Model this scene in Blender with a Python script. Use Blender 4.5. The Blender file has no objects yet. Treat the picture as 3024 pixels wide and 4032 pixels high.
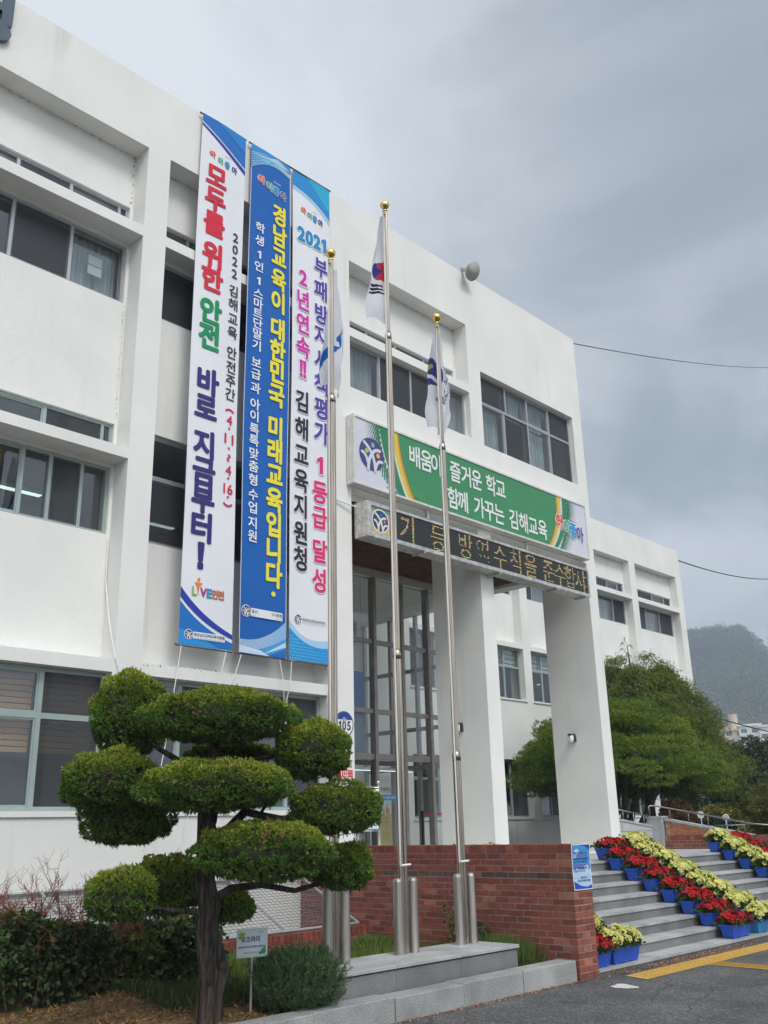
import bpy, math, random
import numpy as np
from mathutils import Vector, Matrix

SC = bpy.context.scene
COL = SC.collection
R = math.radians
PI = math.pi
random.seed(7)
RNG = np.random.default_rng(11)

# ------------------------------------------------------------------ camera
cam = bpy.data.cameras.new("camera")
cam.sensor_fit = 'HORIZONTAL'
cam.sensor_width = 36.0
cam.lens = 44.49
cam.clip_start = 0.1
cam.clip_end = 9000
camo = bpy.data.objects.new("camera", cam)
COL.objects.link(camo)
camo.matrix_world = Matrix(((0.69264145, -0.21395704, -0.68881798, 0.0),
                            (-0.72092749, -0.23530102, -0.65184123, 0.0),
                            (-0.02261355, 0.94808007, -0.31722675, 1.65),
                            (0, 0, 0, 1)))
SC.camera = camo

# ------------------------------------------------------------------ sky, sun, exposure
SUN_EL, SUN_AZ = 50.0, -106.0          # azimuth measured from +X towards +Y
world = bpy.data.worlds.new("World")
SC.world = world
world.use_nodes = True


def nodes_of(tree):
    tree.nodes.clear()
    def N(t, **kw):
        n = tree.nodes.new(t)
        for k, v in kw.items():
            setattr(n, k, v)
        return n
    def L(a, ao, b, bi):
        tree.links.new(a.outputs[ao], b.inputs[bi])
    return N, L


SKY_SCALE, SKY_OFF = 1.9, (3.1, 1.7, 0.0)


def build_sky():
    N, L = nodes_of(world.node_tree)
    out = N('ShaderNodeOutputWorld')
    bg = N('ShaderNodeBackground')
    bg.inputs['Strength'].default_value = 0.1
    sky = N('ShaderNodeTexSky', sky_type='NISHITA')
    sky.sun_disc = False
    sky.sun_elevation = R(SUN_EL)
    sky.sun_rotation = R(90 - SUN_AZ)
    tc = N('ShaderNodeTexCoord')
    # flat cloud deck: project the direction on a plane overhead
    sep = N('ShaderNodeSeparateXYZ')
    L(tc, 'Generated', sep, 0)
    zc = N('ShaderNodeMath', operation='MAXIMUM'); zc.inputs[1].default_value = 0.0
    L(sep, 'Z', zc, 0)
    za = N('ShaderNodeMath', operation='ADD'); za.inputs[1].default_value = 0.22
    L(zc, 0, za, 0)
    dx = N('ShaderNodeMath', operation='DIVIDE'); L(sep, 'X', dx, 0); L(za, 0, dx, 1)
    dy = N('ShaderNodeMath', operation='DIVIDE'); L(sep, 'Y', dy, 0); L(za, 0, dy, 1)
    cmb = N('ShaderNodeCombineXYZ'); L(dx, 0, cmb, 0); L(dy, 0, cmb, 1)
    n1 = N('ShaderNodeTexNoise'); n1.inputs['Scale'].default_value = SKY_SCALE
    n1.inputs['Detail'].default_value = 7; n1.inputs['Roughness'].default_value = 0.55
    n1.inputs['Distortion'].default_value = 0.5
    off = N('ShaderNodeVectorMath', operation='ADD'); off.inputs[1].default_value = SKY_OFF
    L(cmb, 0, off, 0)
    L(off, 0, n1, 'Vector')
    n2 = N('ShaderNodeTexNoise'); n2.inputs['Scale'].default_value = 0.55
    n2.inputs['Detail'].default_value = 2
    L(off, 0, n2, 'Vector')
    # the deck is thinner on one side of the sky (towards -X +Y)
    dot = N('ShaderNodeVectorMath', operation='DOT_PRODUCT')
    dot.inputs[1].default_value = (0.69, -0.73, 0.0)
    L(tc, 'Generated', dot, 0)
    thick = N('ShaderNodeMapRange'); thick.interpolation_type = 'SMOOTHSTEP'
    thick.inputs['From Min'].default_value = -0.30; thick.inputs['From Max'].default_value = 0.34
    thick.inputs['To Min'].default_value = 1.0; thick.inputs['To Max'].default_value = 0.34
    L(dot, 'Value', thick, 0)
    a = N('ShaderNodeMath', operation='MULTIPLY_ADD')
    a.inputs[1].default_value = 1.35; a.inputs[2].default_value = -0.675
    L(n1, 'Fac', a, 0)
    b = N('ShaderNodeMath', operation='MULTIPLY_ADD')
    b.inputs[1].default_value = 0.5; b.inputs[2].default_value = -0.25
    L(n2, 'Fac', b, 0)
    s1 = N('ShaderNodeMath', operation='ADD'); L(a, 0, s1, 0); L(b, 0, s1, 1)
    s2a = N('ShaderNodeMath', operation='ADD'); L(s1, 0, s2a, 0); L(thick, 0, s2a, 1)
    # a paler band low over the hills
    low = N('ShaderNodeMapRange'); low.interpolation_type = 'SMOOTHSTEP'
    low.inputs['From Min'].default_value = 0.37; low.inputs['From Max'].default_value = 0.24
    low.inputs['To Min'].default_value = 0.0; low.inputs['To Max'].default_value = 0.34
    L(sep, 'Z', low, 0)
    s2 = N('ShaderNodeMath', operation='ADD'); L(s2a, 0, s2, 0); L(low, 0, s2, 1)
    ramp = N('ShaderNodeValToRGB')
    e = ramp.color_ramp.elements
    e[0].position = 0.0; e[0].color = (0.235, 0.278, 0.325, 1)
    e[1].position = 1.0; e[1].color = (0.69, 0.735, 0.79, 1)
    m1 = e.new(0.35); m1.color = (0.325, 0.372, 0.425, 1)
    m2 = e.new(0.65); m2.color = (0.54, 0.583, 0.635, 1)
    L(s2, 0, ramp, 0)
    # brighter cloud overhead and behind the viewer, where the sun sits
    dot2 = N('ShaderNodeVectorMath', operation='DOT_PRODUCT')
    sd = (math.cos(R(SUN_EL)) * math.cos(R(SUN_AZ)), math.cos(R(SUN_EL)) * math.sin(R(SUN_AZ)), math.sin(R(SUN_EL)))
    dot2.inputs[1].default_value = sd
    L(tc, 'Generated', dot2, 0)
    br = N('ShaderNodeMapRange'); br.interpolation_type = 'SMOOTHSTEP'
    br.inputs['From Min'].default_value = 0.45; br.inputs['From Max'].default_value = 1.0
    br.inputs['To Min'].default_value = 0.0; br.inputs['To Max'].default_value = 1.0
    L(dot2, 'Value', br, 0)
    tint = N('ShaderNodeMixRGB')
    tint.inputs[1].default_value = (10.5, 10.5, 10.5, 1); tint.inputs[2].default_value = (29.0, 28.0, 26.5, 1)
    L(br, 0, tint, 0)
    mul = N('ShaderNodeVectorMath', operation='MULTIPLY')
    L(ramp, 'Color', mul, 0); L(tint, 0, mul, 1)
    mix = N('ShaderNodeMixRGB'); mix.inputs[0].default_value = 0.94
    L(sky, 'Color', mix, 1); L(mul, 0, mix, 2)
    L(mix, 0, bg, 'Color')
    L(bg, 0, out, 'Surface')


build_sky()

sun = bpy.data.lights.new("sun", 'SUN')
sun.energy = 1.75
sun.angle = R(20)
sun.color = (1.0, 0.965, 0.92)
suno = bpy.data.objects.new("sun", sun)
COL.objects.link(suno)
_sd = Vector((math.cos(R(SUN_EL)) * math.cos(R(SUN_AZ)), math.cos(R(SUN_EL)) * math.sin(R(SUN_AZ)), math.sin(R(SUN_EL))))
suno.rotation_euler = _sd.to_track_quat('Z', 'Y').to_euler()
suno.location = (0, -20, 40)

SC.view_settings.view_transform = 'Standard'
SC.view_settings.look = 'None'
SC.view_settings.exposure = 0.24
SC.view_settings.gamma = 1.0
SC.view_settings.use_curve_mapping = False
SC.render.engine = 'CYCLES'
SC.cycles.max_bounces = 7
SC.cycles.transparent_max_bounces = 16
SC.cycles.volume_bounces = 0
SC.cycles.use_denoising = True


# ------------------------------------------------------------------ materials
def new_mat(name):
    m = bpy.data.materials.new(name)
    m.use_nodes = True
    N, L = nodes_of(m.node_tree)
    return m, N, L


def pmat(name, col, rough=0.6, metal=0.0, var=0.10, vscale=6.0, bump=0.0, bscale=80.0, attr=False, spec=0.5, fine=0.0, fscale=90.0, coat=0.0):
    m, N, L = new_mat(name)
    out = N('ShaderNodeOutputMaterial')
    p = N('ShaderNodeBsdfPrincipled')
    p.inputs['Roughness'].default_value = rough
    p.inputs['Metallic'].default_value = metal
    p.inputs['Specular IOR Level'].default_value = spec
    p.inputs['Coat Weight'].default_value = coat
    geo = N('ShaderNodeNewGeometry')
    cur = None
    if attr:
        at = N('ShaderNodeAttribute'); at.attribute_name = 'Col'
        cur = (at, 'Color')
    else:
        rgb = N('ShaderNodeRGB'); rgb.outputs[0].default_value = (*col, 1)
        cur = (rgb, 0)
    for amt, sc_, det in ((var, vscale, 4), (fine, fscale, 2)):
        if amt <= 0:
            continue
        nz = N('ShaderNodeTexNoise'); nz.inputs['Scale'].default_value = sc_; nz.inputs['Detail'].default_value = det
        L(geo, 'Position', nz, 'Vector')
        mr = N('ShaderNodeMapRange')
        mr.inputs['From Min'].default_value = 0.3; mr.inputs['From Max'].default_value = 0.7
        mr.inputs['To Min'].default_value = 1 - amt; mr.inputs['To Max'].default_value = 1 + amt
        L(nz, 'Fac', mr, 0)
        vm = N('ShaderNodeVectorMath', operation='SCALE')
        L(cur[0], cur[1], vm, 0); L(mr, 0, vm, 'Scale')
        cur = (vm, 0)
    L(cur[0], cur[1], p, 'Base Color')
    if bump > 0:
        nb = N('ShaderNodeTexNoise'); nb.inputs['Scale'].default_value = bscale; nb.inputs['Detail'].default_value = 3
        L(geo, 'Position', nb, 'Vector')
        bp = N('ShaderNodeBump'); bp.inputs['Strength'].default_value = bump; bp.inputs['Distance'].default_value = 0.01
        L(nb, 'Fac', bp, 'Height'); L(bp, 0, p, 'Normal')
    L(p, 0, out, 'Surface')
    return m


def leaf_mat(name, trans=0.3, rough=0.55):
    m, N, L = new_mat(name)
    out = N('ShaderNodeOutputMaterial')
    at = N('ShaderNodeAttribute'); at.attribute_name = 'Col'
    p = N('ShaderNodeBsdfPrincipled'); p.inputs['Roughness'].default_value = rough
    p.inputs['Specular IOR Level'].default_value = 0.3
    t = N('ShaderNodeBsdfTranslucent')
    mx = N('ShaderNodeMixShader'); mx.inputs[0].default_value = trans
    L(at, 'Color', p, 'Base Color'); L(at, 'Color', t, 'Color')
    L(p, 0, mx, 1); L(t, 0, mx, 2); L(mx, 0, out, 'Surface')
    return m


def wall_mat():
    m, N, L = new_mat('white_render')
    out = N('ShaderNodeOutputMaterial')
    p = N('ShaderNodeBsdfPrincipled'); p.inputs['Roughness'].default_value = 0.85
    p.inputs['Specular IOR Level'].default_value = 0.25
    geo = N('ShaderNodeNewGeometry')
    # cloudy repaint patches
    n1 = N('ShaderNodeTexNoise'); n1.inputs['Scale'].default_value = 0.9; n1.inputs['Detail'].default_value = 5
    L(geo, 'Position', n1, 'Vector')
    r1 = N('ShaderNodeValToRGB')
    r1.color_ramp.elements[0].position = 0.3; r1.color_ramp.elements[0].color = (0.71, 0.71, 0.685, 1)
    r1.color_ramp.elements[1].position = 0.7; r1.color_ramp.elements[1].color = (0.79, 0.785, 0.75, 1)
    L(n1, 'Fac', r1, 0)
    # rain streaks
    mp = N('ShaderNodeMapping'); mp.inputs['Scale'].default_value = (2.2, 2.2, 0.16)
    L(geo, 'Position', mp, 'Vector')
    n2 = N('ShaderNodeTexNoise'); n2.inputs['Scale'].default_value = 1.6; n2.inputs['Detail'].default_value = 6
    n2.inputs['Roughness'].default_value = 0.65
    L(mp, 0, n2, 'Vector')
    r2 = N('ShaderNodeMapRange'); r2.inputs['From Min'].default_value = 0.54; r2.inputs['From Max'].default_value = 0.80
    L(n2, 'Fac', r2, 0)
    n3 = N('ShaderNodeTexNoise'); n3.inputs['Scale'].default_value = 0.5; n3.inputs['Detail'].default_value = 2
    L(geo, 'Position', n3, 'Vector')
    r3 = N('ShaderNodeMapRange'); r3.inputs['From Min'].default_value = 0.42; r3.inputs['From Max'].default_value = 0.7
    L(n3, 'Fac', r3, 0)
    mm = N('ShaderNodeMath', operation='MULTIPLY'); L(r2, 0, mm, 0); L(r3, 0, mm, 1)
    ms = N('ShaderNodeMath', operation='MULTIPLY'); ms.inputs[1].default_value = 0.62; L(mm, 0, ms, 0)
    mx = N('ShaderNodeMixRGB'); mx.inputs[2].default_value = (0.42, 0.40, 0.35, 1)
    L(ms, 0, mx, 0); L(r1, 0, mx, 1)
    # small specks of mould
    n4 = N('ShaderNodeTexNoise'); n4.inputs['Scale'].default_value = 14; n4.inputs['Detail'].default_value = 3
    L(geo, 'Position', n4, 'Vector')
    r4 = N('ShaderNodeMapRange'); r4.inputs['From Min'].default_value = 0.72; r4.inputs['From Max'].default_value = 0.78
    r4.inputs['To Max'].default_value = 0.35
    L(n4, 'Fac', r4, 0)
    mx2 = N('ShaderNodeMixRGB'); mx2.inputs[2].default_value = (0.30, 0.28, 0.24, 1)
    L(r4, 0, mx2, 0); L(mx, 0, mx2, 1)
    L(mx2, 0, p, 'Base Color')
    nb = N('ShaderNodeTexNoise'); nb.inputs['Scale'].default_value = 55; nb.inputs['Detail'].default_value = 4
    L(geo, 'Position', nb, 'Vector')
    bp = N('ShaderNodeBump'); bp.inputs['Strength'].default_value = 0.35; bp.inputs['Distance'].default_value = 0.012
    L(nb, 'Fac', bp, 'Height'); L(bp, 0, p, 'Normal')
    L(p, 0, out, 'Surface')
    return m


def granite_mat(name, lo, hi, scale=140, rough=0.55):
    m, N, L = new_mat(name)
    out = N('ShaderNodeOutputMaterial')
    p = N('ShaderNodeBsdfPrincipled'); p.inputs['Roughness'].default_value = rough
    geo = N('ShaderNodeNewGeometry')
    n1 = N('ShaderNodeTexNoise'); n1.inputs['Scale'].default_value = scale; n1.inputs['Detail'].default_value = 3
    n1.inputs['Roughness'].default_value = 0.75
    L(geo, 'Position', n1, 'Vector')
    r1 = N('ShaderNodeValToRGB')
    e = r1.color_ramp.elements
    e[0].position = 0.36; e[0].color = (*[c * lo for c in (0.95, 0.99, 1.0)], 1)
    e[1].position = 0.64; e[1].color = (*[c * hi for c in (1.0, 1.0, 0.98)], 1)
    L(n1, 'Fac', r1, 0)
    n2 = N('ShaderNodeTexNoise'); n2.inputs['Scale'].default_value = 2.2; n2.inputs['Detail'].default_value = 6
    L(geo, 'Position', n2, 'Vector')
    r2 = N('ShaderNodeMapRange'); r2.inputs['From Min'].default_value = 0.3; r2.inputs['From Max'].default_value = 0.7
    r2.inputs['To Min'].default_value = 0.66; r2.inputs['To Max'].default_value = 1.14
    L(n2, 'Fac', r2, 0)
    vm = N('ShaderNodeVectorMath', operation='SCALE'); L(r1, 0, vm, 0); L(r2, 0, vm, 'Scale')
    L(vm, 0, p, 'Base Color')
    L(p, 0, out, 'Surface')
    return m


def asphalt_mat():
    m, N, L = new_mat('asphalt')
    out = N('ShaderNodeOutputMaterial')
    p = N('ShaderNodeBsdfPrincipled'); p.inputs['Roughness'].default_value = 0.9
    geo = N('ShaderNodeNewGeometry')
    v = N('ShaderNodeTexVoronoi'); v.inputs['Scale'].default_value = 75
    L(geo, 'Position', v, 'Vector')
    hs = N('ShaderNodeSeparateColor'); L(v, 'Color', hs, 0)
    r1 = N('ShaderNodeValToRGB')
    e = r1.color_ramp.elements
    e[0].position = 0.2; e[0].color = (0.055, 0.056, 0.057, 1)
    e[1].position = 1.0; e[1].color = (0.21, 0.205, 0.195, 1)
    k = e.new(0.8); k.color = (0.10, 0.10, 0.10, 1)
    L(hs, 0, r1, 0)
    n2 = N('ShaderNodeTexNoise'); n2.inputs['Scale'].default_value = 1.3; n2.inputs['Detail'].default_value = 7
    L(geo, 'Position', n2, 'Vector')
    r2 = N('ShaderNodeMapRange'); r2.inputs['From Min'].default_value = 0.3; r2.inputs['From Max'].default_value = 0.7
    r2.inputs['To Min'].default_value = 0.62; r2.inputs['To Max'].default_value = 1.28
    L(n2, 'Fac', r2, 0)
    vm = N('ShaderNodeVectorMath', operation='SCALE'); L(r1, 0, vm, 0); L(r2, 0, vm, 'Scale')
    # hairline cracks
    nw = N('ShaderNodeTexNoise'); nw.inputs['Scale'].default_value = 3; nw.inputs['Detail'].default_value = 4
    L(geo, 'Position', nw, 'Vector')
    wv = N('ShaderNodeVectorMath', operation='MULTIPLY_ADD'); wv.inputs[1].default_value = (0.35, 0.35, 0.0)
    L(nw, 'Color', wv, 0); L(geo, 'Position', wv, 2)
    vc = N('ShaderNodeTexVoronoi', feature='DISTANCE_TO_EDGE'); vc.inputs['Scale'].default_value = 0.45
    L(wv, 0, vc, 'Vector')
    rc = N('ShaderNodeMapRange'); rc.inputs['From Min'].default_value = 0.0; rc.inputs['From Max'].default_value = 0.006
    rc.inputs['To Min'].default_value = 0.45; rc.inputs['To Max'].default_value = 1.0
    L(vc, 'Distance', rc, 0)
    vm2 = N('ShaderNodeVectorMath', operation='SCALE'); L(vm, 0, vm2, 0); L(rc, 0, vm2, 'Scale')
    L(vm2, 0, p, 'Base Color')
    bp = N('ShaderNodeBump'); bp.inputs['Strength'].default_value = 0.5; bp.inputs['Distance'].default_value = 0.006
    L(v, 'Distance', bp, 'Height'); L(bp, 0, p, 'Normal')
    L(p, 0, out, 'Surface')
    return m


def glass_mat(name, tint, boost=1.0, rough=0.0):
    m, N, L = new_mat(name)
    out = N('ShaderNodeOutputMaterial')
    t = N('ShaderNodeBsdfTransparent'); t.inputs[0].default_value = (*tint, 1)
    g = N('ShaderNodeBsdfGlossy'); g.inputs['Roughness'].default_value = rough
    g.inputs[0].default_value = (0.9, 0.95, 1.0, 1)
    # Schlick reflectance, the same from both sides of the pane
    lw = N('ShaderNodeLayerWeight'); lw.inputs[0].default_value = 0.5
    pw = N('ShaderNodeMath', operation='POWER'); pw.inputs[1].default_value = 4.0
    L(lw, 'Facing', pw, 0)
    mu = N('ShaderNodeMath', operation='MULTIPLY_ADD'); mu.inputs[1].default_value = 0.85; mu.inputs[2].default_value = 0.05 * boost
    mu.use_clamp = True
    L(pw, 0, mu, 0)
    mx = N('ShaderNodeMixShader'); L(mu, 0, mx, 0); L(t, 0, mx, 1); L(g, 0, mx, 2)
    L(mx, 0, out, 'Surface')
    return m


def screen_mat():
    m, N, L = new_mat('insect_screen')
    out = N('ShaderNodeOutputMaterial')
    t = N('ShaderNodeBsdfTransparent'); t.inputs[0].default_value = (1, 1, 1, 1)
    p = N('ShaderNodeBsdfPrincipled'); p.inputs['Base Color'].default_value = (0.045, 0.05, 0.056, 1)
    p.inputs['Roughness'].default_value = 0.7
    mx = N('ShaderNodeMixShader'); mx.inputs[0].default_value = 0.62
    L(t, 0, mx, 1); L(p, 0, mx, 2); L(mx, 0, out, 'Surface')
    return m


def emit_mat(name, col, s):
    m, N, L = new_mat(name)
    out = N('ShaderNodeOutputMaterial')
    e = N('ShaderNodeEmission'); e.inputs[0].default_value = (*col, 1); e.inputs[1].default_value = s
    L(e, 0, out, 'Surface')
    return m


def soil_mat():
    m, N, L = new_mat('dry_soil')
    out = N('ShaderNodeOutputMaterial')
    p = N('ShaderNodeBsdfPrincipled'); p.inputs['Roughness'].default_value = 0.95
    geo = N('ShaderNodeNewGeometry')
    n = N('ShaderNodeTexNoise'); n.inputs['Scale'].default_value = 9; n.inputs['Detail'].default_value = 8
    n.inputs['Roughness'].default_value = 0.7
    L(geo, 'Position', n, 'Vector')
    r = N('ShaderNodeValToRGB')
    e = r.color_ramp.elements
    e[0].position = 0.3; e[0].color = (0.045, 0.032, 0.02, 1)
    e[1].position = 0.75; e[1].color = (0.24, 0.15, 0.07, 1)
    L(n, 'Fac', r, 0); L(r, 0, p, 'Base Color')
    bp = N('ShaderNodeBump'); bp.inputs['Strength'].default_value = 0.9; bp.inputs['Distance'].default_value = 0.03
    L(n, 'Fac', bp, 'Height'); L(bp, 0, p, 'Normal')
    L(p, 0, out, 'Surface')
    return m


def mountain_mat():
    m, N, L = new_mat('forest_slope')
    out = N('ShaderNodeOutputMaterial')
    p = N('ShaderNodeBsdfPrincipled'); p.inputs['Roughness'].default_value = 0.95
    geo = N('ShaderNodeNewGeometry')
    n = N('ShaderNodeTexNoise'); n.inputs['Scale'].default_value = 0.028; n.inputs['Detail'].default_value = 8
    n.inputs['Roughness'].default_value = 0.7
    L(geo, 'Position', n, 'Vector')
    r = N('ShaderNodeValToRGB')
    e = r.color_ramp.elements
    e[0].position = 0.35; e[0].color = (0.03, 0.045, 0.03, 1)
    e[1].position = 0.7; e[1].color = (0.16, 0.145, 0.10, 1)
    k = e.new(0.52); k.color = (0.07, 0.085, 0.05, 1)
    L(n, 'Fac', r, 0); L(r, 0, p, 'Base Color')
    L(p, 0, out, 'Surface')
    return m


def bark_mat():
    m, N, L = new_mat('stringy_bark')
    out = N('ShaderNodeOutputMaterial')
    p = N('ShaderNodeBsdfPrincipled'); p.inputs['Roughness'].default_value = 0.9
    geo = N('ShaderNodeNewGeometry')
    mp = N('ShaderNodeMapping'); mp.inputs['Scale'].default_value = (40, 40, 3.2)
    L(geo, 'Position', mp, 'Vector')
    n = N('ShaderNodeTexNoise'); n.inputs['Scale'].default_value = 1.0; n.inputs['Detail'].default_value = 6
    n.inputs['Distortion'].default_value = 0.6
    L(mp, 0, n, 'Vector')
    r = N('ShaderNodeValToRGB')
    e = r.color_ramp.elements
    e[0].position = 0.38; e[0].color = (0.013, 0.010, 0.008, 1)
    e[1].position = 0.76; e[1].color = (0.105, 0.078, 0.064, 1)
    L(n, 'Fac', r, 0); L(r, 0, p, 'Base Color')
    bp = N('ShaderNodeBump'); bp.inputs['Strength'].default_value = 1.0; bp.inputs['Distance'].default_value = 0.03
    L(n, 'Fac', bp, 'Height'); L(bp, 0, p, 'Normal')
    L(p, 0, out, 'Surface')
    return m


def steel_mat(name, col, rough, streak=0.25):
    m, N, L = new_mat(name)
    out = N('ShaderNodeOutputMaterial')
    p = N('ShaderNodeBsdfPrincipled'); p.inputs['Metallic'].default_value = 1.0
    p.inputs['Roughness'].default_value = rough
    geo = N('ShaderNodeNewGeometry')
    mp = N('ShaderNodeMapping'); mp.inputs['Scale'].default_value = (30, 30, 1.5)
    L(geo, 'Position', mp, 'Vector')
    n = N('ShaderNodeTexNoise'); n.inputs['Scale'].default_value = 1.0; n.inputs['Detail'].default_value = 5
    L(mp, 0, n, 'Vector')
    r = N('ShaderNodeMapRange'); r.inputs['From Min'].default_value = 0.3; r.inputs['From Max'].default_value = 0.7
    r.inputs['To Min'].default_value = 1 - streak; r.inputs['To Max'].default_value = 1 + streak
    L(n, 'Fac', r, 0)
    rgb = N('ShaderNodeRGB'); rgb.outputs[0].default_value = (*col, 1)
    vm = N('ShaderNodeVectorMath', operation='SCALE'); L(rgb, 0, vm, 0); L(r, 0, vm, 'Scale')
    L(vm, 0, p, 'Base Color'); L(p, 0, out, 'Surface')
    return m


M = {}
M['wall'] = wall_mat()
M['room'] = pmat('office_plaster', (0.36, 0.37, 0.37), 0.9, var=0.05)
M['ceiling'] = pmat('ceiling_paint', (0.42, 0.43, 0.42), 0.9, var=0.05)
M['lattice'] = pmat('brown_lattice', (0.14, 0.068, 0.038), 0.6, var=0.2, vscale=4)
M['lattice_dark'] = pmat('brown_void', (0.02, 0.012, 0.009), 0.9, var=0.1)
M['alu'] = pmat('grey_aluminium', (0.42, 0.43, 0.45), 0.42, 0.55, var=0.06)
M['alu_green'] = pmat('green_grey_aluminium', (0.33, 0.40, 0.385), 0.45, 0.25, var=0.06)
M['steel_frame'] = pmat('curtain_wall_steel', (0.30, 0.27, 0.25), 0.38, 0.5, var=0.12)
M['glass'] = glass_mat('window_glass', (0.76, 0.80, 0.80), 2.6)
M['glass_lobby'] = glass_mat('lobby_glass', (0.92, 0.95, 0.94), 1.8)
M['head_trim'] = pmat('pale_head_trim', (0.50, 0.47, 0.43), 0.5, 0.2, var=0.1)
M['screen'] = screen_mat()
M['curtain'] = pmat('pale_curtain', (0.36, 0.40, 0.42), 0.9, var=0.12, vscale=3)
M['blind'] = pmat('wood_blind', (0.42, 0.24, 0.10), 0.6, var=0.10, vscale=3)
M['white_blind'] = pmat('white_roller_blind', (0.62, 0.62, 0.60), 0.8, var=0.05)
M['paper'] = pmat('paper', (0.68, 0.72, 0.74), 0.8, var=0.04)
M['tube'] = emit_mat('fluorescent_tube', (0.78, 1.0, 0.88), 1.1)
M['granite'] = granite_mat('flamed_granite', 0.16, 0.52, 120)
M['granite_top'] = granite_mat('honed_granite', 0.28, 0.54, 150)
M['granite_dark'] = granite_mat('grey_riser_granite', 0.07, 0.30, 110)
M['joint'] = pmat('dark_joint', (0.03, 0.03, 0.03), 0.9, var=0.1)
M['landing'] = granite_mat('landing_tile', 0.36, 0.52, 90)
M['asphalt'] = asphalt_mat()
M['soil'] = soil_mat()
M['brick'] = pmat('red_brick', (0.3, 0.08, 0.05), 0.85, var=0.22, vscale=16, attr=True, bump=0.6, bscale=60, fine=0.15, fscale=140)
M['mortar'] = pmat('mortar', (0.36, 0.31, 0.27), 0.95, var=0.2, vscale=20, bump=0.5, bscale=90)
M['tactile'] = pmat('yellow_tactile', (0.60, 0.37, 0.07), 0.8, var=0.16, vscale=6, fine=0.12, fscale=60)
M['tactile_line'] = pmat('worn_tactile_groove', (0.40, 0.25, 0.055), 0.85, var=0.2, vscale=20)
M['road_white'] = pmat('worn_white_paint', (0.52, 0.52, 0.50), 0.85, var=0.25, vscale=25)
M['steel'] = steel_mat('brushed_steel', (0.40, 0.35, 0.295), 0.25, 0.25)
M['steel_bright'] = steel_mat('polished_steel', (0.72, 0.71, 0.70), 0.16, 0.1)
M['steel_dull'] = steel_mat('weathered_steel', (0.46, 0.43, 0.40), 0.45, 0.3)
M['rail'] = steel_mat('satin_rail_steel', (0.26, 0.26, 0.26), 0.42, 0.15)
M['lens'] = pmat('dusty_lens', (0.20, 0.19, 0.17), 0.6, var=0.1)
M['mould'] = pmat('black_mould', (0.13, 0.12, 0.10), 0.95, var=0.3)
M['lens_shell'] = pmat('grey_lamp_shell', (0.42, 0.41, 0.39), 0.6, var=0.12)
M['gold'] = pmat('gilt_ball', (0.80, 0.55, 0.18), 0.13, 1.0, var=0.05)
M['cord'] = pmat('white_cord', (0.78, 0.78, 0.76), 0.8, var=0.05)
M['wire_dark'] = pmat('black_cable', (0.03, 0.03, 0.035), 0.6, var=0.1)
M['wire_grey'] = pmat('grey_wire', (0.22, 0.23, 0.24), 0.5, 0.5, var=0.1)
M['galv'] = pmat('galvanised_frame', (0.36, 0.38, 0.39), 0.5, 0.4, var=0.1)
M['cloth'] = pmat('banner_cloth', (0.7, 0.7, 0.7), 0.7, var=0.03, vscale=1.5, attr=True, spec=0.3)
M['print'] = pmat('printed_vinyl', (0.7, 0.7, 0.7), 0.55, var=0.02, attr=True, spec=0.35)
M['sign'] = pmat('sign_face', (0.7, 0.7, 0.7), 0.42, var=0.04, vscale=2, attr=True, spec=0.45)
M['sign_frame'] = pmat('white_sign_frame', (0.66, 0.65, 0.62), 0.5, 0.2, var=0.1, vscale=9)
M['led_case'] = pmat('scuffed_aluminium_case', (0.55, 0.54, 0.52), 0.38, 0.6, var=0.28, vscale=9, fine=0.15, fscale=40)
M['led_panel'] = pmat('black_led_panel', (0.017, 0.017, 0.018), 0.5, var=0.1)
M['led_off'] = pmat('unlit_led', (0.05, 0.05, 0.05), 0.35, var=0.05)
M['led_y'] = emit_mat('led_yellow', (1.0, 0.82, 0.25), 1.15)
M['led_g'] = emit_mat('led_green', (0.35, 0.95, 0.40), 0.9)
M['led_r'] = emit_mat('led_red', (1.0, 0.17, 0.10), 1.0)
M['led_w'] = emit_mat('led_pale', (1.0, 0.9, 0.62), 1.2)
M['flag'] = leaf_mat('flag_cloth', 0.45, 0.7)
M['bark'] = bark_mat()
M['twig'] = pmat('grey_twig', (0.15, 0.12, 0.10), 0.9, var=0.25, vscale=12)
M['redtwig'] = pmat('red_brown_twig', (0.22, 0.075, 0.05), 0.8, var=0.3, vscale=8)
M['leaf'] = leaf_mat('leaf', 0.16)
M['core'] = pmat('dark_twig_core', (0.028, 0.026, 0.014), 0.95, var=0.4, vscale=18)
M['petal'] = leaf_mat('petal', 0.35, 0.5)
M['pot'] = pmat('blue_plastic', (0.012, 0.085, 0.50), 0.38, var=0.10, vscale=5)
M['pot_teal'] = pmat('teal_blue_plastic', (0.02, 0.20, 0.47), 0.4, var=0.06, vscale=5)
M['potting'] = pmat('potting_soil', (0.04, 0.03, 0.02), 0.95, var=0.3, vscale=30)
M['dark'] = pmat('dark_grey_metal', (0.06, 0.055, 0.055), 0.5, 0.2, var=0.1)
M['black'] = pmat('black_rubber', (0.02, 0.02, 0.02), 0.6, var=0.1)
M['opal'] = pmat('opal_glass', (0.72, 0.72, 0.69), 0.35, var=0.03)
M['letter'] = pmat('slate_blue_paint', (0.055, 0.085, 0.125), 0.45, var=0.06)
M['block'] = pmat('grey_block', (0.40, 0.41, 0.42), 0.85, var=0.08, vscale=3)
M['mountain'] = mountain_mat()
M['apt_a'] = pmat('beige_apartment_paint', (0.62, 0.50, 0.38), 0.9, var=0.05, vscale=0.1)
M['apt_b'] = pmat('white_apartment_paint', (0.72, 0.70, 0.66), 0.9, var=0.05, vscale=0.1)
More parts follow.
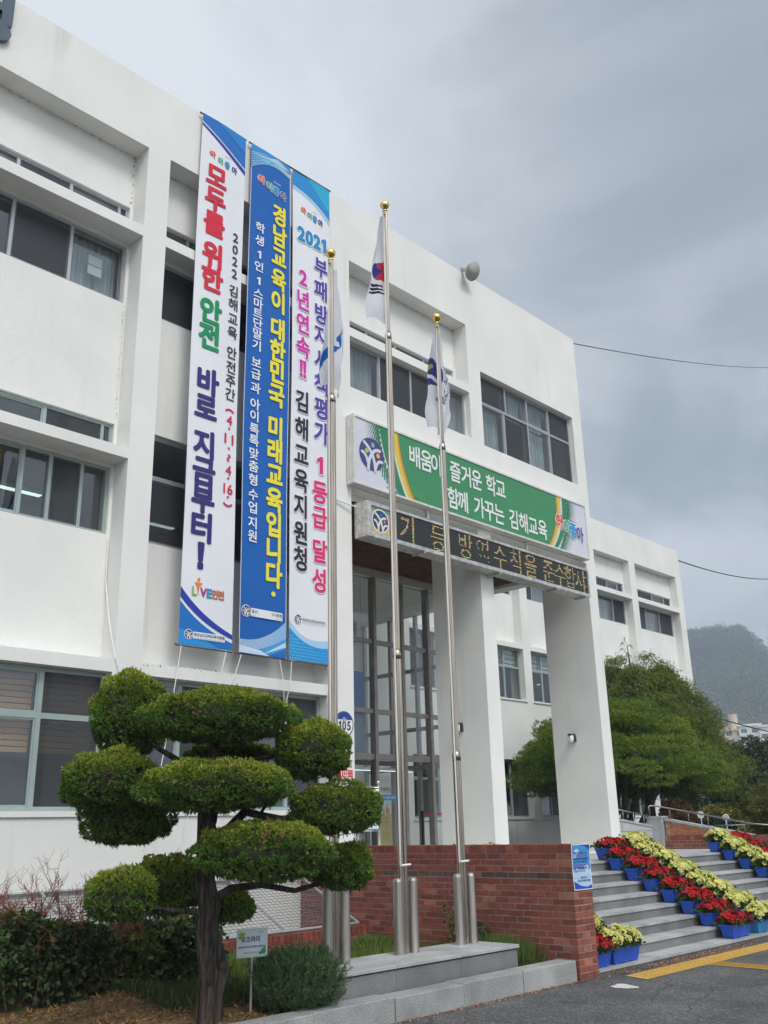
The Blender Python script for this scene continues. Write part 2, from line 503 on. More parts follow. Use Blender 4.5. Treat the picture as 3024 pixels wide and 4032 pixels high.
M['apt_win'] = pmat('far_window', (0.10, 0.12, 0.14), 0.3, var=0.05)
M['red_belt'] = pmat('red_belt', (0.42, 0.03, 0.03), 0.7, var=0.05)


# ------------------------------------------------------------------ mesh helpers
class MB:
    def __init__(s):
        s.V = []; s.F = []; s.I = []; s.C = []
    def add(s, vs, fs, mi=0, col=(1, 1, 1)):
        b = len(s.V)
        s.V.extend([tuple(float(c) for c in v) for v in vs])
        for f in fs:
            s.F.append(tuple(i + b for i in f)); s.I.append(mi); s.C.append(col)
    def box(s, x0, x1, y0, y1, z0, z1, mi=0, col=(1, 1, 1)):
        vs = [(x0, y0, z0), (x1, y0, z0), (x1, y1, z0), (x0, y1, z0), (x0, y0, z1), (x1, y0, z1), (x1, y1, z1), (x0, y1, z1)]
        s.add(vs, [(0, 3, 2, 1), (4, 5, 6, 7), (0, 1, 5, 4), (1, 2, 6, 5), (2, 3, 7, 6), (3, 0, 4, 7)], mi, col)
    def tube(s, pts, r, n=8, mi=0, cap=True, col=(1, 1, 1)):
        pts = [Vector(p) for p in pts]
        if not hasattr(r, '__len__'):
            r = [r] * len(pts)
        rings = []
        d0 = (pts[1] - pts[0]).normalized()
        up = Vector((0, 0, 1)) if abs(d0.z) < 0.9 else Vector((1, 0, 0))
        a = d0.cross(up).normalized()
        vs = []
        for i, p in enumerate(pts):
            d = (pts[min(i + 1, len(pts) - 1)] - pts[max(i - 1, 0)])
            d = d.normalized() if d.length > 1e-9 else d0
            a = (a - d * a.dot(d))
            a = a.normalized() if a.length > 1e-6 else d.orthogonal().normalized()
            b = d.cross(a)
            rr = r[i]
            for k in range(n):
                t = 2 * PI * k / n
                q = rr[k % len(rr)] if hasattr(rr, '__len__') else rr
                vs.append(p + a * (math.cos(t) * q) + b * (math.sin(t) * q))
        fs = []
        m = len(pts)
        for i in range(m - 1):
            for k in range(n):
                k2 = (k + 1) % n
                fs.append((i * n + k, i * n + k2, (i + 1) * n + k2, (i + 1) * n + k))
        if cap:
            fs.append(tuple(range(n - 1, -1, -1)))
            fs.append(tuple((m - 1) * n + k for k in range(n)))
        s.add(vs, fs, mi, col)
    def sphere(s, c, r, nu=16, nv=10, mi=0, sc=(1, 1, 1), col=(1, 1, 1)):
        vs = [(c[0], c[1], c[2] - r * sc[2])]
        for j in range(1, nv):
            t = -PI / 2 + PI * j / nv
            for i in range(nu):
                u = 2 * PI * i / nu
                vs.append((c[0] + r * sc[0] * math.cos(t) * math.cos(u), c[1] + r * sc[1] * math.cos(t) * math.sin(u), c[2] + r * sc[2] * math.sin(t)))
        vs.append((c[0], c[1], c[2] + r * sc[2]))
        fs = []
        for i in range(nu):
            fs.append((0, 1 + (i + 1) % nu, 1 + i))
            for j in range(nv - 2):
                a = 1 + j * nu
                fs.append((a + i, a + (i + 1) % nu, a + nu + (i + 1) % nu, a + nu + i))
            a = 1 + (nv - 2) * nu
            fs.append((a + i, a + (i + 1) % nu, len(vs) - 1))
        s.add(vs, fs, mi, col)
    def prism(s, poly, f0, f1, mi=0, col=(1, 1, 1)):
        """poly: list of 2-D points, f0/f1: maps to the two 3-D caps"""
        n = len(poly)
        vs = [f0(*p) for p in poly] + [f1(*p) for p in poly]
        fs = [tuple(range(n)), tuple(range(2 * n - 1, n - 1, -1))]
        for i in range(n):
            j = (i + 1) % n
            fs.append((i, n + i, n + j, j))
        s.add(vs, fs, mi, col)
    def build(s, name, mats, parent=None, org=(0, 0, 0), smooth=False):
        me = bpy.data.meshes.new(name)
        o3 = np.array(org)
        V = (np.array(s.V, dtype=float).reshape(-1, 3) - o3)
        me.from_pydata(V.tolist(), [], s.F)
        if not isinstance(mats, (list, tuple)):
            mats = [mats]
        for m in mats:
            me.materials.append(m)
        if len(mats) > 1:
            me.polygons.foreach_set('material_index', s.I)
        nl = np.array([len(f) for f in s.F])
        ca = me.color_attributes.new('Col', 'FLOAT_COLOR', 'CORNER')
        c = np.array(s.C, dtype=float).reshape(-1, 3)
        c4 = np.concatenate([c, np.ones((len(c), 1))], 1)
        ca.data.foreach_set('color', np.repeat(c4, nl, axis=0).ravel())
        if smooth:
            me.polygons.foreach_set('use_smooth', [True] * len(s.F))
        me.update()
        ob = bpy.data.objects.new(name, me)
        COL.objects.link(ob)
        if parent is not None:
            ob.parent = parent
        else:
            ob.location = org
        return ob


def np_build(name, V, F, C, mat, parent=None, org=(0, 0, 0), smooth=False):
    """fast path: V (n,3), F (m,k), C (m,3)"""
    me = bpy.data.meshes.new(name)
    V = np.asarray(V) - np.array(org)
    m, k = F.shape
    me.vertices.add(len(V)); me.vertices.foreach_set('co', V.ravel())
    me.loops.add(m * k); me.loops.foreach_set('vertex_index', F.ravel().astype(np.int32))
    me.polygons.add(m)
    me.polygons.foreach_set('loop_start', np.arange(0, m * k, k, dtype=np.int32))
    me.materials.append(mat)
    me.update(calc_edges=True)
    ca = me.color_attributes.new('Col', 'FLOAT_COLOR', 'CORNER')
    c4 = np.concatenate([C, np.ones((m, 1))], 1)
    ca.data.foreach_set('color', np.repeat(c4, k, axis=0).ravel())
    if smooth:
        me.polygons.foreach_set('use_smooth', [True] * m)
    me.validate()
    ob = bpy.data.objects.new(name, me)
    COL.objects.link(ob)
    if parent is not None:
        ob.parent = parent
    else:
        ob.location = org
    return ob


def csg(mb, ops, mi=0, col=(1, 1, 1)):
    """axis-aligned boolean: ops = [('+'|'-', x0,x1,y0,y1,z0,z1)], boundary faces of the result"""
    ax = []
    for k in range(3):
        s = sorted(set(round(o[1 + 2 * k + j], 5) for o in ops for j in (0, 1)))
        ax.append(s)
    nx, ny, nz = (len(a) - 1 for a in ax)
    G = np.zeros((nx + 2, ny + 2, nz + 2), bool)
    for o in ops:
        r = []
        for k in range(3):
            r.append((ax[k].index(round(o[1 + 2 * k], 5)), ax[k].index(round(o[2 + 2 * k], 5))))
        G[1 + r[0][0]:1 + r[0][1], 1 + r[1][0]:1 + r[1][1], 1 + r[2][0]:1 + r[2][1]] = (o[0] == '+')
    X, Y, Z = ax
    vid = {}
    vs = []
    def v(i, j, k):
        if (i, j, k) not in vid:
            vid[(i, j, k)] = len(vs); vs.append((X[i], Y[j], Z[k]))
        return vid[(i, j, k)]
    fs = []
    for i, j, k in np.argwhere(G[1:-1, 1:-1, 1:-1]):
        if not G[i, j + 1, k + 1]: fs.append((v(i, j, k), v(i, j, k + 1), v(i, j + 1, k + 1), v(i, j + 1, k)))
        if not G[i + 2, j + 1, k + 1]: fs.append((v(i + 1, j, k), v(i + 1, j + 1, k), v(i + 1, j + 1, k + 1), v(i + 1, j, k + 1)))
        if not G[i + 1, j, k + 1]: fs.append((v(i, j, k), v(i + 1, j, k), v(i + 1, j, k + 1), v(i, j, k + 1)))
        if not G[i + 1, j + 2, k + 1]: fs.append((v(i, j + 1, k), v(i, j + 1, k + 1), v(i + 1, j + 1, k + 1), v(i + 1, j + 1, k)))
        if not G[i + 1, j + 1, k]: fs.append((v(i, j, k), v(i, j + 1, k), v(i + 1, j + 1, k), v(i + 1, j, k)))
        if not G[i + 1, j + 1, k + 2]: fs.append((v(i, j, k + 1), v(i + 1, j, k + 1), v(i + 1, j + 1, k + 1), v(i, j + 1, k + 1)))
    mb.add(vs, fs, mi, col)


def tag(o, label=None, cat=None, group=None, kind=None):
    if label: o['label'] = label
    if cat: o['category'] = cat
    if group: o['group'] = group
    if kind: o['kind'] = kind
    return o


def thing(name, label, cat, loc=(0, 0, 0), rz=0.0, group=None):
    o = bpy.data.objects.new(name, None)
    o.empty_display_size = 0.2
    COL.objects.link(o)
    o.location = loc
    o.rotation_euler = (0, 0, rz)
    return tag(o, label, cat, group)


def dup(root, loc=None, rz=None, label=None, group=None):
    r = root.copy(); COL.objects.link(r)
    if loc is not None: r.location = loc
    if rz is not None: r.rotation_euler = (0, 0, rz)
    if label: r['label'] = label
    if group: r['group'] = group
    for ch in list(root.children):
        c = ch.copy(); COL.objects.link(c); c.parent = r
        for g in list(ch.children):
            d = g.copy(); COL.objects.link(d); d.parent = c
    return r


# ------------------------------------------------------------------ lettering
_tc = bpy.data.curves.new('glyph_source', 'FONT')
_to = bpy.data.objects.new('glyph_source', _tc)
_gl = {('1', 0.0): (np.array([(0.20, 0.0), (0.33, 0.0), (0.33, 0.72), (0.24, 0.72), (0.06, 0.60), (0.06, 0.49), (0.20, 0.57)]), [(0, 1, 2, 6), (2, 3, 4, 5, 6)]),
       ('!', 0.0): (np.array([(0.05, 0.22), (0.13, 0.22), (0.17, 0.72), (0.01, 0.72), (0.03, 0.0), (0.15, 0.0), (0.15, 0.13), (0.03, 0.13)]), [(0, 1, 2, 3), (4, 5, 6, 7)]),
       ('!!', 0.0): (np.array([(0.05, 0.22), (0.13, 0.22), (0.17, 0.72), (0.01, 0.72), (0.03, 0.0), (0.15, 0.0), (0.15, 0.13), (0.03, 0.13), (0.31, 0.22), (0.39, 0.22), (0.43, 0.72), (0.27, 0.72), (0.29, 0.0), (0.41, 0.0), (0.41, 0.13), (0.29, 0.13)]), [(0, 1, 2, 3), (4, 5, 6, 7), (8, 9, 10, 11), (12, 13, 14, 15)])}


def glyph(ch, off=0.0):
    k = (ch, 0.0)
    if k in _gl:
        return _gl[k]
    _tc.body = ch; _tc.offset = 0.0; _tc.size = 1.0
    me = bpy.data.meshes.new_from_object(_to)
    V = np.array([v.co[:2] for v in me.vertices]).reshape(-1, 2)
    F = [tuple(p.vertices) for p in me.polygons]
    bpy.data.meshes.remove(me)
    _gl[k] = (V, F)
    return _gl[k]


def is_hangul(c):
    return 0x3130 <= ord(c) <= 0xD7A3


def stamps(off):
    """pen positions that thicken a hairline glyph by the radius off"""
    if off < 0.004:
        return [(0.0, 0.0)]
    o = [(off * math.cos(a), off * math.sin(a)) for a in [2 * PI * k / 10 for k in range(10)]]
    if off > 0.05:
        o += [(off * 0.5 * math.cos(a), off * 0.5 * math.sin(a)) for a in [2 * PI * k / 6 for k in range(6)]]
    return o + [(0.0, 0.0)]


def put(mb, ch, cx, cz, w, h, tf, d=0.004, off=0.02, col=(0, 0, 0), mi=0):
    """one character (or short latin word) fitted round its centre; w,h = em box for hangul, glyph box otherwise"""
    V, F = glyph(ch)
    if len(V) == 0:
        return
    for k, (ox, oz) in enumerate(stamps(off)):
        if is_hangul(ch[0]):
            u = cx + (V[:, 0] + ox - 0.46) * w / 0.86
            v = cz + (V[:, 1] + oz - 0.375) * h / 0.86
        else:
            lo, hi = V.min(0), V.max(0)
            c = (lo + hi) / 2
            s = hi - lo
            r = h / max(s[1], 1e-6)
            u = cx + (V[:, 0] - c[0]) * w / max(s[0], 1e-6) + ox * r
            v = cz + (V[:, 1] - c[1]) * h / max(s[1], 1e-6) + oz * r
        mb.add([tf(a, b, d + 0.00018 * k) for a, b in zip(u, v)], F, mi, col)


def line(mb, text, x, z, em, tf, d=0.004, off=0.012, col=(0, 0, 0), sx=1.0, mi=0):
    """a plain horizontal line starting at x, vertical centre z; returns the end x"""
    for ch in text:
        if ch == ' ':
            x += 0.28 * em * sx
            continue
        V, F = glyph(ch, off)
        adv = 0.92 if is_hangul(ch) else (V[:, 0].max() + 0.07 if len(V) else 0.3)
        for k, (ox, oz) in enumerate(stamps(off) if off > 0.004 else [(0, 0)]):
            if k % 2 and em < 0.1:
                continue
            mb.add([tf(x + (a + ox) * em * sx, z + (b + oz - 0.36) * em, d + 0.00015 * k) for a, b in V], F, mi, col)
        x += adv * em * sx
    return x


def disc(mb, cx, cz, r, tf, d, col, n=20, rz=None, mi=0, a0=0.0, a1=2 * PI):
    rz = r if rz is None else rz
    full = abs(a1 - a0 - 2 * PI) < 1e-6
    m = n if full else n + 1
    pts = [(cx + r * math.cos(a0 + (a1 - a0) * i / n), cz + rz * math.sin(a0 + (a1 - a0) * i / n)) for i in range(m)]
    mb.add([tf(u, v, d) for u, v in pts], [tuple(range(m))], mi, col)


def poly(mb, pts, tf, d, col, mi=0):
    a = sum(pts[i][0] * pts[(i + 1) % len(pts)][1] - pts[(i + 1) % len(pts)][0] * pts[i][1] for i in range(len(pts)))
    if a < 0:
        pts = pts[::-1]
    mb.add([tf(u, v, d) for u, v in pts], [tuple(range(len(pts)))], mi, col)


def band(mb, top, bot, tf, d, col, mi=0):
    """strip between two polylines of equal length (quads)"""
    vs = [tf(u, v, d) for u, v in bot] + [tf(u, v, d) for u, v in top]
    n = len(top)
    mb.add(vs, [(i, i + 1, n + i + 1, n + i) for i in range(n - 1)], mi, col)


def stroke(mb, pts, w, tf, d, col, mi=0, caps=True):
    n = len(pts)
    L_, R_ = [], []
    for i in range(n):
        a = pts[max(i - 1, 0)]; b = pts[min(i + 1, n - 1)]
        dx, dy = b[0] - a[0], b[1] - a[1]
        l = math.hypot(dx, dy) or 1
        nx, ny = -dy / l * w / 2, dx / l * w / 2
        L_.append((pts[i][0] + nx, pts[i][1] + ny)); R_.append((pts[i][0] - nx, pts[i][1] - ny))
    band(mb, L_, R_, tf, d, col, mi)
    if caps:
        disc(mb, pts[0][0], pts[0][1], w / 2, tf, d - 0.0002, col, 10, mi=mi)
        disc(mb, pts[-1][0], pts[-1][1], w / 2, tf, d - 0.0004, col, 10, mi=mi)


def bez(p0, p1, p2, n=8):
    return [((1 - t) ** 2 * p0[0] + 2 * t * (1 - t) * p1[0] + t * t * p2[0], (1 - t) ** 2 * p0[1] + 2 * t * (1 - t) * p1[1] + t * t * p2[1]) for t in [i / n for i in range(n + 1)]]


NAVY = (0.035, 0.04, 0.17)


def emblem(mb, cx, cz, r, tf, d, dark=NAVY, light=(0.78, 0.79, 0.82), ring=False, dots=((0.30, 0.36, 0.33), (0.33, 0.52, 0.10), (0.85, 0.40, 0.05)), step=0.002):
    if ring:
        disc(mb, cx, cz, r * 1.14, tf, d - step, light, 26)
    disc(mb, cx, cz, r, tf, d, dark, 26)
    P = lambda q: [(cx + a * r, cz + b * r) for a, b in q]
    d1 = d + step
    for q, w in ((bez((-0.62, 0.62), (-0.15, 0.35), (0.02, 0.0)), 0.20), (bez((0.66, 0.36), (0.2, 0.40), (0.0, -0.02)), 0.20),
                 (bez((0.02, 0.05), (-0.30, -0.35), (-0.30, -0.97)), 0.22), (bez((0.02, 0.03), (0.24, -0.40), (0.27, -0.98)), 0.22),
                 (bez((-0.80, -0.02), (-0.48, -0.06), (-0.36, -0.52)), 0.19), (bez((0.84, -0.30), (0.45, -0.25), (0.33, -0.72)), 0.19)):
        stroke(mb, P(q), w * r, tf, d1, light)
        d1 += 0.0005
    for (a, b), c in zip(((0.08, 0.58), (-0.42, 0.12), (0.50, 0.02)), dots):
        disc(mb, cx + a * r, cz + b * r, 0.155 * r, tf, d1 + 0.001, c, 12)


# ================================================================== THE BUILDING
F = 11.27            # main facade plane
F2 = 19.0            # wing facade plane
ROOF = 13.38
D_ = 0.36            # recess depth
bld = thing('office_building', 'white rendered three storey office building with deep window bays and a pillared entrance', 'building', (11.0, F, 0))
BO = (11.0, F, 0)

ops = [('+', -9, 19.07, F, 24, -0.9, ROOF), ('+', 19.07, 39.45, F2, 28, -0.9, ROOF)]
# hollow rooms
for z0, z1 in ((1.1, 4.2), (4.6, 7.75), (8.2, 11.75)):
    ops.append(('-', -8, 10.8, F + 0.6, 17.5, z0, z1))
    ops.append(('-', 19.4, 39.1, F2 + 0.6, 24.0, z0, z1))
ops.append(('-', 11.3, 18.8, F + 0.6, 17.5, 8.2, 11.75))
# portico and lobby
ops.append(('-', 11.08, 19.07, F, 14.77, 1.1, 7.40))
ops.append(('-', 11.35, 19.07, 14.77, 18.98, 1.1, 7.15))
ops.append(('-', 11.08, 11.35, 14.77, 14.95, 1.1, 7.33))
ops.append(('-', 11.35, 19.07, 14.77, 14.95, 7.15, 7.33))
ops.append(('+', 18.69, 19.07, 12.55, 14.77, 7.27, 7.40))
baysA = [(-4.72, -1.21), (-0.8, 2.71), (3.12, 6.63), (7.04, 10.52)]
PB = F + D_
for i, (a, b) in enumerate(baysA):
    ops.append(('-', a, b, F, PB, 3.88, 12.11))
    ops.append(('+', a, b, F, PB, 10.46, 10.64))
    if i < 3:
        ops.append(('+', a, b, F, PB, 6.75, 6.91))
    if i < 2:
        continue
    w0, w1 = a + 0.05, b - 0.05
    ops.append(('-', w0, w1, PB, F + 0.6, 10.76, 11.13))
    ops.append(('-', w0, w1, PB, F + 0.6, 9.40, 10.41))
    if i == 2:
        ops.append(('-', w0, w1, PB, F + 0.6, 7.02, 7.38))
        ops.append(('-', w0, w1, PB, F + 0.6, 5.69, 6.70))
    else:
        ops.append(('-', w0, w1, PB, F + 0.6, 5.70, 7.42))
    ops.append(('-', a, b - 0.02, F, F + 0.6, 1.95, 3.71))
# bay over the entrance
ops.append(('-', 11.09, 14.64, F, PB, 10.62, 12.07))
ops.append(('-', 11.15, 14.58, PB, F + 0.6, 10.72, 11.05))
ops.append(('-', 11.09, 14.64, F, F + 0.13, 9.38, 10.44))
ops.append(('-', 11.12, 14.62, F + 0.13, F + 0.6, 9.41, 10.44))
ops.append(('-', 15.06, 18.67, F, F + 0.6, 9.34, 11.09))
# wing bays
P2 = F2 + 0.34
wb = [(21.06, 22.9), (23.35, 26.89), (27.33, 30.84), (32.12, 34.87), (35.35, 38.95)]
for a, b in wb:
    ops.append(('-', a, b, F2, P2, 7.60, 12.07))
    ops.append(('+', a, b, F2, P2, 10.44, 10.62))
    ops.append(('-', a + 0.05, b - 0.05, P2, F2 + 0.6, 10.76, 11.13))
    ops.append(('-', a + 0.05, b - 0.05, P2, F2 + 0.6, 9.40, 10.41))
    ops.append(('-', a, b, F2, F2 + 0.6, 5.69, 7.44))
    ops.append(('-', a, b, F2, F2 + 0.6, 1.92, 3.72))
mb = MB()
csg(mb, ops)
mb.build('wall', [M['wall']], bld, BO)

for x0, x1, y1 in ((14.67, 15.08, 12.54), (18.70, 19.07, 12.549)):
    mb = MB(); mb.box(x0, x1, F, y1, 1.095, 7.40)
    mb.build('pillar', [M['wall']], bld, BO)

# room linings so that the insides read as plain offices (thin panels 4 mm off the wall)
mb = MB()
for z1 in (4.196, 7.746, 11.746):
    mb.box(-7.99, 10.79, F + 0.62, 17.49, z1 - 0.004, z1, 1)
    mb.box(19.42, 39.08, F2 + 0.62, 23.99, z1 - 0.004, z1, 1)
for z0, z1 in ((1.11, 4.18), (4.61, 7.73), (8.21, 11.73)):
    mb.box(-7.99, 10.79, 17.48, 17.496, z0, z1, 0)
    mb.box(19.42, 39.08, 23.98, 23.996, z0, z1, 0)
    mb.box(-7.99, 10.79, F + 0.62, 17.47, z0 - 0.006, z0 + 0.002, 0)
    mb.box(19.42, 39.08, F2 + 0.62, 23.97, z0 - 0.006, z0 + 0.002, 0)
    for x in (7.0, 2.9):
        mb.box(x - 0.05, x + 0.05, F + 1.5, 17.47, z0 + 0.004, z1, 0)
    for x in (23.1, 27.1, 31.4, 35.1):
        mb.box(x - 0.05, x + 0.05, F2 + 1.5, 23.97, z0 + 0.004, z1, 0)
mb.build('interior', [M['room'], M['ceiling']], bld, BO)


def window(x0, x1, y, rows, fm='alu', fr=0.045, dep=0.07, scr=(), cur=(), blind=None, label=None):
    """rows: list of (z0, z1, [mullion x]) ; scr / cur: (row, cell) index sets"""
    z0, z1 = rows[0][0], rows[-1][1]
    o = [('+', x0, x1, y, y + dep, z0, z1)]
    cells = []
    for ri, (a, b, ms) in enumerate(rows):
        xs = [x0] + list(ms) + [x1]
        for ci in range(len(xs) - 1):
            l = xs[ci] + (fr if ci == 0 else fr * 0.55)
            r = xs[ci + 1] - (fr if ci == len(xs) - 2 else fr * 0.55)
            lo = a + (fr if ri == 0 else fr * 0.6)
            hi = b - (fr if ri == len(rows) - 1 else fr * 0.6)
            o.append(('-', l, r, y, y + dep, lo, hi))
            cells.append(((ri, ci), l, r, lo, hi))
    mb = MB(); csg(mb, o)
    # sash lips: every second leaf sits a little proud
    for (ri, ci), l, r, lo, hi in cells:
        if ci % 2 == 0 and r - l > 0.3:
            t = 0.022; yy = y + 0.012
            csg(mb, [('+', l, r, yy, yy + 0.03, lo, hi), ('-', l + t, r - t, yy, yy + 0.03, lo + t, hi - t)])
    w = mb.build('window', [M[fm]], bld, BO)
    if label: w['label'] = label
    g = MB()
    for k, l, r, lo, hi in cells:
        yy = y + 0.035 + (0.012 if k[1] % 2 else 0)
        g.add([(l, yy, lo), (r, yy, lo), (r, yy, hi), (l, yy, hi)], [(0, 1, 2, 3)])
    g.build('pane', [M['glass']], w, BO)
    if scr:
        for k, l, r, lo, hi in cells:
            if k in scr:
                g = MB(); yy = y + 0.008
                g.add([(l, yy, lo), (r, yy, lo), (r, yy, hi), (l, yy, hi)], [(0, 1, 2, 3)])
                g.build('insect_screen', [M['screen']], w, BO)
    if cur:
        for k, l, r, lo, hi in cells:
            if k in cur:
                g = MB()
                n = 40
                vs = []
                for i in range(n + 1):
                    x = l + (r - l) * i / n
                    yy = y + 0.22 + 0.03 * math.sin(x * 47) + 0.012 * math.sin(x * 111)
                    vs += [(x, yy, lo), (x, yy, hi)]
                g.add(vs, [(2 * i, 2 * i + 2, 2 * i + 3, 2 * i + 1) for i in range(n)])
                g.build('curtain', [M['curtain']], w, BO)
    if blind:
        ztop, zbot, cls, bm, pitch = blind
        g = MB()
        for k, l, r, lo, hi in cells:
            if k in cls and k[0] == len(rows) - 1:
                z = ztop
                while z > zbot:
                    g.box(l, r, y + 0.16, y + 0.163, z - pitch * 0.82, z)
                    g.box(l, r, y + 0.163, y + 0.20, z - pitch * 0.10, z - pitch * 0.04)
                    z -= pitch
        g.build('blind', [M[bm]], w, BO)
    return w


PW = PB + 0.05
# bay A (left, in full view)
window(3.17, 6.58, PW, [(10.76, 11.13, [3.9, 4.76, 5.6, 6.42])], scr={(0, 0), (0, 2), (0, 4)}, cur=())
window(3.17, 6.58, PW, [(9.40, 10.41, [3.9, 4.77, 5.68])], scr={(0, 0), (0, 2)}, cur={(0, 3)})
window(3.17, 6.58, PW, [(7.02, 7.38, [3.9, 4.6, 5.53, 6.42])], 'alu_green', scr={(0, 1), (0, 3)})
window(3.17, 6.58, PW, [(5.69, 6.70, [3.9, 4.7, 5.29, 5.69, 6.16])], 'alu_green', scr={(0, 4), (0, 1)})
window(3.12, 6.61, F + 0.17, [(1.95, 3.10, [4.0, 4.87, 5.72]), (3.10, 3.71, [4.0, 4.87, 5.72])], 'alu_green', 0.06, 0.08,
       scr={(0, 3), (1, 3)}, blind=(3.62, 2.70, {(0, 2), (1, 2), (0, 3), (1, 3), (0, 1), (1, 1)}, 'blind', 0.075))
# bay B (behind the banners)
window(7.09, 10.47, PW, [(10.76, 11.13, [7.72, 8.65, 9.55])], scr={(0, 0), (0, 2)})
window(7.09, 10.47, PW, [(9.40, 10.41, [7.95, 8.78, 9.65])], scr={(0, 0), (0, 2)})
window(7.09, 10.47, PW, [(5.70, 6.73, [7.95, 8.78, 9.65]), (6.73, 7.42, [7.95, 8.78, 9.65])], scr={(0, 0), (0, 2)}, fm='alu')
window(7.04, 10.50, F + 0.2, [(1.95, 3.10, [7.82, 8.78, 8.97, 9.80]), (3.10, 3.71, [7.82, 8.78, 8.97, 9.80])], 'alu_green', 0.06, 0.08, scr={(1, 1), (1, 4), (0, 1), (0, 4)})
# bay C and the corner window above the entrance
window(11.15, 14.58, PW, [(10.72, 11.05, [11.95, 12.78, 13.66, 14.2])], scr={(0, 0), (0, 2)})
window(11.12, 14.62, F + 0.15, [(9.41, 10.44, [12.03, 12.93, 13.75])], scr={(0, 1), (0, 2)}, cur={(0, 0), (0, 3)})
window(15.06, 18.67, F + 0.13, [(9.34, 10.43, [16.02, 16.93, 17.80]), (10.43, 11.09, [16.1, 16.93, 17.80])], scr={(0, 1), (0, 3), (1, 0), (1, 3)}, cur={(0, 0), (0, 2), (1, 1), (1, 2)})
# wing
for i, (a, b) in enumerate(wb):
    t = (b - a) / 3
    window(a + 0.05, b - 0.05, P2 + 0.05, [(10.76, 11.13, [a + t * 0.6, a + t * 1.6, a + t * 2.5])], scr={(0, 0), (0, 3), (0, 1)})
    window(a + 0.05, b - 0.05, P2 + 0.05, [(9.40, 10.41, [a + t * 0.75, a + t * 1.95])] if i != 4 else [(9.40, 10.41, [a + t, a + 2 * t])], scr={(0, 0), (0, 2)}, cur={(0, 1)})
    window(a, b, F2 + 0.2, [(5.69, 6.80, [a + (b - a) * k / 4 for k in (1, 2, 3)]), (6.80, 7.44, [a + (b - a) * k / 4 for k in (1, 2, 3)])], 'alu_green', 0.055, 0.08,
           blind=(7.40, 6.85, {(1, 0), (1, 1), (1, 2), (1, 3)}, 'white_blind', 0.16))
    window(a, b, F2 + 0.2, [(1.92, 3.05, [a + (b - a) * k / 4 for k in (1, 2, 3)]), (3.05, 3.72, [a + (b - a) * k / 4 for k in (1, 2, 3)])], 'alu_green', 0.055, 0.08, scr={(0, 1), (0, 3)})

# sills under the ground floor windows
for a, b in ((3.12, 6.61), (7.04, 10.50)):
    mb = MB(); mb.box(a - 0.04, b + 0.05, F - 0.03, F + 0.16, 1.885, 1.946)
    mb.build('sill', [M['wall']], bld, BO)
for a, b in wb:
    for z in (1.865, 5.635):
        mb = MB(); mb.box(a - 0.04, b + 0.04, F2 - 0.04, F2 + 0.18, z, z + 0.05)
        mb.build('sill', [M['wall']], bld, BO)
# papers stuck inside a third-floor pane
mb = MB()
mb.box(6.02, 6.25, PW + 0.09, PW + 0.092, 9.93, 10.08)
mb.box(6.02, 6.25, PW + 0.09, PW + 0.092, 9.76, 9.91)
o = mb.build('paper_notice', [M['paper']], bld, BO)

# dark mould specks along the inner corners of the deep bays
mb = MB()
def speck_line(fix, a, b, n):
    for _ in range(n):
        t_ = random.random()
        p = [fix[k] + 0 for k in range(3)]
        p = [a[k] + (b[k] - a[k]) * t_ for k in range(3)]
        sz = random.uniform(0.004, 0.010) * (1.8 if random.random() < 0.1 else 1)
        dx, dz = random.gauss(0, 0.02), random.gauss(0, 0.022)
        x, y, z = p[0] + (dx if fix[0] else -abs(dx)), p[1] - 0.0015, p[2] - abs(dz)
        q = [(x + sz * math.cos(w) * random.uniform(0.6, 1), y, z + sz * math.sin(w) * random.uniform(0.6, 1)) for w in [2 * PI * k / 6 for k in range(6)]]
        mb.add(q, [tuple(range(6))])
for a, b in ((3.12, 6.62), (7.05, 10.5)):
    speck_line((1, 0, 0), (a, PB, 12.105), (b, PB, 12.105), 120)
    speck_line((0, 0, 0), (b - 0.012, PB, 12.1), (b - 0.012, PB, 11.2), 60)
    speck_line((0, 0, 0), (b - 0.012, PB, 9.38), (b - 0.012, PB, 7.5), 50)
speck_line((1, 0, 0), (11.1, PB, 12.065), (14.63, PB, 12.065), 120)
speck_line((0, 0, 0), (14.63, PB, 12.06), (14.63, PB, 11.1), 60)
for a, b in wb[2:]:
    speck_line((1, 0, 0), (a, P2, 12.065), (b, P2, 12.065), 40)
    speck_line((0, 0, 0), (b - 0.012, P2, 12.06), (b - 0.012, P2, 11.2), 25)
speck_line((1, 0, 0), (7.06, F, 3.885), (8.6, F, 3.885), 30)
mb.build('mould_specks', [M['mould']], bld, BO)

# brown expanded-metal soffit over the entrance
mb = MB()
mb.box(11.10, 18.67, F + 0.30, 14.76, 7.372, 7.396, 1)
p, r = 0.085, 0.016
x = 11.12
while x < 18.66:
    mb.box(x, x + r, F + 0.31, 14.75, 7.335, 7.365, 0)
    x += p
y = F + 0.32
while y < 14.75:
    mb.box(11.11, 18.66, y, y + r * 1.5, 7.33, 7.360, 0)
    y += p * 1.25
mb.build('soffit_lattice', [M['lattice'], M['lattice_dark']], bld, BO)
mb = MB(); mb.box(11.09, 18.69, F + 0.27, F + 0.298, 7.30, 7.398)
mb.build('soffit_trim', [M['wall']], bld, BO)

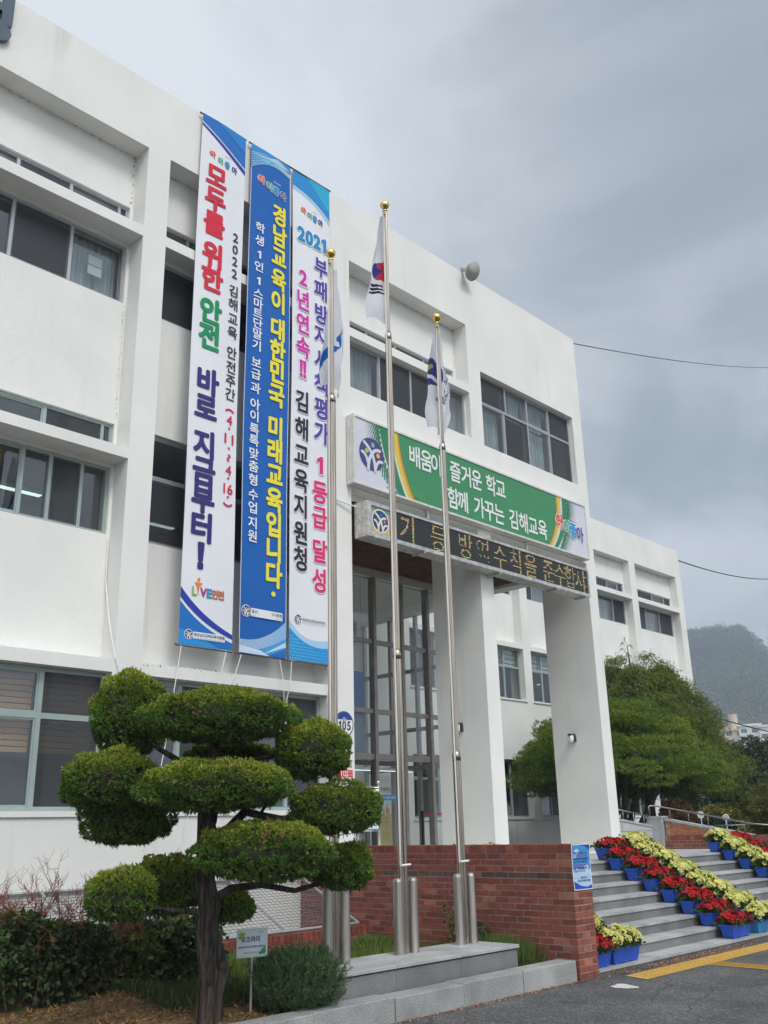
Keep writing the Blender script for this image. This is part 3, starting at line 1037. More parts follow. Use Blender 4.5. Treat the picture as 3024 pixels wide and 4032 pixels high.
# glazed lobby front and right side
gx = [11.10] + [15.17 + 0.92 * k for k in range(-4, 4)] + [18.99]
zt = [1.1, 3.15, 4.12, 5.66, 7.15]
mb = MB()
for z, hgt in ((3.15, 0.13), (4.12, 0.10), (5.66, 0.10)):
    for i in range(len(gx) - 1):
        mb.box(gx[i] + 0.045, gx[i + 1] - 0.045, 14.765, 14.85, z - hgt / 2, z + hgt / 2)
for i, x in enumerate(gx):
    mb.box(x - 0.045, x + 0.045, 14.72, 14.88, 1.102, 7.149)
sy = [15.05, 15.95, 16.9, 17.85, 18.85]
for y in sy:
    mb.box(18.93, 19.03, y - 0.045, y + 0.045, 1.102, 7.149)
for z, hgt in ((3.15, 0.12), (4.12, 0.10), (5.66, 0.10)):
    for i in range(len(sy) - 1):
        mb.box(18.94, 19.02, sy[i] + 0.046, sy[i + 1] - 0.046, z - hgt / 2, z + hgt / 2)
cw = mb.build('curtain_wall_frame', [M['steel_frame']], bld, BO)
mb = MB(); mb.box(11.09, 19.06, 14.74, 14.86, 7.15, 7.325)
mb.build('head_trim', [M['head_trim']], bld, BO)
mb = MB()
for i in range(len(gx) - 1):
    a, b = gx[i] + 0.04, gx[i + 1] - 0.04
    for j in range(len(zt) - 1):
        if j == 0 and i in (4, 5, 6):
            continue
        mb.add([(a, 14.81, zt[j]), (b, 14.81, zt[j]), (b, 14.81, zt[j + 1]), (a, 14.81, zt[j + 1])], [(0, 1, 2, 3)])
for i in range(len(sy) - 1):
    mb.add([(18.985, sy[i], 1.1), (18.985, sy[i + 1], 1.1), (18.985, sy[i + 1], 7.15), (18.985, sy[i], 7.15)], [(0, 1, 2, 3)])
mb.build('pane', [M['glass_lobby']], cw, BO)


def door_tf(u, v, d):
    return (u, 14.79 - d, v)


for i, txt in ((5, '배움이 즐거운 학교 함께 가꾸는'), (6, '참여하고 청렴실천 같이하고 행복교육')):
    a, b = (gx[i - 1] + 0.05, gx[i] - 0.05)
    mb = MB()
    csg(mb, [('+', a, b, 14.79, 14.84, 1.13, 3.07), ('-', a + 0.05, b - 0.05, 14.79, 14.84, 1.25, 2.97)])
    dr = mb.build('door', [M['dark']], bld, BO)
    g = MB(); g.add([(a + 0.05, 14.815, 1.25), (b - 0.05, 14.815, 1.25), (b - 0.05, 14.815, 2.97), (a + 0.05, 14.815, 2.97)], [(0, 1, 2, 3)])
    g.build('pane', [M['glass_lobby']], dr, BO)
    g = MB()
    poly(g, [(a + 0.06, 2.245), (b - 0.06, 2.245), (b - 0.06, 2.365), (a + 0.06, 2.365)], door_tf, 0.003, (0.16, 0.42, 0.74))
    poly(g, [(a + 0.07, 2.255), (b - 0.07, 2.255), (b - 0.07, 2.355), (a + 0.07, 2.355)], door_tf, 0.005, (0.02, 0.19, 0.50))
    V_w = line(MB(), txt, 0, 0, 0.06, door_tf)
    line(g, txt, a + 0.10, 2.305, 0.06, door_tf, 0.008, 0.01, (0.8, 0.8, 0.8), sx=(b - a - 0.2) / V_w)
    g.build('sticker_band', [M['print']], dr, BO)
    g = MB()
    hx = b - 0.13 if i == 5 else a + 0.13
    g.tube([(hx, 14.78, 1.95), (hx, 14.71, 1.97), (hx, 14.71, 2.23), (hx, 14.78, 2.25)], 0.016, 8)
    g.build('handle', [M['steel_bright']], dr, BO)

# fluorescent tubes seen through the second-floor windows
def ceiling_lamp(x, y, z, lx, ly, label):
    t = thing('ceiling_lamp', label, 'lamp', (x, y, z), group='lit ceiling lamps inside the offices')
    mb = MB(); mb.box(x - lx / 2, x + lx / 2, y - ly / 2, y + ly / 2, z + 0.012, z + 0.07)
    mb.build('housing', [M['sign_frame']], t, (x, y, z))
    mb = MB(); mb.box(x - lx / 2 + 0.01, x + lx / 2 - 0.01, y - ly / 2 + 0.01, y + ly / 2 - 0.01, z, z + 0.01)
    mb.build('tube', [M['tube']], t, (x, y, z))


ceiling_lamp(5.75, 14.0, 6.90, 1.9, 0.13, 'lit strip lamp seen through the left second-floor window beside the pier')
ceiling_lamp(8.55, 14.0, 6.88, 1.4, 0.13, 'lit strip lamp in the dark second-floor window left of the banners')
ceiling_lamp(27.2, 21.5, 7.0, 1.6, 0.2, 'lit strip lamp in the left wing window between the pillars')
ceiling_lamp(32.1, 21.5, 6.9, 1.6, 0.2, 'lit strip lamp in the wing window next to the right pillar')
ceiling_lamp(17.9, 17.2, 3.05, 2.2, 0.12, 'lit strip lamp low in the glazed entrance lobby')

# lettering on the parapet: the last syllable of the office name
mb = MB()
V, Fc = glyph('청')
def ltf(u, v, d): return (u, F - d, v)
W_ = 0.80
n = len(V)
fs = [f for f in Fc]
ed = {}
for f in Fc:
    for i in range(len(f)):
        e = (f[i], f[(i + 1) % len(f)])
        ed[e] = ed.get(e, 0) + 1
for (a, b) in ed:
    if (b, a) not in ed:
        fs.append((b, a, a + n, b + n))
for k, (ox, oz) in enumerate(stamps(0.045)):
    u = 3.885 + (V[:, 0] + ox - 0.46) * W_ / 0.86; v = 12.90 + (V[:, 1] + oz - 0.375) * W_ / 0.86
    mb.add([ltf(a, b, 0.075 + 0.0002 * k) for a, b in zip(u, v)] + [ltf(a, b, 0.012 - 0.0002 * k) for a, b in zip(u, v)], fs)
lt = tag(mb.build('sign_letter', [M['letter']], None, (3.84, F, 12.9)), 'thick slate blue Korean letter fixed high on the white parapet', 'letter')


# ================================================================== BANNERS
WHT = (0.74, 0.75, 0.79)
BLU = (0.012, 0.115, 0.42)
SKY = (0.03, 0.30, 0.66)
CYA = (0.05, 0.48, 0.72)
PALE = (0.36, 0.56, 0.76)
RED = (0.62, 0.018, 0.045)
GRN = (0.0, 0.26, 0.095)
NVY = (0.035, 0.025, 0.17)
BLK = (0.025, 0.025, 0.04)
YEL = (0.80, 0.70, 0.055)
PUR = (0.085, 0.05, 0.34)
MAG = (0.60, 0.03, 0.36)
PNK = (0.68, 0.03, 0.16)


def hang(x, z, amp=0.008):
    return amp * (math.sin(x * 5.2 + z * 0.35) + 0.5 * math.sin(z * 1.9 + x)) + 0.016 * math.sin(z * 0.75 + x * 1.3)


def btf(u, v, d):
    return (u, F - 0.068 - hang(u, v) - d, v)


def logo(mb, x, z, w, tf, d, outline=False, k=0.27):
    """the round 'child is good' word mark: four coloured syllables and a caption"""
    em = w * k
    ch = [('아', (0.72, 0.10, 0.05), 0.12, 0.05), ('이', (0.05, 0.40, 0.22), 0.38, -0.03), ('좋', (0.06, 0.28, 0.58), 0.61, -0.05), ('아', (0.07, 0.07, 0.30), 0.86, -0.08)]
    if outline:
        for c, col, px, pz in ch:
            put(mb, c, x + px * w, z + pz * w, em * 0.95, em * 1.1, tf, d, 0.09, (0.78, 0.8, 0.84))
        disc(mb, x + 0.075 * w, z + 0.06 * w, em * 0.42, tf, d, (0.78, 0.8, 0.84), 14)
        d += 0.003
    for c, col, px, pz in ch:
        put(mb, c, x + px * w, z + pz * w, em * 0.95, em * 1.1, tf, d, 0.045, col)
    disc(mb, x + 0.075 * w, z + 0.065 * w, em * 0.33, tf, d + 0.002, (0.72, 0.10, 0.05), 16)
    stroke(mb, [(x + 0.075 * w + em * 0.19 * math.cos(t), z + 0.06 * w + em * 0.19 * math.sin(t)) for t in [PI * 1.15 + PI * 0.7 * k / 6 for k in range(7)]], em * 0.05, tf, d + 0.004, (0.85, 0.85, 0.8))
    for q in (-0.1, 0.1):
        disc(mb, x + 0.075 * w + q * em, z + 0.065 * w + em * 0.1, em * 0.04, tf, d + 0.004, (0.85, 0.85, 0.8), 8)
    cap = (0.2, 0.2, 0.22) if not outline else (0.75, 0.78, 0.85)
    line(mb, '경남교육', x + 0.52 * w, z + 0.20 * w, em * 0.30, tf, d, 0.0, cap)


def office_mark(mb, x, z, h, w, tf, d, plate=True):
    """small emblem with the office name beside it"""
    emblem(mb, x + h * 0.5, z, h * 0.5, tf, d, ring=True, step=0.0025)
    if plate:
        poly(mb, [(x + h * 1.08, z - h * 0.42), (x + w, z - h * 0.42), (x + w, z + h * 0.36), (x + h * 1.08, z + h * 0.36)], tf, d, (0.74, 0.77, 0.82))
    t = '경상남도김해교육지원청'
    em = (w - h * 1.2) / (0.92 * len(t))
    line(mb, t, x + h * 1.14, z + h * 0.06, em, tf, d + 0.004, 0.012, BLK)
    t2 = 'GYEONGSANGNAMDO GIMHAE OFFICE OF EDUCATION'
    line(mb, t2, x + h * 1.16, z - h * 0.32, em * 0.33, tf, d + 0.004, 0.0, (0.15, 0.15, 0.25), sx=(w - h * 1.25) / (em * 0.33 * 25.5))


def cloth(mb, x0, x1, z0, z1, col):
    nx, nz = 8, 90
    vs = []
    for j in range(nz + 1):
        for i in range(nx + 1):
            vs.append(btf(x0 + (x1 - x0) * i / nx, z0 + (z1 - z0) * j / nz, 0))
    fs = []
    for j in range(nz):
        for i in range(nx):
            a = j * (nx + 1) + i
            fs.append((a, a + 1, a + nx + 2, a + nx + 1))
    mb.add(vs, fs, 0, col)


def edge_fix(pts):
    return pts


def banner(x0, label, base, cords):
    x1 = x0 + 0.925
    loc = (x0, F - 0.06, 4.18)
    t = thing('hanging_banner', label, 'banner', loc, group='tall vertical banners hanging from the parapet')
    mb = MB(); cloth(mb, x0, x1, 4.18, 13.33, base)
    # white hem
    if base != WHT:
        for a, b in ((x0, x0 + 0.012), (x1 - 0.012, x1)):
            n = 60
            band(mb, [(b, 4.18 + 9.15 * i / n) for i in range(n + 1)], [(a, 4.18 + 9.15 * i / n) for i in range(n + 1)], lambda u, v, d: btf(u, v, d), 0.002, (0.7, 0.72, 0.76))
    mb.build('cloth', [M['cloth']], t, loc)
    for z in (13.33, 4.18):
        mb = MB(); mb.tube([(x0 - 0.04, F - 0.055, z), (x1 + 0.03, F - 0.055, z)], 0.016, 8)
        mb.build('batten', [M['twig']], t, loc)
    for (xa, za, xb, zb) in cords:
        mb = MB(); mb.tube([(xa, F - 0.075, za), (xa * 0.5 + xb * 0.5, F - 0.10, (za + zb) / 2), (xb, F - 0.02, zb)], 0.007, 5)
        mb.build('cord', [M['cord']], t, loc)
    return t, x0, x1, loc


def hang_line(mb, items, w, h, col, off=0.03, d=0.012, out=None):
    for ch, x, z in items:
        ww, hh = w, h
        if not is_hangul(ch[0]):
            hh = h * 0.80
            ww = w * (0.52 if len(ch) == 1 else 0.85)
            if ch == '1': ww = w * 0.34
            if ch == '.': ww = hh = w * 0.16
            if ch in '()': ww = w * 0.75; hh = w * 0.30
            if ch == '~': ww = w * 0.2; hh = w * 0.5
            if ch == '!': ww = w * 0.20; hh = h * 0.9
            if ch == '!!': ww = w * 0.42; hh = h * 0.85
        V, _ = glyph(ch, 0)
        if out:
            put(mb, ch, x + 0.008, z - 0.008, ww * (1.0 if is_hangul(ch[0]) else 1.12), hh * (1.0 if is_hangul(ch[0]) else 1.06), btf, d - 0.008, off + 0.04, (0.50, 0.51, 0.55))
            put(mb, ch, x, z, ww * (1.0 if is_hangul(ch[0]) else 1.08), hh * (1.0 if is_hangul(ch[0]) else 1.04), btf, d - 0.004, off + 0.04, out)
        if ch in '()~':
            # written sideways on a vertical line
            if ch == '~':
                pts = [(x + 0.02 * math.sin(k / 8 * 2 * PI) * 1.2, z + hh / 2 - hh * k / 8) for k in range(9)]
            else:
                s = 1 if ch == '(' else -1
                pts = [(x - ww / 2 + ww * k / 10, z + s * (hh * 0.5 * math.sin(PI * k / 10) - hh * 0.25)) for k in range(11)]
            stroke(mb, pts, 0.03, btf, d, col)
            continue
        put(mb, ch, x, z, ww, hh, btf, d, off, col)


def print_part(t, loc, name, fn):
    mb = MB(); fn(mb)
    return mb.build(name, [M['print']], t, loc)


# --- banner 1: white, safety week
t, x0, x1, loc = banner(7.565, 'white banner with large red, green and navy Korean words, leftmost of the three', WHT,
                        [(7.62, 4.17, 7.23, 1.47), (8.40, 4.17, 7.77, 1.47)])
def b1art(mb):
    top = [(x0 + (x1 - x0) * k / 12, 13.325) for k in range(13)]
    low = bez((x0, 13.17), (x0 + 0.40, 12.98), (x1, 12.67), 12)
    band(mb, top, low, btf, 0.004, (0.010, 0.14, 0.47))
    c1 = bez((x0 + 0.25, 13.325), (x0 + 0.62, 13.18), (x1, 12.98), 12)
    band(mb, [(u, 13.325) for u, v in c1], c1, btf, 0.007, (0.015, 0.20, 0.55))
    l2 = [(u, v - 0.035) for u, v in low]
    l3 = [(u, v - 0.085 - 0.05 * (u - x0)) for u, v in low]
    band(mb, l2, l3, btf, 0.005, (0.02, 0.04, 0.33))
    hi = bez((x0, 5.02), (x0 + 0.38, 4.62), (x1, 4.42), 12)
    h2 = [(u, v - 0.15 + 0.09 * (u - x0)) for u, v in hi]
    band(mb, hi, h2, btf, 0.005, (0.02, 0.045, 0.36))
    h3 = [(u, v - 0.055) for u, v in h2]
    band(mb, h3, [(u, 4.19) for u, v in h3], btf, 0.004, (0.010, 0.155, 0.50))
    c2 = bez((x0, 4.42), (x0 + 0.45, 4.30), (x0 + 0.7, 4.19), 8)
    band(mb, c2, [(u, 4.188) for u, v in c2], btf, 0.007, (0.02, 0.27, 0.66))
print_part(t, loc, 'printed_artwork', b1art)
print_part(t, loc, 'logo', lambda mb: logo(mb, 7.72, 12.565, 0.62, btf, 0.010, False, 0.18))
big = [('모', 12.19), ('두', 11.74), ('를', 11.26), ('위', 10.67), ('한', 10.21), ('안', 9.62), ('전', 9.16), ('바', 8.37), ('로', 7.92), ('지', 7.30), ('금', 6.86), ('부', 6.42), ('터', 5.97), ('!', 5.53)]
def b1big(mb):
    for i, (c, z) in enumerate(big):
        col = RED if i < 5 else GRN if i < 7 else NVY
        hang_line(mb, [(c, 7.895 if i < 8 else 7.88, z)], 0.40, 0.415, col, 0.042)
print_part(t, loc, 'lettering', b1big)
sm = [('2', 11.2), ('0', 10.97), ('2', 10.74), ('2', 10.50), ('김', 10.17), ('해', 9.92), ('교', 9.65), ('육', 9.40), ('안', 9.03), ('전', 8.77), ('주', 8.53), ('간', 8.29), ('(', 8.01), ('4', 7.84), ('.', 7.70), ('11', 7.52), ('.', 7.36), ('~', 7.20), ('4', 6.99), ('.', 6.86), ('16', 6.68), ('.', 6.55), (')', 6.42)]
def b1small(mb):
    for i, (c, z) in enumerate(sm):
        hang_line(mb, [(c, 8.335, z)], 0.20, 0.20, BLK if i < 12 else (0.60, 0.02, 0.06), 0.015)
print_part(t, loc, 'lettering', b1small)
def b1live(mb):
    z = 4.985
    for c, x, w, col in (('L', 7.80, 0.07, (0.30, 0.46, 0.10)), ('V', 7.955, 0.10, (0.42, 0.02, 0.26)), ('E', 8.06, 0.08, (0.02, 0.30, 0.50)), ('안', 8.16, 0.115, (0.56, 0.13, 0.05)), ('전', 8.265, 0.115, (0.56, 0.13, 0.05))):
        put(mb, c, x, z, w, 0.125, btf, 0.010, 0.04, col)
    poly(mb, [(7.80, 5.12), (7.935, 5.12), (7.88, 5.05), (7.865, 4.92), (7.845, 5.05)], btf, 0.011, (0.75, 0.22, 0.03))
    disc(mb, 7.868, 5.165, 0.026, btf, 0.011, (0.75, 0.22, 0.03), 12)
print_part(t, loc, 'logo', b1live)
print_part(t, loc, 'office_mark', lambda mb: office_mark(mb, 7.665, 4.345, 0.13, 0.69, btf, 0.012))

# --- banner 2: blue
t, x0, x1, loc = banner(8.62, 'deep blue banner with yellow and white Korean lettering, middle of the three', BLU,
                        [(8.68, 4.16, 8.42, 3.5), (9.42, 4.16, 9.56, 3.45)])
def b2art(mb):
    low = bez((x0, 12.80), (x0 + 0.45, 13.22), (x1, 13.02), 14)
    band(mb, [(u, 13.325) for u, v in low], low, btf, 0.004, (0.03, 0.24, 0.55))
    for k in range(7):
        c = bez((x0, 12.83 + 0.05 * k), (x0 + 0.4, 13.20 + 0.02 * k), (x1, 13.05 + 0.012 * k), 14)
        stroke(mb, c, 0.010, btf, 0.007, (0.45, 0.66, 0.82), caps=False)
    poly(mb, [(x0, 13.12), (x0 + 0.62, 13.29), (x1, 13.19), (x0 + 0.45, 13.17)], btf, 0.009, (0.38, 0.55, 0.70))
    poly(mb, [(x0, 13.05), (x0 + 0.5, 13.16), (x1, 13.14), (x0 + 0.4, 13.09)], btf, 0.0085, CYA)
    hi = bez((x0, 4.40), (x0 + 0.55, 4.36), (x1, 4.78), 14)
    band(mb, hi, [(u, 4.19) for u, v in hi], btf, 0.004, (0.06, 0.32, 0.66))
    for k in range(9):
        c = bez((x0, 4.38 - 0.018 * k), (x0 + 0.5, 4.36 - 0.014 * k), (x1, 4.76 - 0.03 * k), 14)
        stroke(mb, c, 0.008, btf, 0.006, (0.62, 0.72, 0.82), caps=False)
    poly(mb, [(x0, 4.19), (x0, 4.30), (x0 + 0.42, 4.26), (x0 + 0.60, 4.19)], btf, 0.007, (0.55, 0.66, 0.78))
    poly(mb, [(x0 + 0.45, 4.20), (x1 - 0.01, 4.44), (x1 - 0.01, 4.36)], btf, 0.008, (0.50, 0.68, 0.80))
    poly(mb, [(x0 + 0.55, 4.19), (x1 - 0.01, 4.34), (x1 - 0.01, 4.19)], btf, 0.007, (0.01, 0.15, 0.50))
print_part(t, loc, 'printed_artwork', b2art)
print_part(t, loc, 'logo', lambda mb: logo(mb, 8.77, 12.62, 0.68, btf, 0.010, True, 0.22))
wh = [('학', 11.65), ('생', 11.39), ('1', 11.11), ('인', 10.87), ('1', 10.59), ('스', 10.34), ('마', 10.15), ('트', 9.96), ('단', 9.77), ('말', 9.57), ('기', 9.36), ('보', 9.04), ('급', 8.83), ('과', 8.58), ('아', 8.29), ('이', 8.08), ('톡', 7.85), ('톡', 7.65), ('맞', 7.42), ('춤', 7.20), ('형', 6.97), ('수', 6.72), ('업', 6.50), ('지', 6.25), ('원', 6.03)]
print_part(t, loc, 'lettering', lambda mb: [hang_line(mb, [(c, 8.845, z)], 0.195, 0.178, (0.74, 0.77, 0.84), 0.022) for c, z in wh])
ye = [('경', 12.1), ('남', 11.67), ('교', 11.24), ('육', 10.79), ('이', 10.35), ('대', 9.82), ('한', 9.40), ('민', 9.00), ('국', 8.58), ('미', 7.99), ('래', 7.58), ('교', 7.16), ('육', 6.73), ('입', 6.31), ('니', 5.89), ('다', 5.48), ('.', 5.17)]
print_part(t, loc, 'lettering', lambda mb: [hang_line(mb, [(c, 9.275, z)], 0.32, 0.375, YEL, 0.04) for c, z in ye])
print_part(t, loc, 'office_mark', lambda mb: office_mark(mb, 8.66, 4.83, 0.165, 0.80, btf, 0.012))

# --- banner 3: white, grade one
t, x0, x1, loc = banner(9.605, 'white banner with purple, pink and black outlined Korean words, rightmost beside the flagpole', WHT,
                        [(9.66, 4.16, 9.58, 3.45), (10.43, 4.16, 10.45, 3.6)])
def b3art(mb):
    low = bez((x0, 12.98), (x0 + 0.5, 12.96), (x1, 12.62), 14)
    lo2 = bez((x0, 12.90), (x0 + 0.5, 12.90), (x1, 12.50), 14)
    band(mb, [(u, v + 0.005) for u, v in low], lo2, btf, 0.004, (0.38, 0.56, 0.76))
    band(mb, [(u, 13.325) for u, v in low], low, btf, 0.005, (0.015, 0.24, 0.58))
    c = bez((x0 + 0.35, 13.325), (x0 + 0.6, 13.1), (x1, 12.80), 10)
    band(mb, [(u, 13.325) for u, v in c], c, btf, 0.007, (0.02, 0.38, 0.62))
    for i in range(17):
        for j in range(9):
            u = x0 + 0.10 + 0.05 * i + 0.025 * (j % 2); v = 13.28 - 0.055 * j
            if u < x1 - 0.02 and v > 13.0 - 0.36 * ((u - x0) / 0.92) ** 2 + 0.02:
                disc(mb, u, v, 0.006 + 0.010 * (u - x0), btf, 0.010, (0.06, 0.46, 0.74), 6)
    hi = bez((x0, 4.83), (x0 + 0.30, 4.42), (x1, 4.60), 14)
    h2 = bez((x0, 4.70), (x0 + 0.36, 4.36), (x1, 4.46), 14)
    band(mb, hi, [(u, v - 0.01) for u, v in h2], btf, 0.004, (0.36, 0.58, 0.80))
    band(mb, h2, [(u, 4.19) for u, v in h2], btf, 0.005, (0.02, 0.27, 0.64))
    for i in range(18):
        for j in range(10):
            u = x0 + 0.03 + 0.05 * i + 0.025 * (j % 2); v = 4.215 + 0.05 * j
            if u < x1 - 0.02 and v < 4.62 - 0.62 * (u - x0) + 0.45 * (u - x0) ** 2:
                disc(mb, u, v, 0.019 - 0.010 * (u - x0), btf, 0.009, (0.10, 0.50, 0.78), 6)
print_part(t, loc, 'printed_artwork', b3art)
print_part(t, loc, 'logo', lambda mb: logo(mb, 9.80, 12.51, 0.56, btf, 0.010, False, 0.21))
OUT = (0.78, 0.79, 0.83)
def b3num(mb):
    for k, c in enumerate('2021'):
        x = 9.81 + 0.19 * k - (0.02 if k == 3 else 0)
        for o, dd, cc in ((0.12, 0.004, (0.5, 0.51, 0.55)), (0.11, 0.008, OUT), (0.055, 0.012, (0.015, 0.24, 0.52))):
            put(mb, c, x + (0.008 if dd < 0.005 else 0), 12.0 - (0.008 if dd < 0.005 else 0), 0.145 if c != '1' else 0.085, 0.27, btf, dd, o, cc)
print_part(t, loc, 'lettering', b3num)
pu = [('부', 11.49), ('패', 11.02), ('방', 10.52), ('지', 10.08), ('시', 9.60), ('책', 9.11), ('평', 8.65), ('가', 8.19)]
print_part(t, loc, 'lettering', lambda mb: [hang_line(mb, [(c, 10.285, z)], 0.315, 0.365, PUR, 0.034, 0.012, OUT) for c, z in pu])
pk = [('1', 7.59), ('등', 7.10), ('급', 6.65), ('달', 6.06), ('성', 5.56)]
print_part(t, loc, 'lettering', lambda mb: [hang_line(mb, [(c, 10.265, z)], 0.315, 0.365, PNK, 0.034, 0.012, OUT) for c, z in pk])
mg = [('2', 11.09), ('년', 10.63), ('연', 10.16), ('속', 9.70), ('!!', 9.27)]
print_part(t, loc, 'lettering', lambda mb: [hang_line(mb, [(c, 9.855, z)], 0.31, 0.365, MAG, 0.034, 0.012, OUT) for c, z in mg])
bk = [('김', 8.65), ('해', 8.15), ('교', 7.67), ('육', 7.21), ('지', 6.76), ('원', 6.29), ('청', 5.85)]
print_part(t, loc, 'lettering', lambda mb: [hang_line(mb, [(c, 9.85, z)], 0.31, 0.365, BLK, 0.034, 0.012, OUT) for c, z in bk])
print_part(t, loc, 'office_mark', lambda mb: office_mark(mb, 9.72, 4.85, 0.14, 0.68, btf, 0.012, False))


# ================================================================== ENTRANCE SIGNS
def stf(u, v, d):
    return (u, F - 0.175 - d, v)


SX0, SX1, SZ0, SZ1 = 10.96, 18.57, 7.425, 8.745
loc = (SX0, F, SZ0)
t = thing('fascia_sign', 'long green and white fascia sign with white Korean slogan above the entrance', 'sign', loc)
mb = MB()
mb.box(SX0 + 0.03, SX1 - 0.03, F - 0.165, F - 0.001, SZ0 + 0.03, SZ1 - 0.03)
csg(mb, [('+', SX0, SX1, F - 0.195, F - 0.02, SZ0, SZ1), ('-', SX0 + 0.04, SX1 - 0.04, F - 0.195, F - 0.02, SZ0 + 0.04, SZ1 - 0.04)])
mb.build('frame', [M['sign_frame']], t, loc)
a, b, c, e = SX0 + 0.04, SX1 - 0.04, SZ0 + 0.04, SZ1 - 0.04
LAV = (0.60, 0.61, 0.68)
SGR = (0.045, 0.24, 0.10)
SG2 = (0.03, 0.20, 0.10)
mb = MB()
poly(mb, [(a, c), (b, c), (b, e), (a, e)], stf, 0.0, LAV)
fa = mb.build('face', [M['sign']], t, loc)
mb = MB()
nL = 16
gl = bez((12.15, e), (12.20, 8.05), (12.56, c), nL)      # inner edge of the left arc
gr = bez((17.36, e), (17.42, 8.0), (16.95, c), nL)
band(mb, [(u, v) for u, v in gr], [(u, v) for u, v in gl], lambda u, v, d: stf(u, v, d), 0.003, SGR)
def arcs(l, offs, cols):
    for i in range(len(cols)):
        A = [(u + offs[i][0] + (offs[i][1] - offs[i][0]) * k / nL, v) for k, (u, v) in enumerate(l)]
        B = [(u + offs[i + 1][0] + (offs[i + 1][1] - offs[i + 1][0]) * k / nL, v) for k, (u, v) in enumerate(l)]
        band(mb, A, B, stf, 0.004 + 0.0006 * i, cols[i]) if offs[i][0] + offs[i][1] > offs[i + 1][0] + offs[i + 1][1] else band(mb, B, A, stf, 0.004 + 0.0006 * i, cols[i])
arcs(gl, [(0.0, 0.0), (-0.035, -0.075), (-0.16, -0.165), (-0.18, -0.235), (-0.50, -0.42)], [(0.72, 0.25, 0.03), (0.62, 0.52, 0.06), (0.60, 0.63, 0.62), SG2])
arcs(gr, [(0.0, 0.0), (0.06, 0.06), (0.17, 0.13), (0.235, 0.19), (0.42, 0.33)], [(0.70, 0.28, 0.05), (0.62, 0.55, 0.10), (0.60, 0.64, 0.63), SG2])
mb.build('printed_artwork', [M['sign']], t, loc)
mb = MB()
for j in range(26):
    for i in range(8):
        v = c + 0.03 + 0.049 * j
        u = 12.15 + 0.46 * (1 - (v - c) / (e - c)) ** 2 - 0.52 - 0.058 * i - 0.029 * (j % 2)
        rr = 0.030 * (1 - i / 7.5)
        if rr > 0.004 and u > a + 0.05 and v < e - 0.03:
            lim = 0.25 + 0.75 * abs((v - c) / (e - c) - 0.12)
            if i < 8 * min(1, lim + 0.1):
                disc(mb, u, v, rr, stf, 0.006, SG2, 8, rr * 1.15)
        u = 17.36 - 0.41 * (1 - (v - c) / (e - c)) ** 2 + 0.44 + 0.058 * i + 0.029 * (j % 2) + 0.0
        if rr > 0.004 and u < b - 0.04 and v < e - 0.03:
            disc(mb, u, v, rr, stf, 0.006, SG2, 8, rr * 1.15)
        # pale dots in the green field
        if i < 7 and j < 11:
            rr = 0.034 * (1 - i / 7) * (1 - j / 11)
            if rr > 0.004:
                disc(mb, 12.15 + 0.40 * (1 - (v - c) / (e - c)) ** 2 + 0.09 + 0.075 * i + 0.03 * (j % 2), v, rr, stf, 0.006, (0.075, 0.33, 0.12), 8, rr * 1.3)
                disc(mb, 17.36 - 0.38 * (1 - (v - c) / (e - c)) ** 2 - 0.09 - 0.075 * i - 0.03 * (j % 2), v, rr, stf, 0.006, (0.075, 0.33, 0.12), 8, rr * 1.3)
mb.build('dot_pattern', [M['sign']], t, loc)
mb = MB(); emblem(mb, 11.43, 8.08, 0.315, stf, 0.009, dark=(0.055, 0.055, 0.19), light=LAV)
mb.build('emblem', [M['sign']], t, loc)
mb = MB()
for txt, xs, z in (('배움이즐거운학교', (12.60, 12.93, 13.22, 13.80, 14.15, 14.48, 14.95, 15.28), 8.355), ('함께가꾸는김해교육', (13.69, 14.0, 14.51, 14.85, 15.18, 15.68, 16.03, 16.37, 16.73), 7.775)):
    for ch, x in zip(txt, xs):
        put(mb, ch, x, z, 0.335, 0.40, stf, 0.012, 0.022, (0.72, 0.76, 0.74))
mb.build('lettering', [M['sign']], t, loc)
mb = MB(); logo(mb, 17.30, 8.06, 1.08, stf, 0.013, True)
mb.build('logo', [M['sign']], t, loc)

# --- LED message board
LX0, LX1, LZ0, LZ1 = 11.13, 18.20, 6.46, 7.10
LY = F - 0.32
loc = (LX0, F, LZ0)
t = thing('led_message_board', 'long black dot matrix message board with yellow red Korean text hung under the green sign', 'sign', loc)
mb = MB()
mb.box(LX0, LX1, LY + 0.004, F - 0.02, LZ0, LZ1)
csg(mb, [('+', LX0, LX1, LY - 0.02, LY + 0.004, LZ0, LZ1), ('-', LX0 + 0.10, 11.72, LY - 0.02, LY + 0.004, LZ0 + 0.09, LZ1 - 0.07), ('-', 11.86, LX1 - 0.05, LY - 0.02, LY + 0.004, LZ0 + 0.07, LZ1 - 0.05)])
mb.build('case', [M['led_case']], t, loc)
def etf(u, v, d): return (u, LY - d, v)
mb = MB(); poly(mb, [(11.861, LZ0 + 0.071), (LX1 - 0.051, LZ0 + 0.071), (LX1 - 0.051, LZ1 - 0.051), (11.861, LZ1 - 0.051)], etf, -0.001, (1, 1, 1))
mb.build('panel', [M['led_panel']], t, loc)
mb = MB()
poly(mb, [(11.231, 6.551), (11.719, 6.551), (11.719, 7.029), (11.231, 7.029)], etf, -0.001, (0.50, 0.30, 0.12))
poly(mb, [(11.27, 6.56), (11.70, 6.575), (11.69, 6.80), (11.26, 6.79)], etf, 0.0, (0.60, 0.40, 0.19))
poly(mb, [(11.24, 6.97), (11.72, 6.95), (11.72, 7.025), (11.24, 7.025)], etf, 0.0, (0.12, 0.26, 0.33))
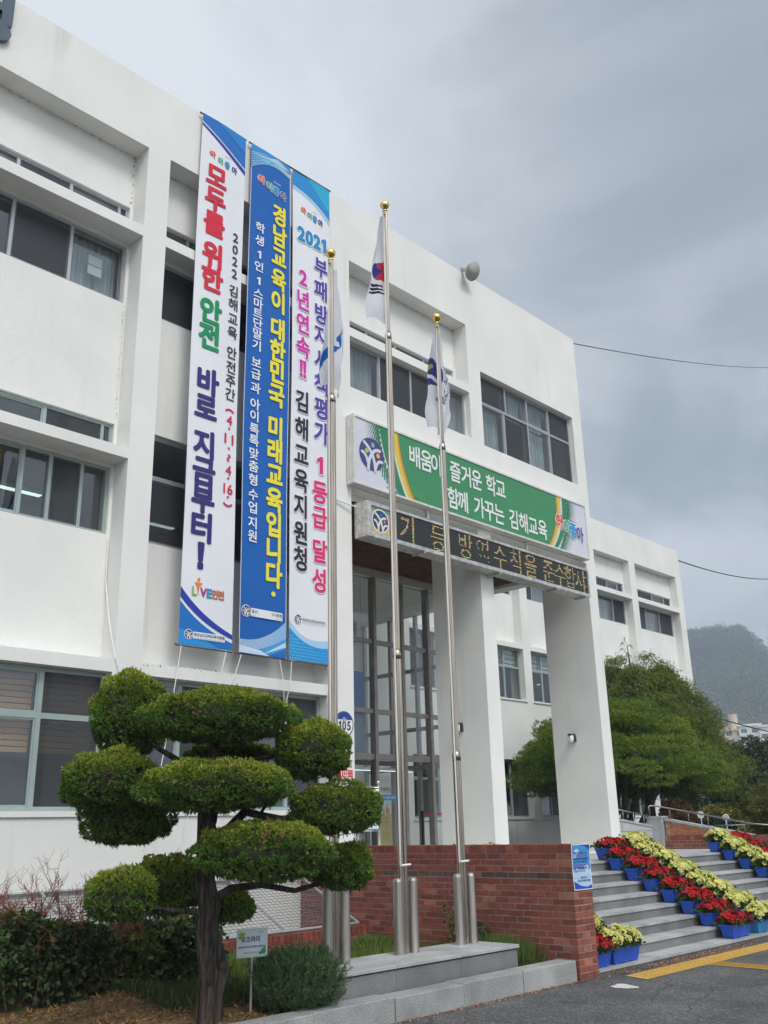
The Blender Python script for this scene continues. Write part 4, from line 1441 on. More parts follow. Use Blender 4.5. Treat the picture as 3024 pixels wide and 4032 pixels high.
emblem(mb, 11.475, 6.785, 0.195, etf, 0.002, dark=(0.02, 0.05, 0.20), light=(0.72, 0.68, 0.55), ring=True, dots=((0.05, 0.16, 0.20), (0.05, 0.14, 0.2), (0.5, 0.2, 0.18)), step=0.0015)
mb.build('emblem_panel', [M['sign']], t, loc)
# rasterise the message on the LED grid
NR = 19
pz0, pz1 = LZ0 + 0.075, LZ1 - 0.055
pit = (pz1 - pz0) / NR
px0, px1 = 11.87, LX1 - 0.06
NCOL = int((px1 - px0) / pit)
lit = np.zeros((NR, NCOL), bool)
msg = [('기', 12.18), ('등', 13.03), ('방', 13.83), ('역', 14.37), ('수', 14.93), ('칙', 15.46), ('을', 15.98), ('준', 16.62), ('수', 17.05), ('합', 17.45), ('시', 17.85), ('ㄷ', 18.12)]
gxs = px0 + pit * (np.arange(NCOL) + 0.5); gzs = pz0 + pit * (np.arange(NR) + 0.5)
for ch, xc in msg:
    V, Fc = glyph(ch)
    w = 0.44; h = 0.47
    U = xc + (V[:, 0] - 0.46) * w / 0.86; W2 = (pz0 + pz1) / 2 + (V[:, 1] - 0.375) * h / 0.86
    for f in Fc:
        for k in range(1, len(f) - 1):
            A, B, C_ = [np.array((U[q], W2[q])) for q in (f[0], f[k], f[k + 1])]
            i0 = np.searchsorted(gxs, min(A[0], B[0], C_[0])); i1 = np.searchsorted(gxs, max(A[0], B[0], C_[0]))
            j0 = np.searchsorted(gzs, min(A[1], B[1], C_[1])); j1 = np.searchsorted(gzs, max(A[1], B[1], C_[1]))
            for i in range(i0, min(i1, NCOL)):
                for j in range(j0, min(j1, NR)):
                    p = np.array((gxs[i], gzs[j]))
                    s1 = (B[0] - A[0]) * (p[1] - A[1]) - (B[1] - A[1]) * (p[0] - A[0])
                    s2 = (C_[0] - B[0]) * (p[1] - B[1]) - (C_[1] - B[1]) * (p[0] - B[0])
                    s3 = (A[0] - C_[0]) * (p[1] - C_[1]) - (A[1] - C_[1]) * (p[0] - C_[0])
                    if (s1 >= 0 and s2 >= 0 and s3 >= 0) or (s1 <= 0 and s2 <= 0 and s3 <= 0):
                        lit[j, i] = True
# one syllable is half dead on the real board
k0, k1 = np.searchsorted(gxs, (14.10, 14.66))
lit[:12, k0:k1] &= (RNG.random((12, k1 - k0)) < 0.12)
mon, mof = MB(), MB()
for j in range(NR):
    for i in range(NCOL):
        r = pit * 0.30
        if lit[j, i]:
            q = random.random()
            disc(mon, gxs[i], gzs[j], r * 1.0, etf, 0.004, (1, 1, 1), 6, mi=0 if q < 0.5 else 1 if q < 0.68 else 2 if q < 0.86 else 3)
        else:
            u, v = gxs[i], gzs[j]
            mof.add([etf(u - r, v - r, 0.003), etf(u + r, v - r, 0.003), etf(u + r, v + r, 0.003), etf(u - r, v + r, 0.003)], [(0, 1, 2, 3)])
mof.build('unlit_dots', [M['led_off']], t, loc)
mon.build('lit_dots', [M['led_y'], M['led_g'], M['led_r'], M['led_w']], t, loc)
mb = MB()
for x in (12.6, 14.87, 16.9, 18.0):
    mb.box(x, x + 0.05, LY - 0.01, F - 0.03, LZ0 - 0.035, LZ0 - 0.001)
for x in (13.0, 16.2):
    mb.box(x, x + 0.05, F - 0.1, F - 0.04, LZ1 + 0.001, 7.42)
mb.build('bracket', [M['led_case']], t, loc)
mb = MB(); mb.tube([(10.62, F - 0.03, 7.08), (10.8, F - 0.05, 7.06), (11.12, F - 0.10, 7.02)], 0.014, 8)
mb.tube([(10.55, F - 0.03, 7.09), (10.63, F - 0.03, 7.08)], 0.02, 8)
tag(mb.build('conduit_pipe', [M['opal']], None, (10.6, F, 7.05)), 'thin white conduit running across the pier into the left end of the message board', 'pipe')

# --- round number plate and sticker on the pier
loc = (10.84, F, 3.28)
t = thing('number_plate', 'round blue and white plate numbered 105 on the white pier', 'plate', loc)
def ptf(u, v, d): return (u, F - 0.02 - d, v)
mb = MB(); mb.tube([(10.84, F - 0.02, 3.28), (10.84, F - 0.0005, 3.28)], 0.205, 32)
mb.build('rim', [M['letter']], t, loc)
mb = MB()
disc(mb, 10.84, 3.28, 0.185, ptf, 0.002, (0.75, 0.76, 0.78), 32)
disc(mb, 10.84, 3.28, 0.185, ptf, 0.004, (0.025, 0.05, 0.30), 20, a0=R(22), a1=R(158))
disc(mb, 10.84, 3.345, 0.042, ptf, 0.006, (0.75, 0.76, 0.78), 16)
emblem(mb, 10.84, 3.345, 0.034, ptf, 0.008, dark=(0.02, 0.03, 0.2), step=0.001)
mb.build('face', [M['print']], t, loc)
mb = MB()
for c, x, w in (('1', 10.735, 0.042), ('0', 10.83, 0.075), ('5', 10.935, 0.07)):
    put(mb, c, x, 3.255, w, 0.135, ptf, 0.006, 0.02, (0.02, 0.02, 0.06))
line(mb, '김해시', 10.78, 3.15, 0.045, ptf, 0.006, 0.0, (0.3, 0.3, 0.3))
mb.build('lettering', [M['print']], t, loc)
loc = (10.85, F, 2.5)
t = thing('wall_sticker', 'small red and white sticker with phone number 1122 on the pier behind the tree', 'sticker', loc)
def ktf(u, v, d): return (u, F - 0.003 - d, v)
mb = MB()
poly(mb, [(10.62, 2.44), (11.03, 2.44), (11.03, 2.72), (10.62, 2.72)], ktf, 0.0, (0.74, 0.74, 0.74))
poly(mb, [(10.62, 2.455), (11.03, 2.455), (11.03, 2.565), (10.62, 2.565)], ktf, 0.002, (0.62, 0.03, 0.06))
mb.build('sheet', [M['print']], t, loc)
mb = MB()
for k, c in enumerate('1122'):
    put(mb, c, 10.775 + 0.042 * k, 2.51, 0.018 if c == '1' else 0.034, 0.082, ktf, 0.004, 0.02, (0.8, 0.8, 0.8))
line(mb, '범죄신고', 10.925, 2.535, 0.026, ktf, 0.004, 0.0, (0.8, 0.8, 0.8))
line(mb, '경찰민원', 10.925, 2.49, 0.026, ktf, 0.004, 0.0, (0.8, 0.8, 0.8))
put(mb, 'G', 10.985, 2.64, 0.04, 0.07, ktf, 0.004, 0.01, (0.03, 0.03, 0.03))
mb.build('lettering', [M['print']], t, loc)

# --- floodlight on the parapet edge
loc = (14.62, F - 0.05, 13.40)
t = thing('floodlight', 'round grey floodlight with a dish reflector clamped to the parapet edge', 'lamp', loc)
axis = Vector((0.06, -0.82, -0.56)).normalized()
cc = Vector((14.62, F - 0.08, 13.42))
prof = [(0.0, 0.05), (0.05, 0.068), (0.10, 0.085), (0.16, 0.15), (0.22, 0.205), (0.26, 0.218), (0.262, 0.205), (0.22, 0.19)]
mb = MB(); mb.tube([cc + axis * s for s, r in prof], [r for s, r in prof], 24, cap=False)
mb.build('reflector', [M['lens_shell']], t, loc, True)
mb = MB(); mb.tube([cc + axis * 0.225, cc + axis * 0.232], 0.188, 24)
mb.build('lens', [M['lens']], t, loc)
mb = MB(); mb.tube([cc - axis * 0.11, cc - axis * 0.02, cc], [0.04, 0.05, 0.04], 14)
mb.box(14.59, 14.63, F - 0.06, F + 0.06, 13.385, 13.46)
mb.build('housing', [M['alu']], t, loc)

# --- wall lamps on the pillars
for px, py, lab in ((14.67, 11.94, 'small dark bracket lamp with opal glass on the left entrance pillar'), (18.70, 11.98, 'small dark bracket lamp with opal glass on the right entrance pillar')):
    loc = (px, py, 3.5)
    t = thing('wall_lamp', lab, 'lamp', loc, group='bracket lamps on the entrance pillars')
    mb = MB(); mb.box(px - 0.22, px - 0.001, py - 0.035, py + 0.035, 3.545, 3.585); mb.box(px - 0.05, px - 0.002, py - 0.045, py + 0.045, 3.42, 3.544)
    mb.build('bracket', [M['dark']], t, loc)
    mb = MB(); mb.tube([(px - 0.145, py, 3.544), (px - 0.145, py, 3.43), (px - 0.145, py, 3.40)], [0.058, 0.058, 0.035], 18)
    mb.build('shade', [M['opal']], t, loc, True)

# --- cables
def cable(pts, r, label, mat='wire_dark', sag=0.0, n=24):
    a, b = Vector(pts[0]), Vector(pts[1])
    q = [a.lerp(b, i / n) - Vector((0, 0, sag * 4 * (i / n) * (1 - i / n))) for i in range(n + 1)]
    mb = MB(); mb.tube(q, r, 6)
    tag(mb.build('overhead_cable', [M[mat]], None, tuple(a)), label, 'cable')
cable([(19.05, F + 0.05, 13.30), (46.7, 16.13, 24.2)], 0.012, 'thin cable leaving the top right corner of the entrance block', sag=0.2)
cable([(39.40, F2 + 0.1, 13.0), (60.66, 23.19, 16.5)], 0.026, 'dark cable leaving the roof corner of the rear wing', sag=0.25)
cable([(39.43, F2 + 0.4, 6.35), (42.2, 16.9, 5.25)], 0.026, 'dark cable sagging from the side of the rear wing in front of the mountain', sag=0.06)
mb = MB()
mb.tube([(6.60, PB - 0.012, 9.3), (6.59, PB - 0.014, 7.8)], 0.006, 5)
mb.tube([(6.60, PB - 0.015, 5.62), (6.612, PB - 0.02, 5.0), (6.60, F + 0.15, 4.4), (6.63, F - 0.012, 3.90), (6.70, F - 0.02, 3.72), (6.69, F - 0.02, 3.61), (6.63, F - 0.014, 3.565), (6.56, F + 0.02, 3.60)], 0.009, 6)
tag(mb.build('wall_cable', [M['cord']], None, (6.6, F, 3.6)), 'loose white cable looping down the recess into the left ground-floor window', 'cable')


# ================================================================== GROUND AND STONEWORK
mb = MB()
xs = [-3000, -60, -10, 0, 10, 20, 30, 60, 140, 400, 3000]
ys = [-3000, -60, -10, 0, 6.62, 30, 60, 140, 400, 3000]
vs = [(x, y, 0.0) for y in ys for x in xs]
nx = len(xs)
mb.add(vs, [(j * nx + i, j * nx + i + 1, (j + 1) * nx + i + 1, (j + 1) * nx + i) for j in range(len(ys) - 1) for i in range(nx - 1)])
tag(mb.build('ground', [M['asphalt']]), kind='structure')

# earth bed left of the planter, slightly uneven
mb = MB()
nx, ny = 70, 34
def soil_z(x, y):
    return 0.155 + 0.03 * math.sin(x * 2.3 + y) + 0.022 * math.sin(x * 5.1 - y * 3.7) + 0.02 * math.sin(y * 6.1) + 0.03 * min(1, max(0, (y - 6.9) / 1.5))
vs = []
for j in range(ny + 1):
    for i in range(nx + 1):
        x = -4 + 13.93 * i / nx; y = 6.82 + 3.10 * j / ny
        vs.append((x, y, soil_z(x, y)))
mb.add(vs, [(j * (nx + 1) + i, j * (nx + 1) + i + 1, (j + 1) * (nx + 1) + i + 1, (j + 1) * (nx + 1) + i) for j in range(ny) for i in range(nx)])
tag(mb.build('soil_bed', [M['soil']], smooth=True), kind='structure')

# granite kerb
loc = (5.0, 6.57, 0)
t = thing('granite_kerb', 'low pale grey granite kerb blocks edging the planting bed along the asphalt', 'kerb', loc)
xj = [-4.0, -3, -2, -1.0, 0.0, 1.0, 2.0, 3.0, 3.98, 4.97, 5.95, 6.94, 7.92, 8.90, 9.90]
for i in range(len(xj) - 1):
    mb = MB(); z = 0.205 + 0.006 * math.sin(i * 2.1)
    yv = 0.004 * math.sin(i * 3.3)
    mb.box(xj[i] + 0.004, xj[i + 1] - 0.004, 6.57 + yv, 6.82 + yv, -0.02, z)
    o = mb.build('kerb_block', [M['granite']], t, loc)
    bv = o.modifiers.new('bevel', 'BEVEL'); bv.width = 0.008; bv.segments = 2
mb = MB(); mb.box(-3.9, 9.88, 6.59, 6.81, -0.02, 0.185)
mb.build('bedding', [M['joint']], t, loc)

# flagpole plinth
loc = (7.9, 6.85, 0.1)
t = thing('flagpole_plinth', 'stepped grey granite plinth carrying the three flagpoles', 'plinth', loc)
pj = [6.42, 7.26, 8.23, 9.20]
for i in range(3):
    mb = MB(); mb.box(pj[i] + 0.002, pj[i + 1] - 0.002, 6.855, 7.50, 0.1, 0.375)
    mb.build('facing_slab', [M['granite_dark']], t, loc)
    mb = MB(); mb.box(pj[i] - 0.0 + 0.002, pj[i + 1] - 0.002 + (0.02 if i == 2 else 0), 6.835, 7.20, 0.388, 0.425)
    mb.box(pj[i] + 0.002, pj[i + 1] - 0.002 + (0.02 if i == 2 else 0), 7.204, 7.56, 0.388, 0.424)
    o = mb.build('capstone', [M['granite_top']], t, loc)
    bv = o.modifiers.new('bevel', 'BEVEL'); bv.width = 0.006; bv.segments = 2
mb = MB(); mb.box(6.43, 9.19, 6.87, 7.54, 0.37, 0.389)
mb.build('mortar_bed', [M['joint']], t, loc)


# ---------------------------------------------------------------- brickwork
def bcol(dark=False):
    h = random.random()
    if dark:
        k = random.uniform(0.5, 1.0)
        return (0.13 * k, 0.075 * k, 0.06 * k)
    k = random.uniform(0.7, 1.2)
    c = (0.225, 0.06, 0.042)
    if h < 0.16: c = (0.20, 0.058, 0.045)
    elif h > 0.88: c = (0.31, 0.115, 0.08)
    return (c[0] * k, c[1] * k, c[2] * k)


def brick_wall(name, label, cat, x0, x1, y0, y1, z0, ncourse, top=True, darkrow=(), end='y0', parent=None, ch=0.0705, zmax=None, loc=None):
    """wall whose long side runs along Y (x0..x1 is its thickness); real bricks over a mortar core"""
    loc = loc or ((x0 + x1) / 2, y0, z0)
    t = parent or thing(name, label, cat, loc)
    zt = z0 + ncourse * ch
    core = MB(); core.box(x0 + 0.007, x1 - 0.007, y0 + 0.007, y1, z0, zt + (0.09 if top else -0.004))
    core.build('mortar_core', [M['mortar']], t, loc)
    mb = MB(); g = 0.013
    for c in range(ncourse):
        za, zb = z0 + c * ch + g * 0.5, z0 + (c + 1) * ch - g * 0.5
        dk = c in darkrow
        def bx(a, b, p, q):
            j = random.uniform(-0.0025, 0.0025)
            mb.box(a, b, p, q, za + j * 0.5, zb + j * 0.5, 0, bcol(dk and random.random() < 0.8))
        # end face towards the viewer
        if c % 2:
            n = max(2, round((x1 - x0) / 0.2)); w = (x1 - x0) / n
            for i in range(n):
                bx(x0 + i * w + (g / 2 if i else 0), x0 + (i + 1) * w - (g / 2 if i < n - 1 else 0), y0 + random.uniform(-0.002, 0.002), y0 + 0.095)
            ys = y0 + 0.105
        else:
            bx(x0 + 0.105, x1 - 0.105, y0 + random.uniform(-0.002, 0.002), y0 + 0.095)
            ys = y0
        for side in (0, 1):
            y = ys; k = 0
            while y < y1 - 0.03:
                L_ = 0.195 * random.uniform(0.97, 1.03)
                e = min(y + L_, y1)
                j = random.uniform(-0.003, 0.003)
                if side == 0: bx(x0 + j, x0 + 0.095, y, e)
                else: bx(x1 - 0.095, x1 + j, y, e)
                y = e + g
    mb.build('brickwork', [M['brick']], t, loc)
    if top:
        mb = MB(); y = y0
        while y < y1 - 0.03:
            e = min(y + 0.082 * random.uniform(0.96, 1.04), y1)
            m = x0 + (x1 - x0) * 0.5
            for a, b in ((x0 - 0.002, m - 0.005), (m + 0.005, x1 + 0.002)):
                mb.box(a, b, y - 0.002, e, zt + 0.006, zt + 0.098 + random.uniform(-0.002, 0.002), 0, bcol())
            y = e + 0.012
        mb.build('brick_coping', [M['brick']], t, loc)
    return t


brick_wall('brick_wall', 'red brick parapet wall beside the left edge of the granite steps', 'wall', 9.935, 10.325, 6.55, F - 0.004, 0.0, 19, True, (15,))
brick_wall('brick_wall', 'red brick wall on the far right side of the granite steps below the ramp rail', 'wall', 20.70, 21.05, 6.55, 11.10, 0.0, 18, True)

# low brick edge of the light well (long side along X): build along Y and turn it
def low_wall():
    loc = (2.0, 9.92, 0.0)
    t = thing('low_brick_wall', 'low red brick kerb wall at the foot of the sloping wire mesh cover', 'wall', loc)
    x0, x1, y0, y1 = -3.0, 9.92, 9.90, 10.11
    core = MB(); core.box(x0, x1, y0 + 0.007, y1 - 0.007, -0.8, 0.37)
    core.build('mortar_core', [M['mortar']], t, loc)
    mb = MB()
    for c in range(4):
        z = 0.03 + c * 0.0705; x = x0 + (0.1 if c % 2 else 0)
        while x < x1 - 0.03:
            e = min(x + 0.195 * random.uniform(0.97, 1.03), x1)
            mb.box(x, e, y0 + random.uniform(-0.002, 0.002), y0 + 0.1, z + 0.005, z + 0.065, 0, bcol())
            x = e + 0.01
    mb.build('brickwork', [M['brick']], t, loc)
    mb = MB(); x = x0
    while x < x1 - 0.03:
        e = min(x + 0.085 * random.uniform(0.96, 1.04), x1)
        mb.box(x, e, y0 - 0.006, y1 + 0.004, 0.318, 0.425 + random.uniform(-0.003, 0.003), 0, bcol())
        x = e + 0.012
    mb.build('brick_coping', [M['brick']], t, loc)
low_wall()

# light well behind it
mb = MB()
mb.box(-3, 9.93, 10.115, F - 0.002, -0.85, -0.8)
mb.box(-3, 9.93, 10.112, 10.13, -0.8, 0.30)
tag(mb.build('light_well', [M['wall']]), kind='structure')

# sloping wire-mesh cover
loc = (6.0, 10.0, 0.45)
t = thing('mesh_cover', 'sloping galvanised wire mesh cover over the light well against the white wall', 'cover', loc)
ya, za, yb, zb = 10.02, 0.45, F - 0.03, 1.04
def slope(s): return (ya + (yb - ya) * s, za + (zb - za) * s)
mb = MB()
for x in (-2.9, -1.4, 0.1, 1.6, 3.05, 4.45, 5.85, 7.25, 8.6, 9.89):
    mb.tube([(x, *slope(0)), (x, *slope(1))], 0.017, 6)
for s in (0.0, 1.0):
    y, z = slope(s)
    mb.tube([(-2.9, y, z), (9.89, y, z)], 0.02, 6)
mb.build('frame', [M['galv']], t, loc)
mb = MB()
x = 2.4
while x < 9.9:
    mb.tube([(x, *slope(0.01)), (x, *slope(0.99))], 0.0034, 4, cap=False); x += 0.075
s = 0.02
while s < 0.99:
    y, z = slope(s)
    mb.tube([(2.3, y, z + 0.003), (9.88, y, z + 0.003)], 0.0034, 4, cap=False); s += 0.05
mb.build('wire_mesh', [M['wire_grey']], t, loc)

# ---------------------------------------------------------------- steps and landing
SL, SR = 10.33, 20.69
loc = (15.5, 6.6, 0)
t = thing('granite_staircase', 'wide flight of grey granite steps leading up to the pillared entrance', 'steps', loc)
RZ = 0.1475
for i in range(8):
    y = 6.60 + 0.30 * i; z = 0.0625 + RZ * i
    mb = MB()
    nos = 0.018
    x = SL; k = 0
    first = 0.55 + 0.35 * ((i * 37) % 10) / 10
    while x < SR - 0.01:
        e = min(SR, x + (first if k == 0 else 1.45)); k += 1
        if i == 7:
            mb.box(x + 0.0015, e - 0.0015, y - nos, y + 0.45, z - 0.034, z, 0)
        else:
            mb.box(x + 0.0015, e - 0.0015, y - nos, y + 0.31, z - 0.034, z, 0)
        x = e
    if i > 0:
        x = SL; k = 0
        first = 0.35 + 0.5 * ((i * 53) % 10) / 10
        while x < SR - 0.01:
            e = min(SR, x + (first if k == 0 else 0.92)); k += 1
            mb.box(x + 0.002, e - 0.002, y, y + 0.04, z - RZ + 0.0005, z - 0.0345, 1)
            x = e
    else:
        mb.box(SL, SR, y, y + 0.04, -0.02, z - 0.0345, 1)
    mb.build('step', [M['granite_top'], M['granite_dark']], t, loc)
mb = MB(); mb.box(SL, 20.69, 6.65, 8.9, -0.3, 0.0)
for i in range(1, 8):
    y = 6.60 + 0.30 * i
    mb.box(SL + 0.001 * i, SR - 0.001 * i, y + 0.042, 9.2 + 0.001 * i, RZ * (i - 1) + 0.002, 0.0625 + RZ * i - 0.036)
mb.build('footing', [M['joint']], t, loc)
mb = MB(); mb.box(SL, 20.69, 9.135, F + 0.0, 0.6, 1.092); mb.box(11.09, 19.06, F + 0.001, 18.97, 0.9, 1.094)
mb.box(19.08, 20.69, F + 0.001, 11.5, 0.6, 1.092)
mb.build('landing', [M['landing']], t, loc)

# tactile paving and paint on the asphalt
mb = MB()
vs = [(10.52, 6.33, 0.004), (10.43, 6.0, 0.004), (24, 5.95, 0.004), (24, 6.28, 0.004)]
mb.add(vs, [(0, 1, 2, 3)])
mb.add([(11.87, 5.995, 0.0045), (11.80, 2.0, 0.0045), (12.14, 2.0, 0.0045), (12.20, 5.994, 0.0045)], [(0, 1, 2, 3)])
tag(mb.build('tactile_paving', [M['tactile']]), kind='structure')
mb = MB()
x = 10.62
for k in range(6):
    y = 6.015 + 0.052 * k
    mb.box(10.50 + 0.02 * k, 24, y, y + 0.014, 0.0046, 0.009)
for k in range(6):
    x = 11.89 + 0.052 * k
    mb.box(x, x + 0.014, 2.5, 5.99, 0.0052, 0.0095)
tag(mb.build('tactile_ribs', [M['tactile_line']]), kind='structure')
mb = MB()
pts = [(9.70, 5.98), (9.74, 5.85), (9.83, 5.78), (9.90, 5.80), (9.93, 5.88), (10.0, 6.05), (9.95, 6.10), (9.84, 6.07), (9.77, 6.08)]
mb.add([(x, y, 0.005) for x, y in pts], [tuple(range(len(pts)))])
tag(mb.build('paint_patch', [M['road_white']]), kind='structure')

# ---------------------------------------------------------------- ramp on the right
loc = (20.0, 11.4, 1.09)
t = thing('ramp_wall', 'grey block ramp wall with a sloping top at the right end of the landing', 'wall', loc)
mb = MB()
mb.prism([(19.08, 1.092), (20.62, 1.092), (20.62, 1.56), (19.08, 1.73)], lambda a, b: (a, 11.35, b), lambda a, b: (a, 11.49, b))
mb.build('blockwork', [M['block']], t, loc)
mb = MB()
for z in (1.29, 1.49):
    mb.box(19.09, 20.61, 11.347, 11.3495, z, z + 0.006)
for z, o in ((1.10, 0.0), (1.30, 0.2), (1.50, 0.0)):
    x = 19.3 + o
    while x < 20.6:
        if z + 0.19 < 1.72 - 0.11 * (x - 19.08): mb.box(x, x + 0.006, 11.346, 11.349, z, z + 0.18)
        x += 0.4
mb.build('joints', [M['joint']], t, loc)
mb = MB(); mb.prism([(19.08, 1.731), (20.66, 1.558), (20.66, 1.60), (19.08, 1.775)], lambda a, b: (a, 11.33, b), lambda a, b: (a, 11.51, b))
mb.build('coping', [M['granite_top']], t, loc)
mb = MB(); mb.box(20.63, 20.92, 11.12, 11.48, 1.09, 1.76); mb.box(20.61, 20.94, 11.10, 11.50, 1.76, 1.80)
mb.build('post', [M['granite_top']], t, loc)

loc = (20.9, 10.4, 1.37)
t = thing('ramp_parapet', 'wedge shaped orange brick ramp parapet with white coping standing on the right brick wall', 'wall', loc)
Yt = 11.09
mb = MB()
mb.prism([(Yt, 1.37), (Yt, 1.70), (9.35, 1.375)], lambda a, b: (20.745, a, b), lambda a, b: (20.93, a, b))
mb.build('mortar_core', [M['mortar']], t, loc)
mb = MB()
z = 1.375
c = 0
while z < 1.70:
    ymin = Yt - (1.70 - z - 0.05) / 0.33 * 1.74
    y = Yt - 0.01 - (0.1 if c % 2 else 0)
    while y > ymin + 0.05:
        e = max(ymin, y - 0.195)
        k = random.uniform(0.85, 1.15)
        mb.box(20.735, 20.76, e, y, z, z + 0.05, 0, (0.42 * k, 0.14 * k, 0.07 * k))
        y = e - 0.01
    z += 0.0605; c += 1
mb.build('brickwork', [M['brick']], t, loc)
mb = MB(); mb.prism([(Yt, 1.702), (Yt, 1.745), (9.12, 1.377), (9.12, 1.335)], lambda a, b: (20.71, a, b), lambda a, b: (20.97, a, b))
mb.build('coping', [M['granite_top']], t, loc)

def railing(name, label, pts, posts, r=0.018):
    loc = tuple(pts[0][:2]) + (1.4,)
    t = thing(name, label, 'railing', loc)
    mb = MB(); mb.tube(pts, r, 10)
    mb.build('handrail', [M['rail']], t, loc, True)
    for a, b in posts:
        mb = MB(); mb.tube([a, b], r * 0.7, 8)
        mb.build('post', [M['rail']], t, loc, True)
rz = lambda y: 1.755 - (Yt - y) * 0.187
railing('handrail', 'steel handrail sloping down along the orange brick ramp parapet',
        [(20.66, 11.40, 1.84), (20.66, 11.42, 2.0), (20.70, 11.40, 2.03), (20.82, 11.30, 2.02), (20.84, 10.2, rz(10.2) + 0.22), (20.84, 9.2, rz(9.2) + 0.20), (20.84, 8.7, rz(8.7) + 0.24)],
        [((20.84, y, rz(y) - 0.03), (20.84, y, rz(y) + 0.23)) for y in (11.0, 10.55, 10.1, 9.7, 9.3)])
railing('handrail', 'steel handrail above the grey block ramp wall behind the right pillar',
        [(19.1, 11.42, 1.97), (20.68, 11.42, 1.80)], [((x, 11.42, 1.74 - 0.11 * (x - 19.08)), (x, 11.42, 1.97 - 0.107 * (x - 19.1))) for x in (19.5, 19.95, 20.4)])
railing('handrail', 'pale horizontal handrail behind the ramp near the dark evergreen', [(23.0, 11.5, 1.56), (23.0, 10.2, 1.555)], [((23.0, y, 0.0), (23.0, y, 1.55)) for y in (11.2, 10.8, 10.4)])

# ================================================================== FLAGPOLES
def flute(r, n=14):
    return [r if k % 2 == 0 else r * 0.90 for k in range(n * 2)]


def flagpole(x, y, zb, ztop, joints, label):
    loc = (x, y, zb)
    t = thing('flagpole', label, 'flagpole', loc, group='steel flagpoles on the granite plinth')
    rad = [0.050, 0.041, 0.029] if len(joints) == 2 else [0.050, 0.033]
    zs = [zb] + joints + [ztop]
    for i in range(len(rad)):
        mb = MB()
        mb.tube([(x, y, zs[i] + (0.05 if i else 0)), (x, y, zs[i + 1] - 0.005)], [flute(rad[i]), flute(rad[i])], 28)
        mb.build('pole_section', [M['steel']], t, loc)
        if i:
            mb = MB(); mb.tube([(x, y, zs[i] - 0.03), (x, y, zs[i] + 0.03), (x, y, zs[i] + 0.09)], [rad[i - 1] * 1.04, rad[i - 1] * 1.04, rad[i]], 20)
            mb.build('joint_sleeve', [M['steel']], t, loc, True)
    mb = MB(); mb.sphere((x, y, ztop + 0.10), 0.062, 24, 14)
    mb.tube([(x, y, ztop - 0.005), (x, y, ztop + 0.012), (x, y, ztop + 0.03), (x, y, ztop + 0.045)], [0.034, 0.034, 0.016, 0.022], 16)
    mb.build('finial', [M['gold']], t, loc, True)
    for dx in (-0.115, 0.115):
        mb = MB(); mb.tube([(x + dx, y - 0.03, zb), (x + dx, y - 0.03, zb + 0.70), (x + dx, y - 0.03, zb + 0.725), (x + dx, y - 0.03, zb + 0.735)], [0.052, 0.052, 0.046, 0.03], 22)
        mb.build('side_post', [M['steel_dull']], t, loc, False)
    mb = MB()
    mb.tube([(x - 0.02, y + 0.0, ztop - 0.03), (x - 0.055, y - 0.03, ztop - 0.10), (x - 0.06, y - 0.02, ztop - 0.6), (x - 0.062, y - 0.02, zb + 2.2), (x - 0.06, y - 0.02, zb + 0.85)], 0.0045, 5)
    mb.tube([(x - 0.045, y - 0.02, ztop - 0.08), (x - 0.05, y - 0.02, zb + 2.2), (x - 0.055, y - 0.03, zb + 0.85)], 0.004, 5)
    mb.tube([(x - 0.07, y - 0.05, zb + 0.86), (x + 0.07, y - 0.05, zb + 0.865)], 0.012, 6)
    mb.build('halyard', [M['cord']], t, loc)
    mb = MB(); mb.tube([(x - 0.015, y - 0.01, ztop - 0.05), (x - 0.05, y - 0.03, ztop - 0.09)], 0.012, 6)
    mb.build('pulley', [M['dark']], t, loc)
    return t


flagpole(6.90, 7.33, 0.425, 8.28, [6.39], 'shortest-looking left steel flagpole with gold ball standing beside the white banner')
flagpole(7.935, 7.36, 0.425, 9.53, [3.52, 7.62], 'tallest steel flagpole with gold ball in the middle carrying the national flag')
flagpole(8.945, 7.38, 0.425, 8.23, [2.43, 6.38], 'right steel flagpole with gold ball in front of the green sign')


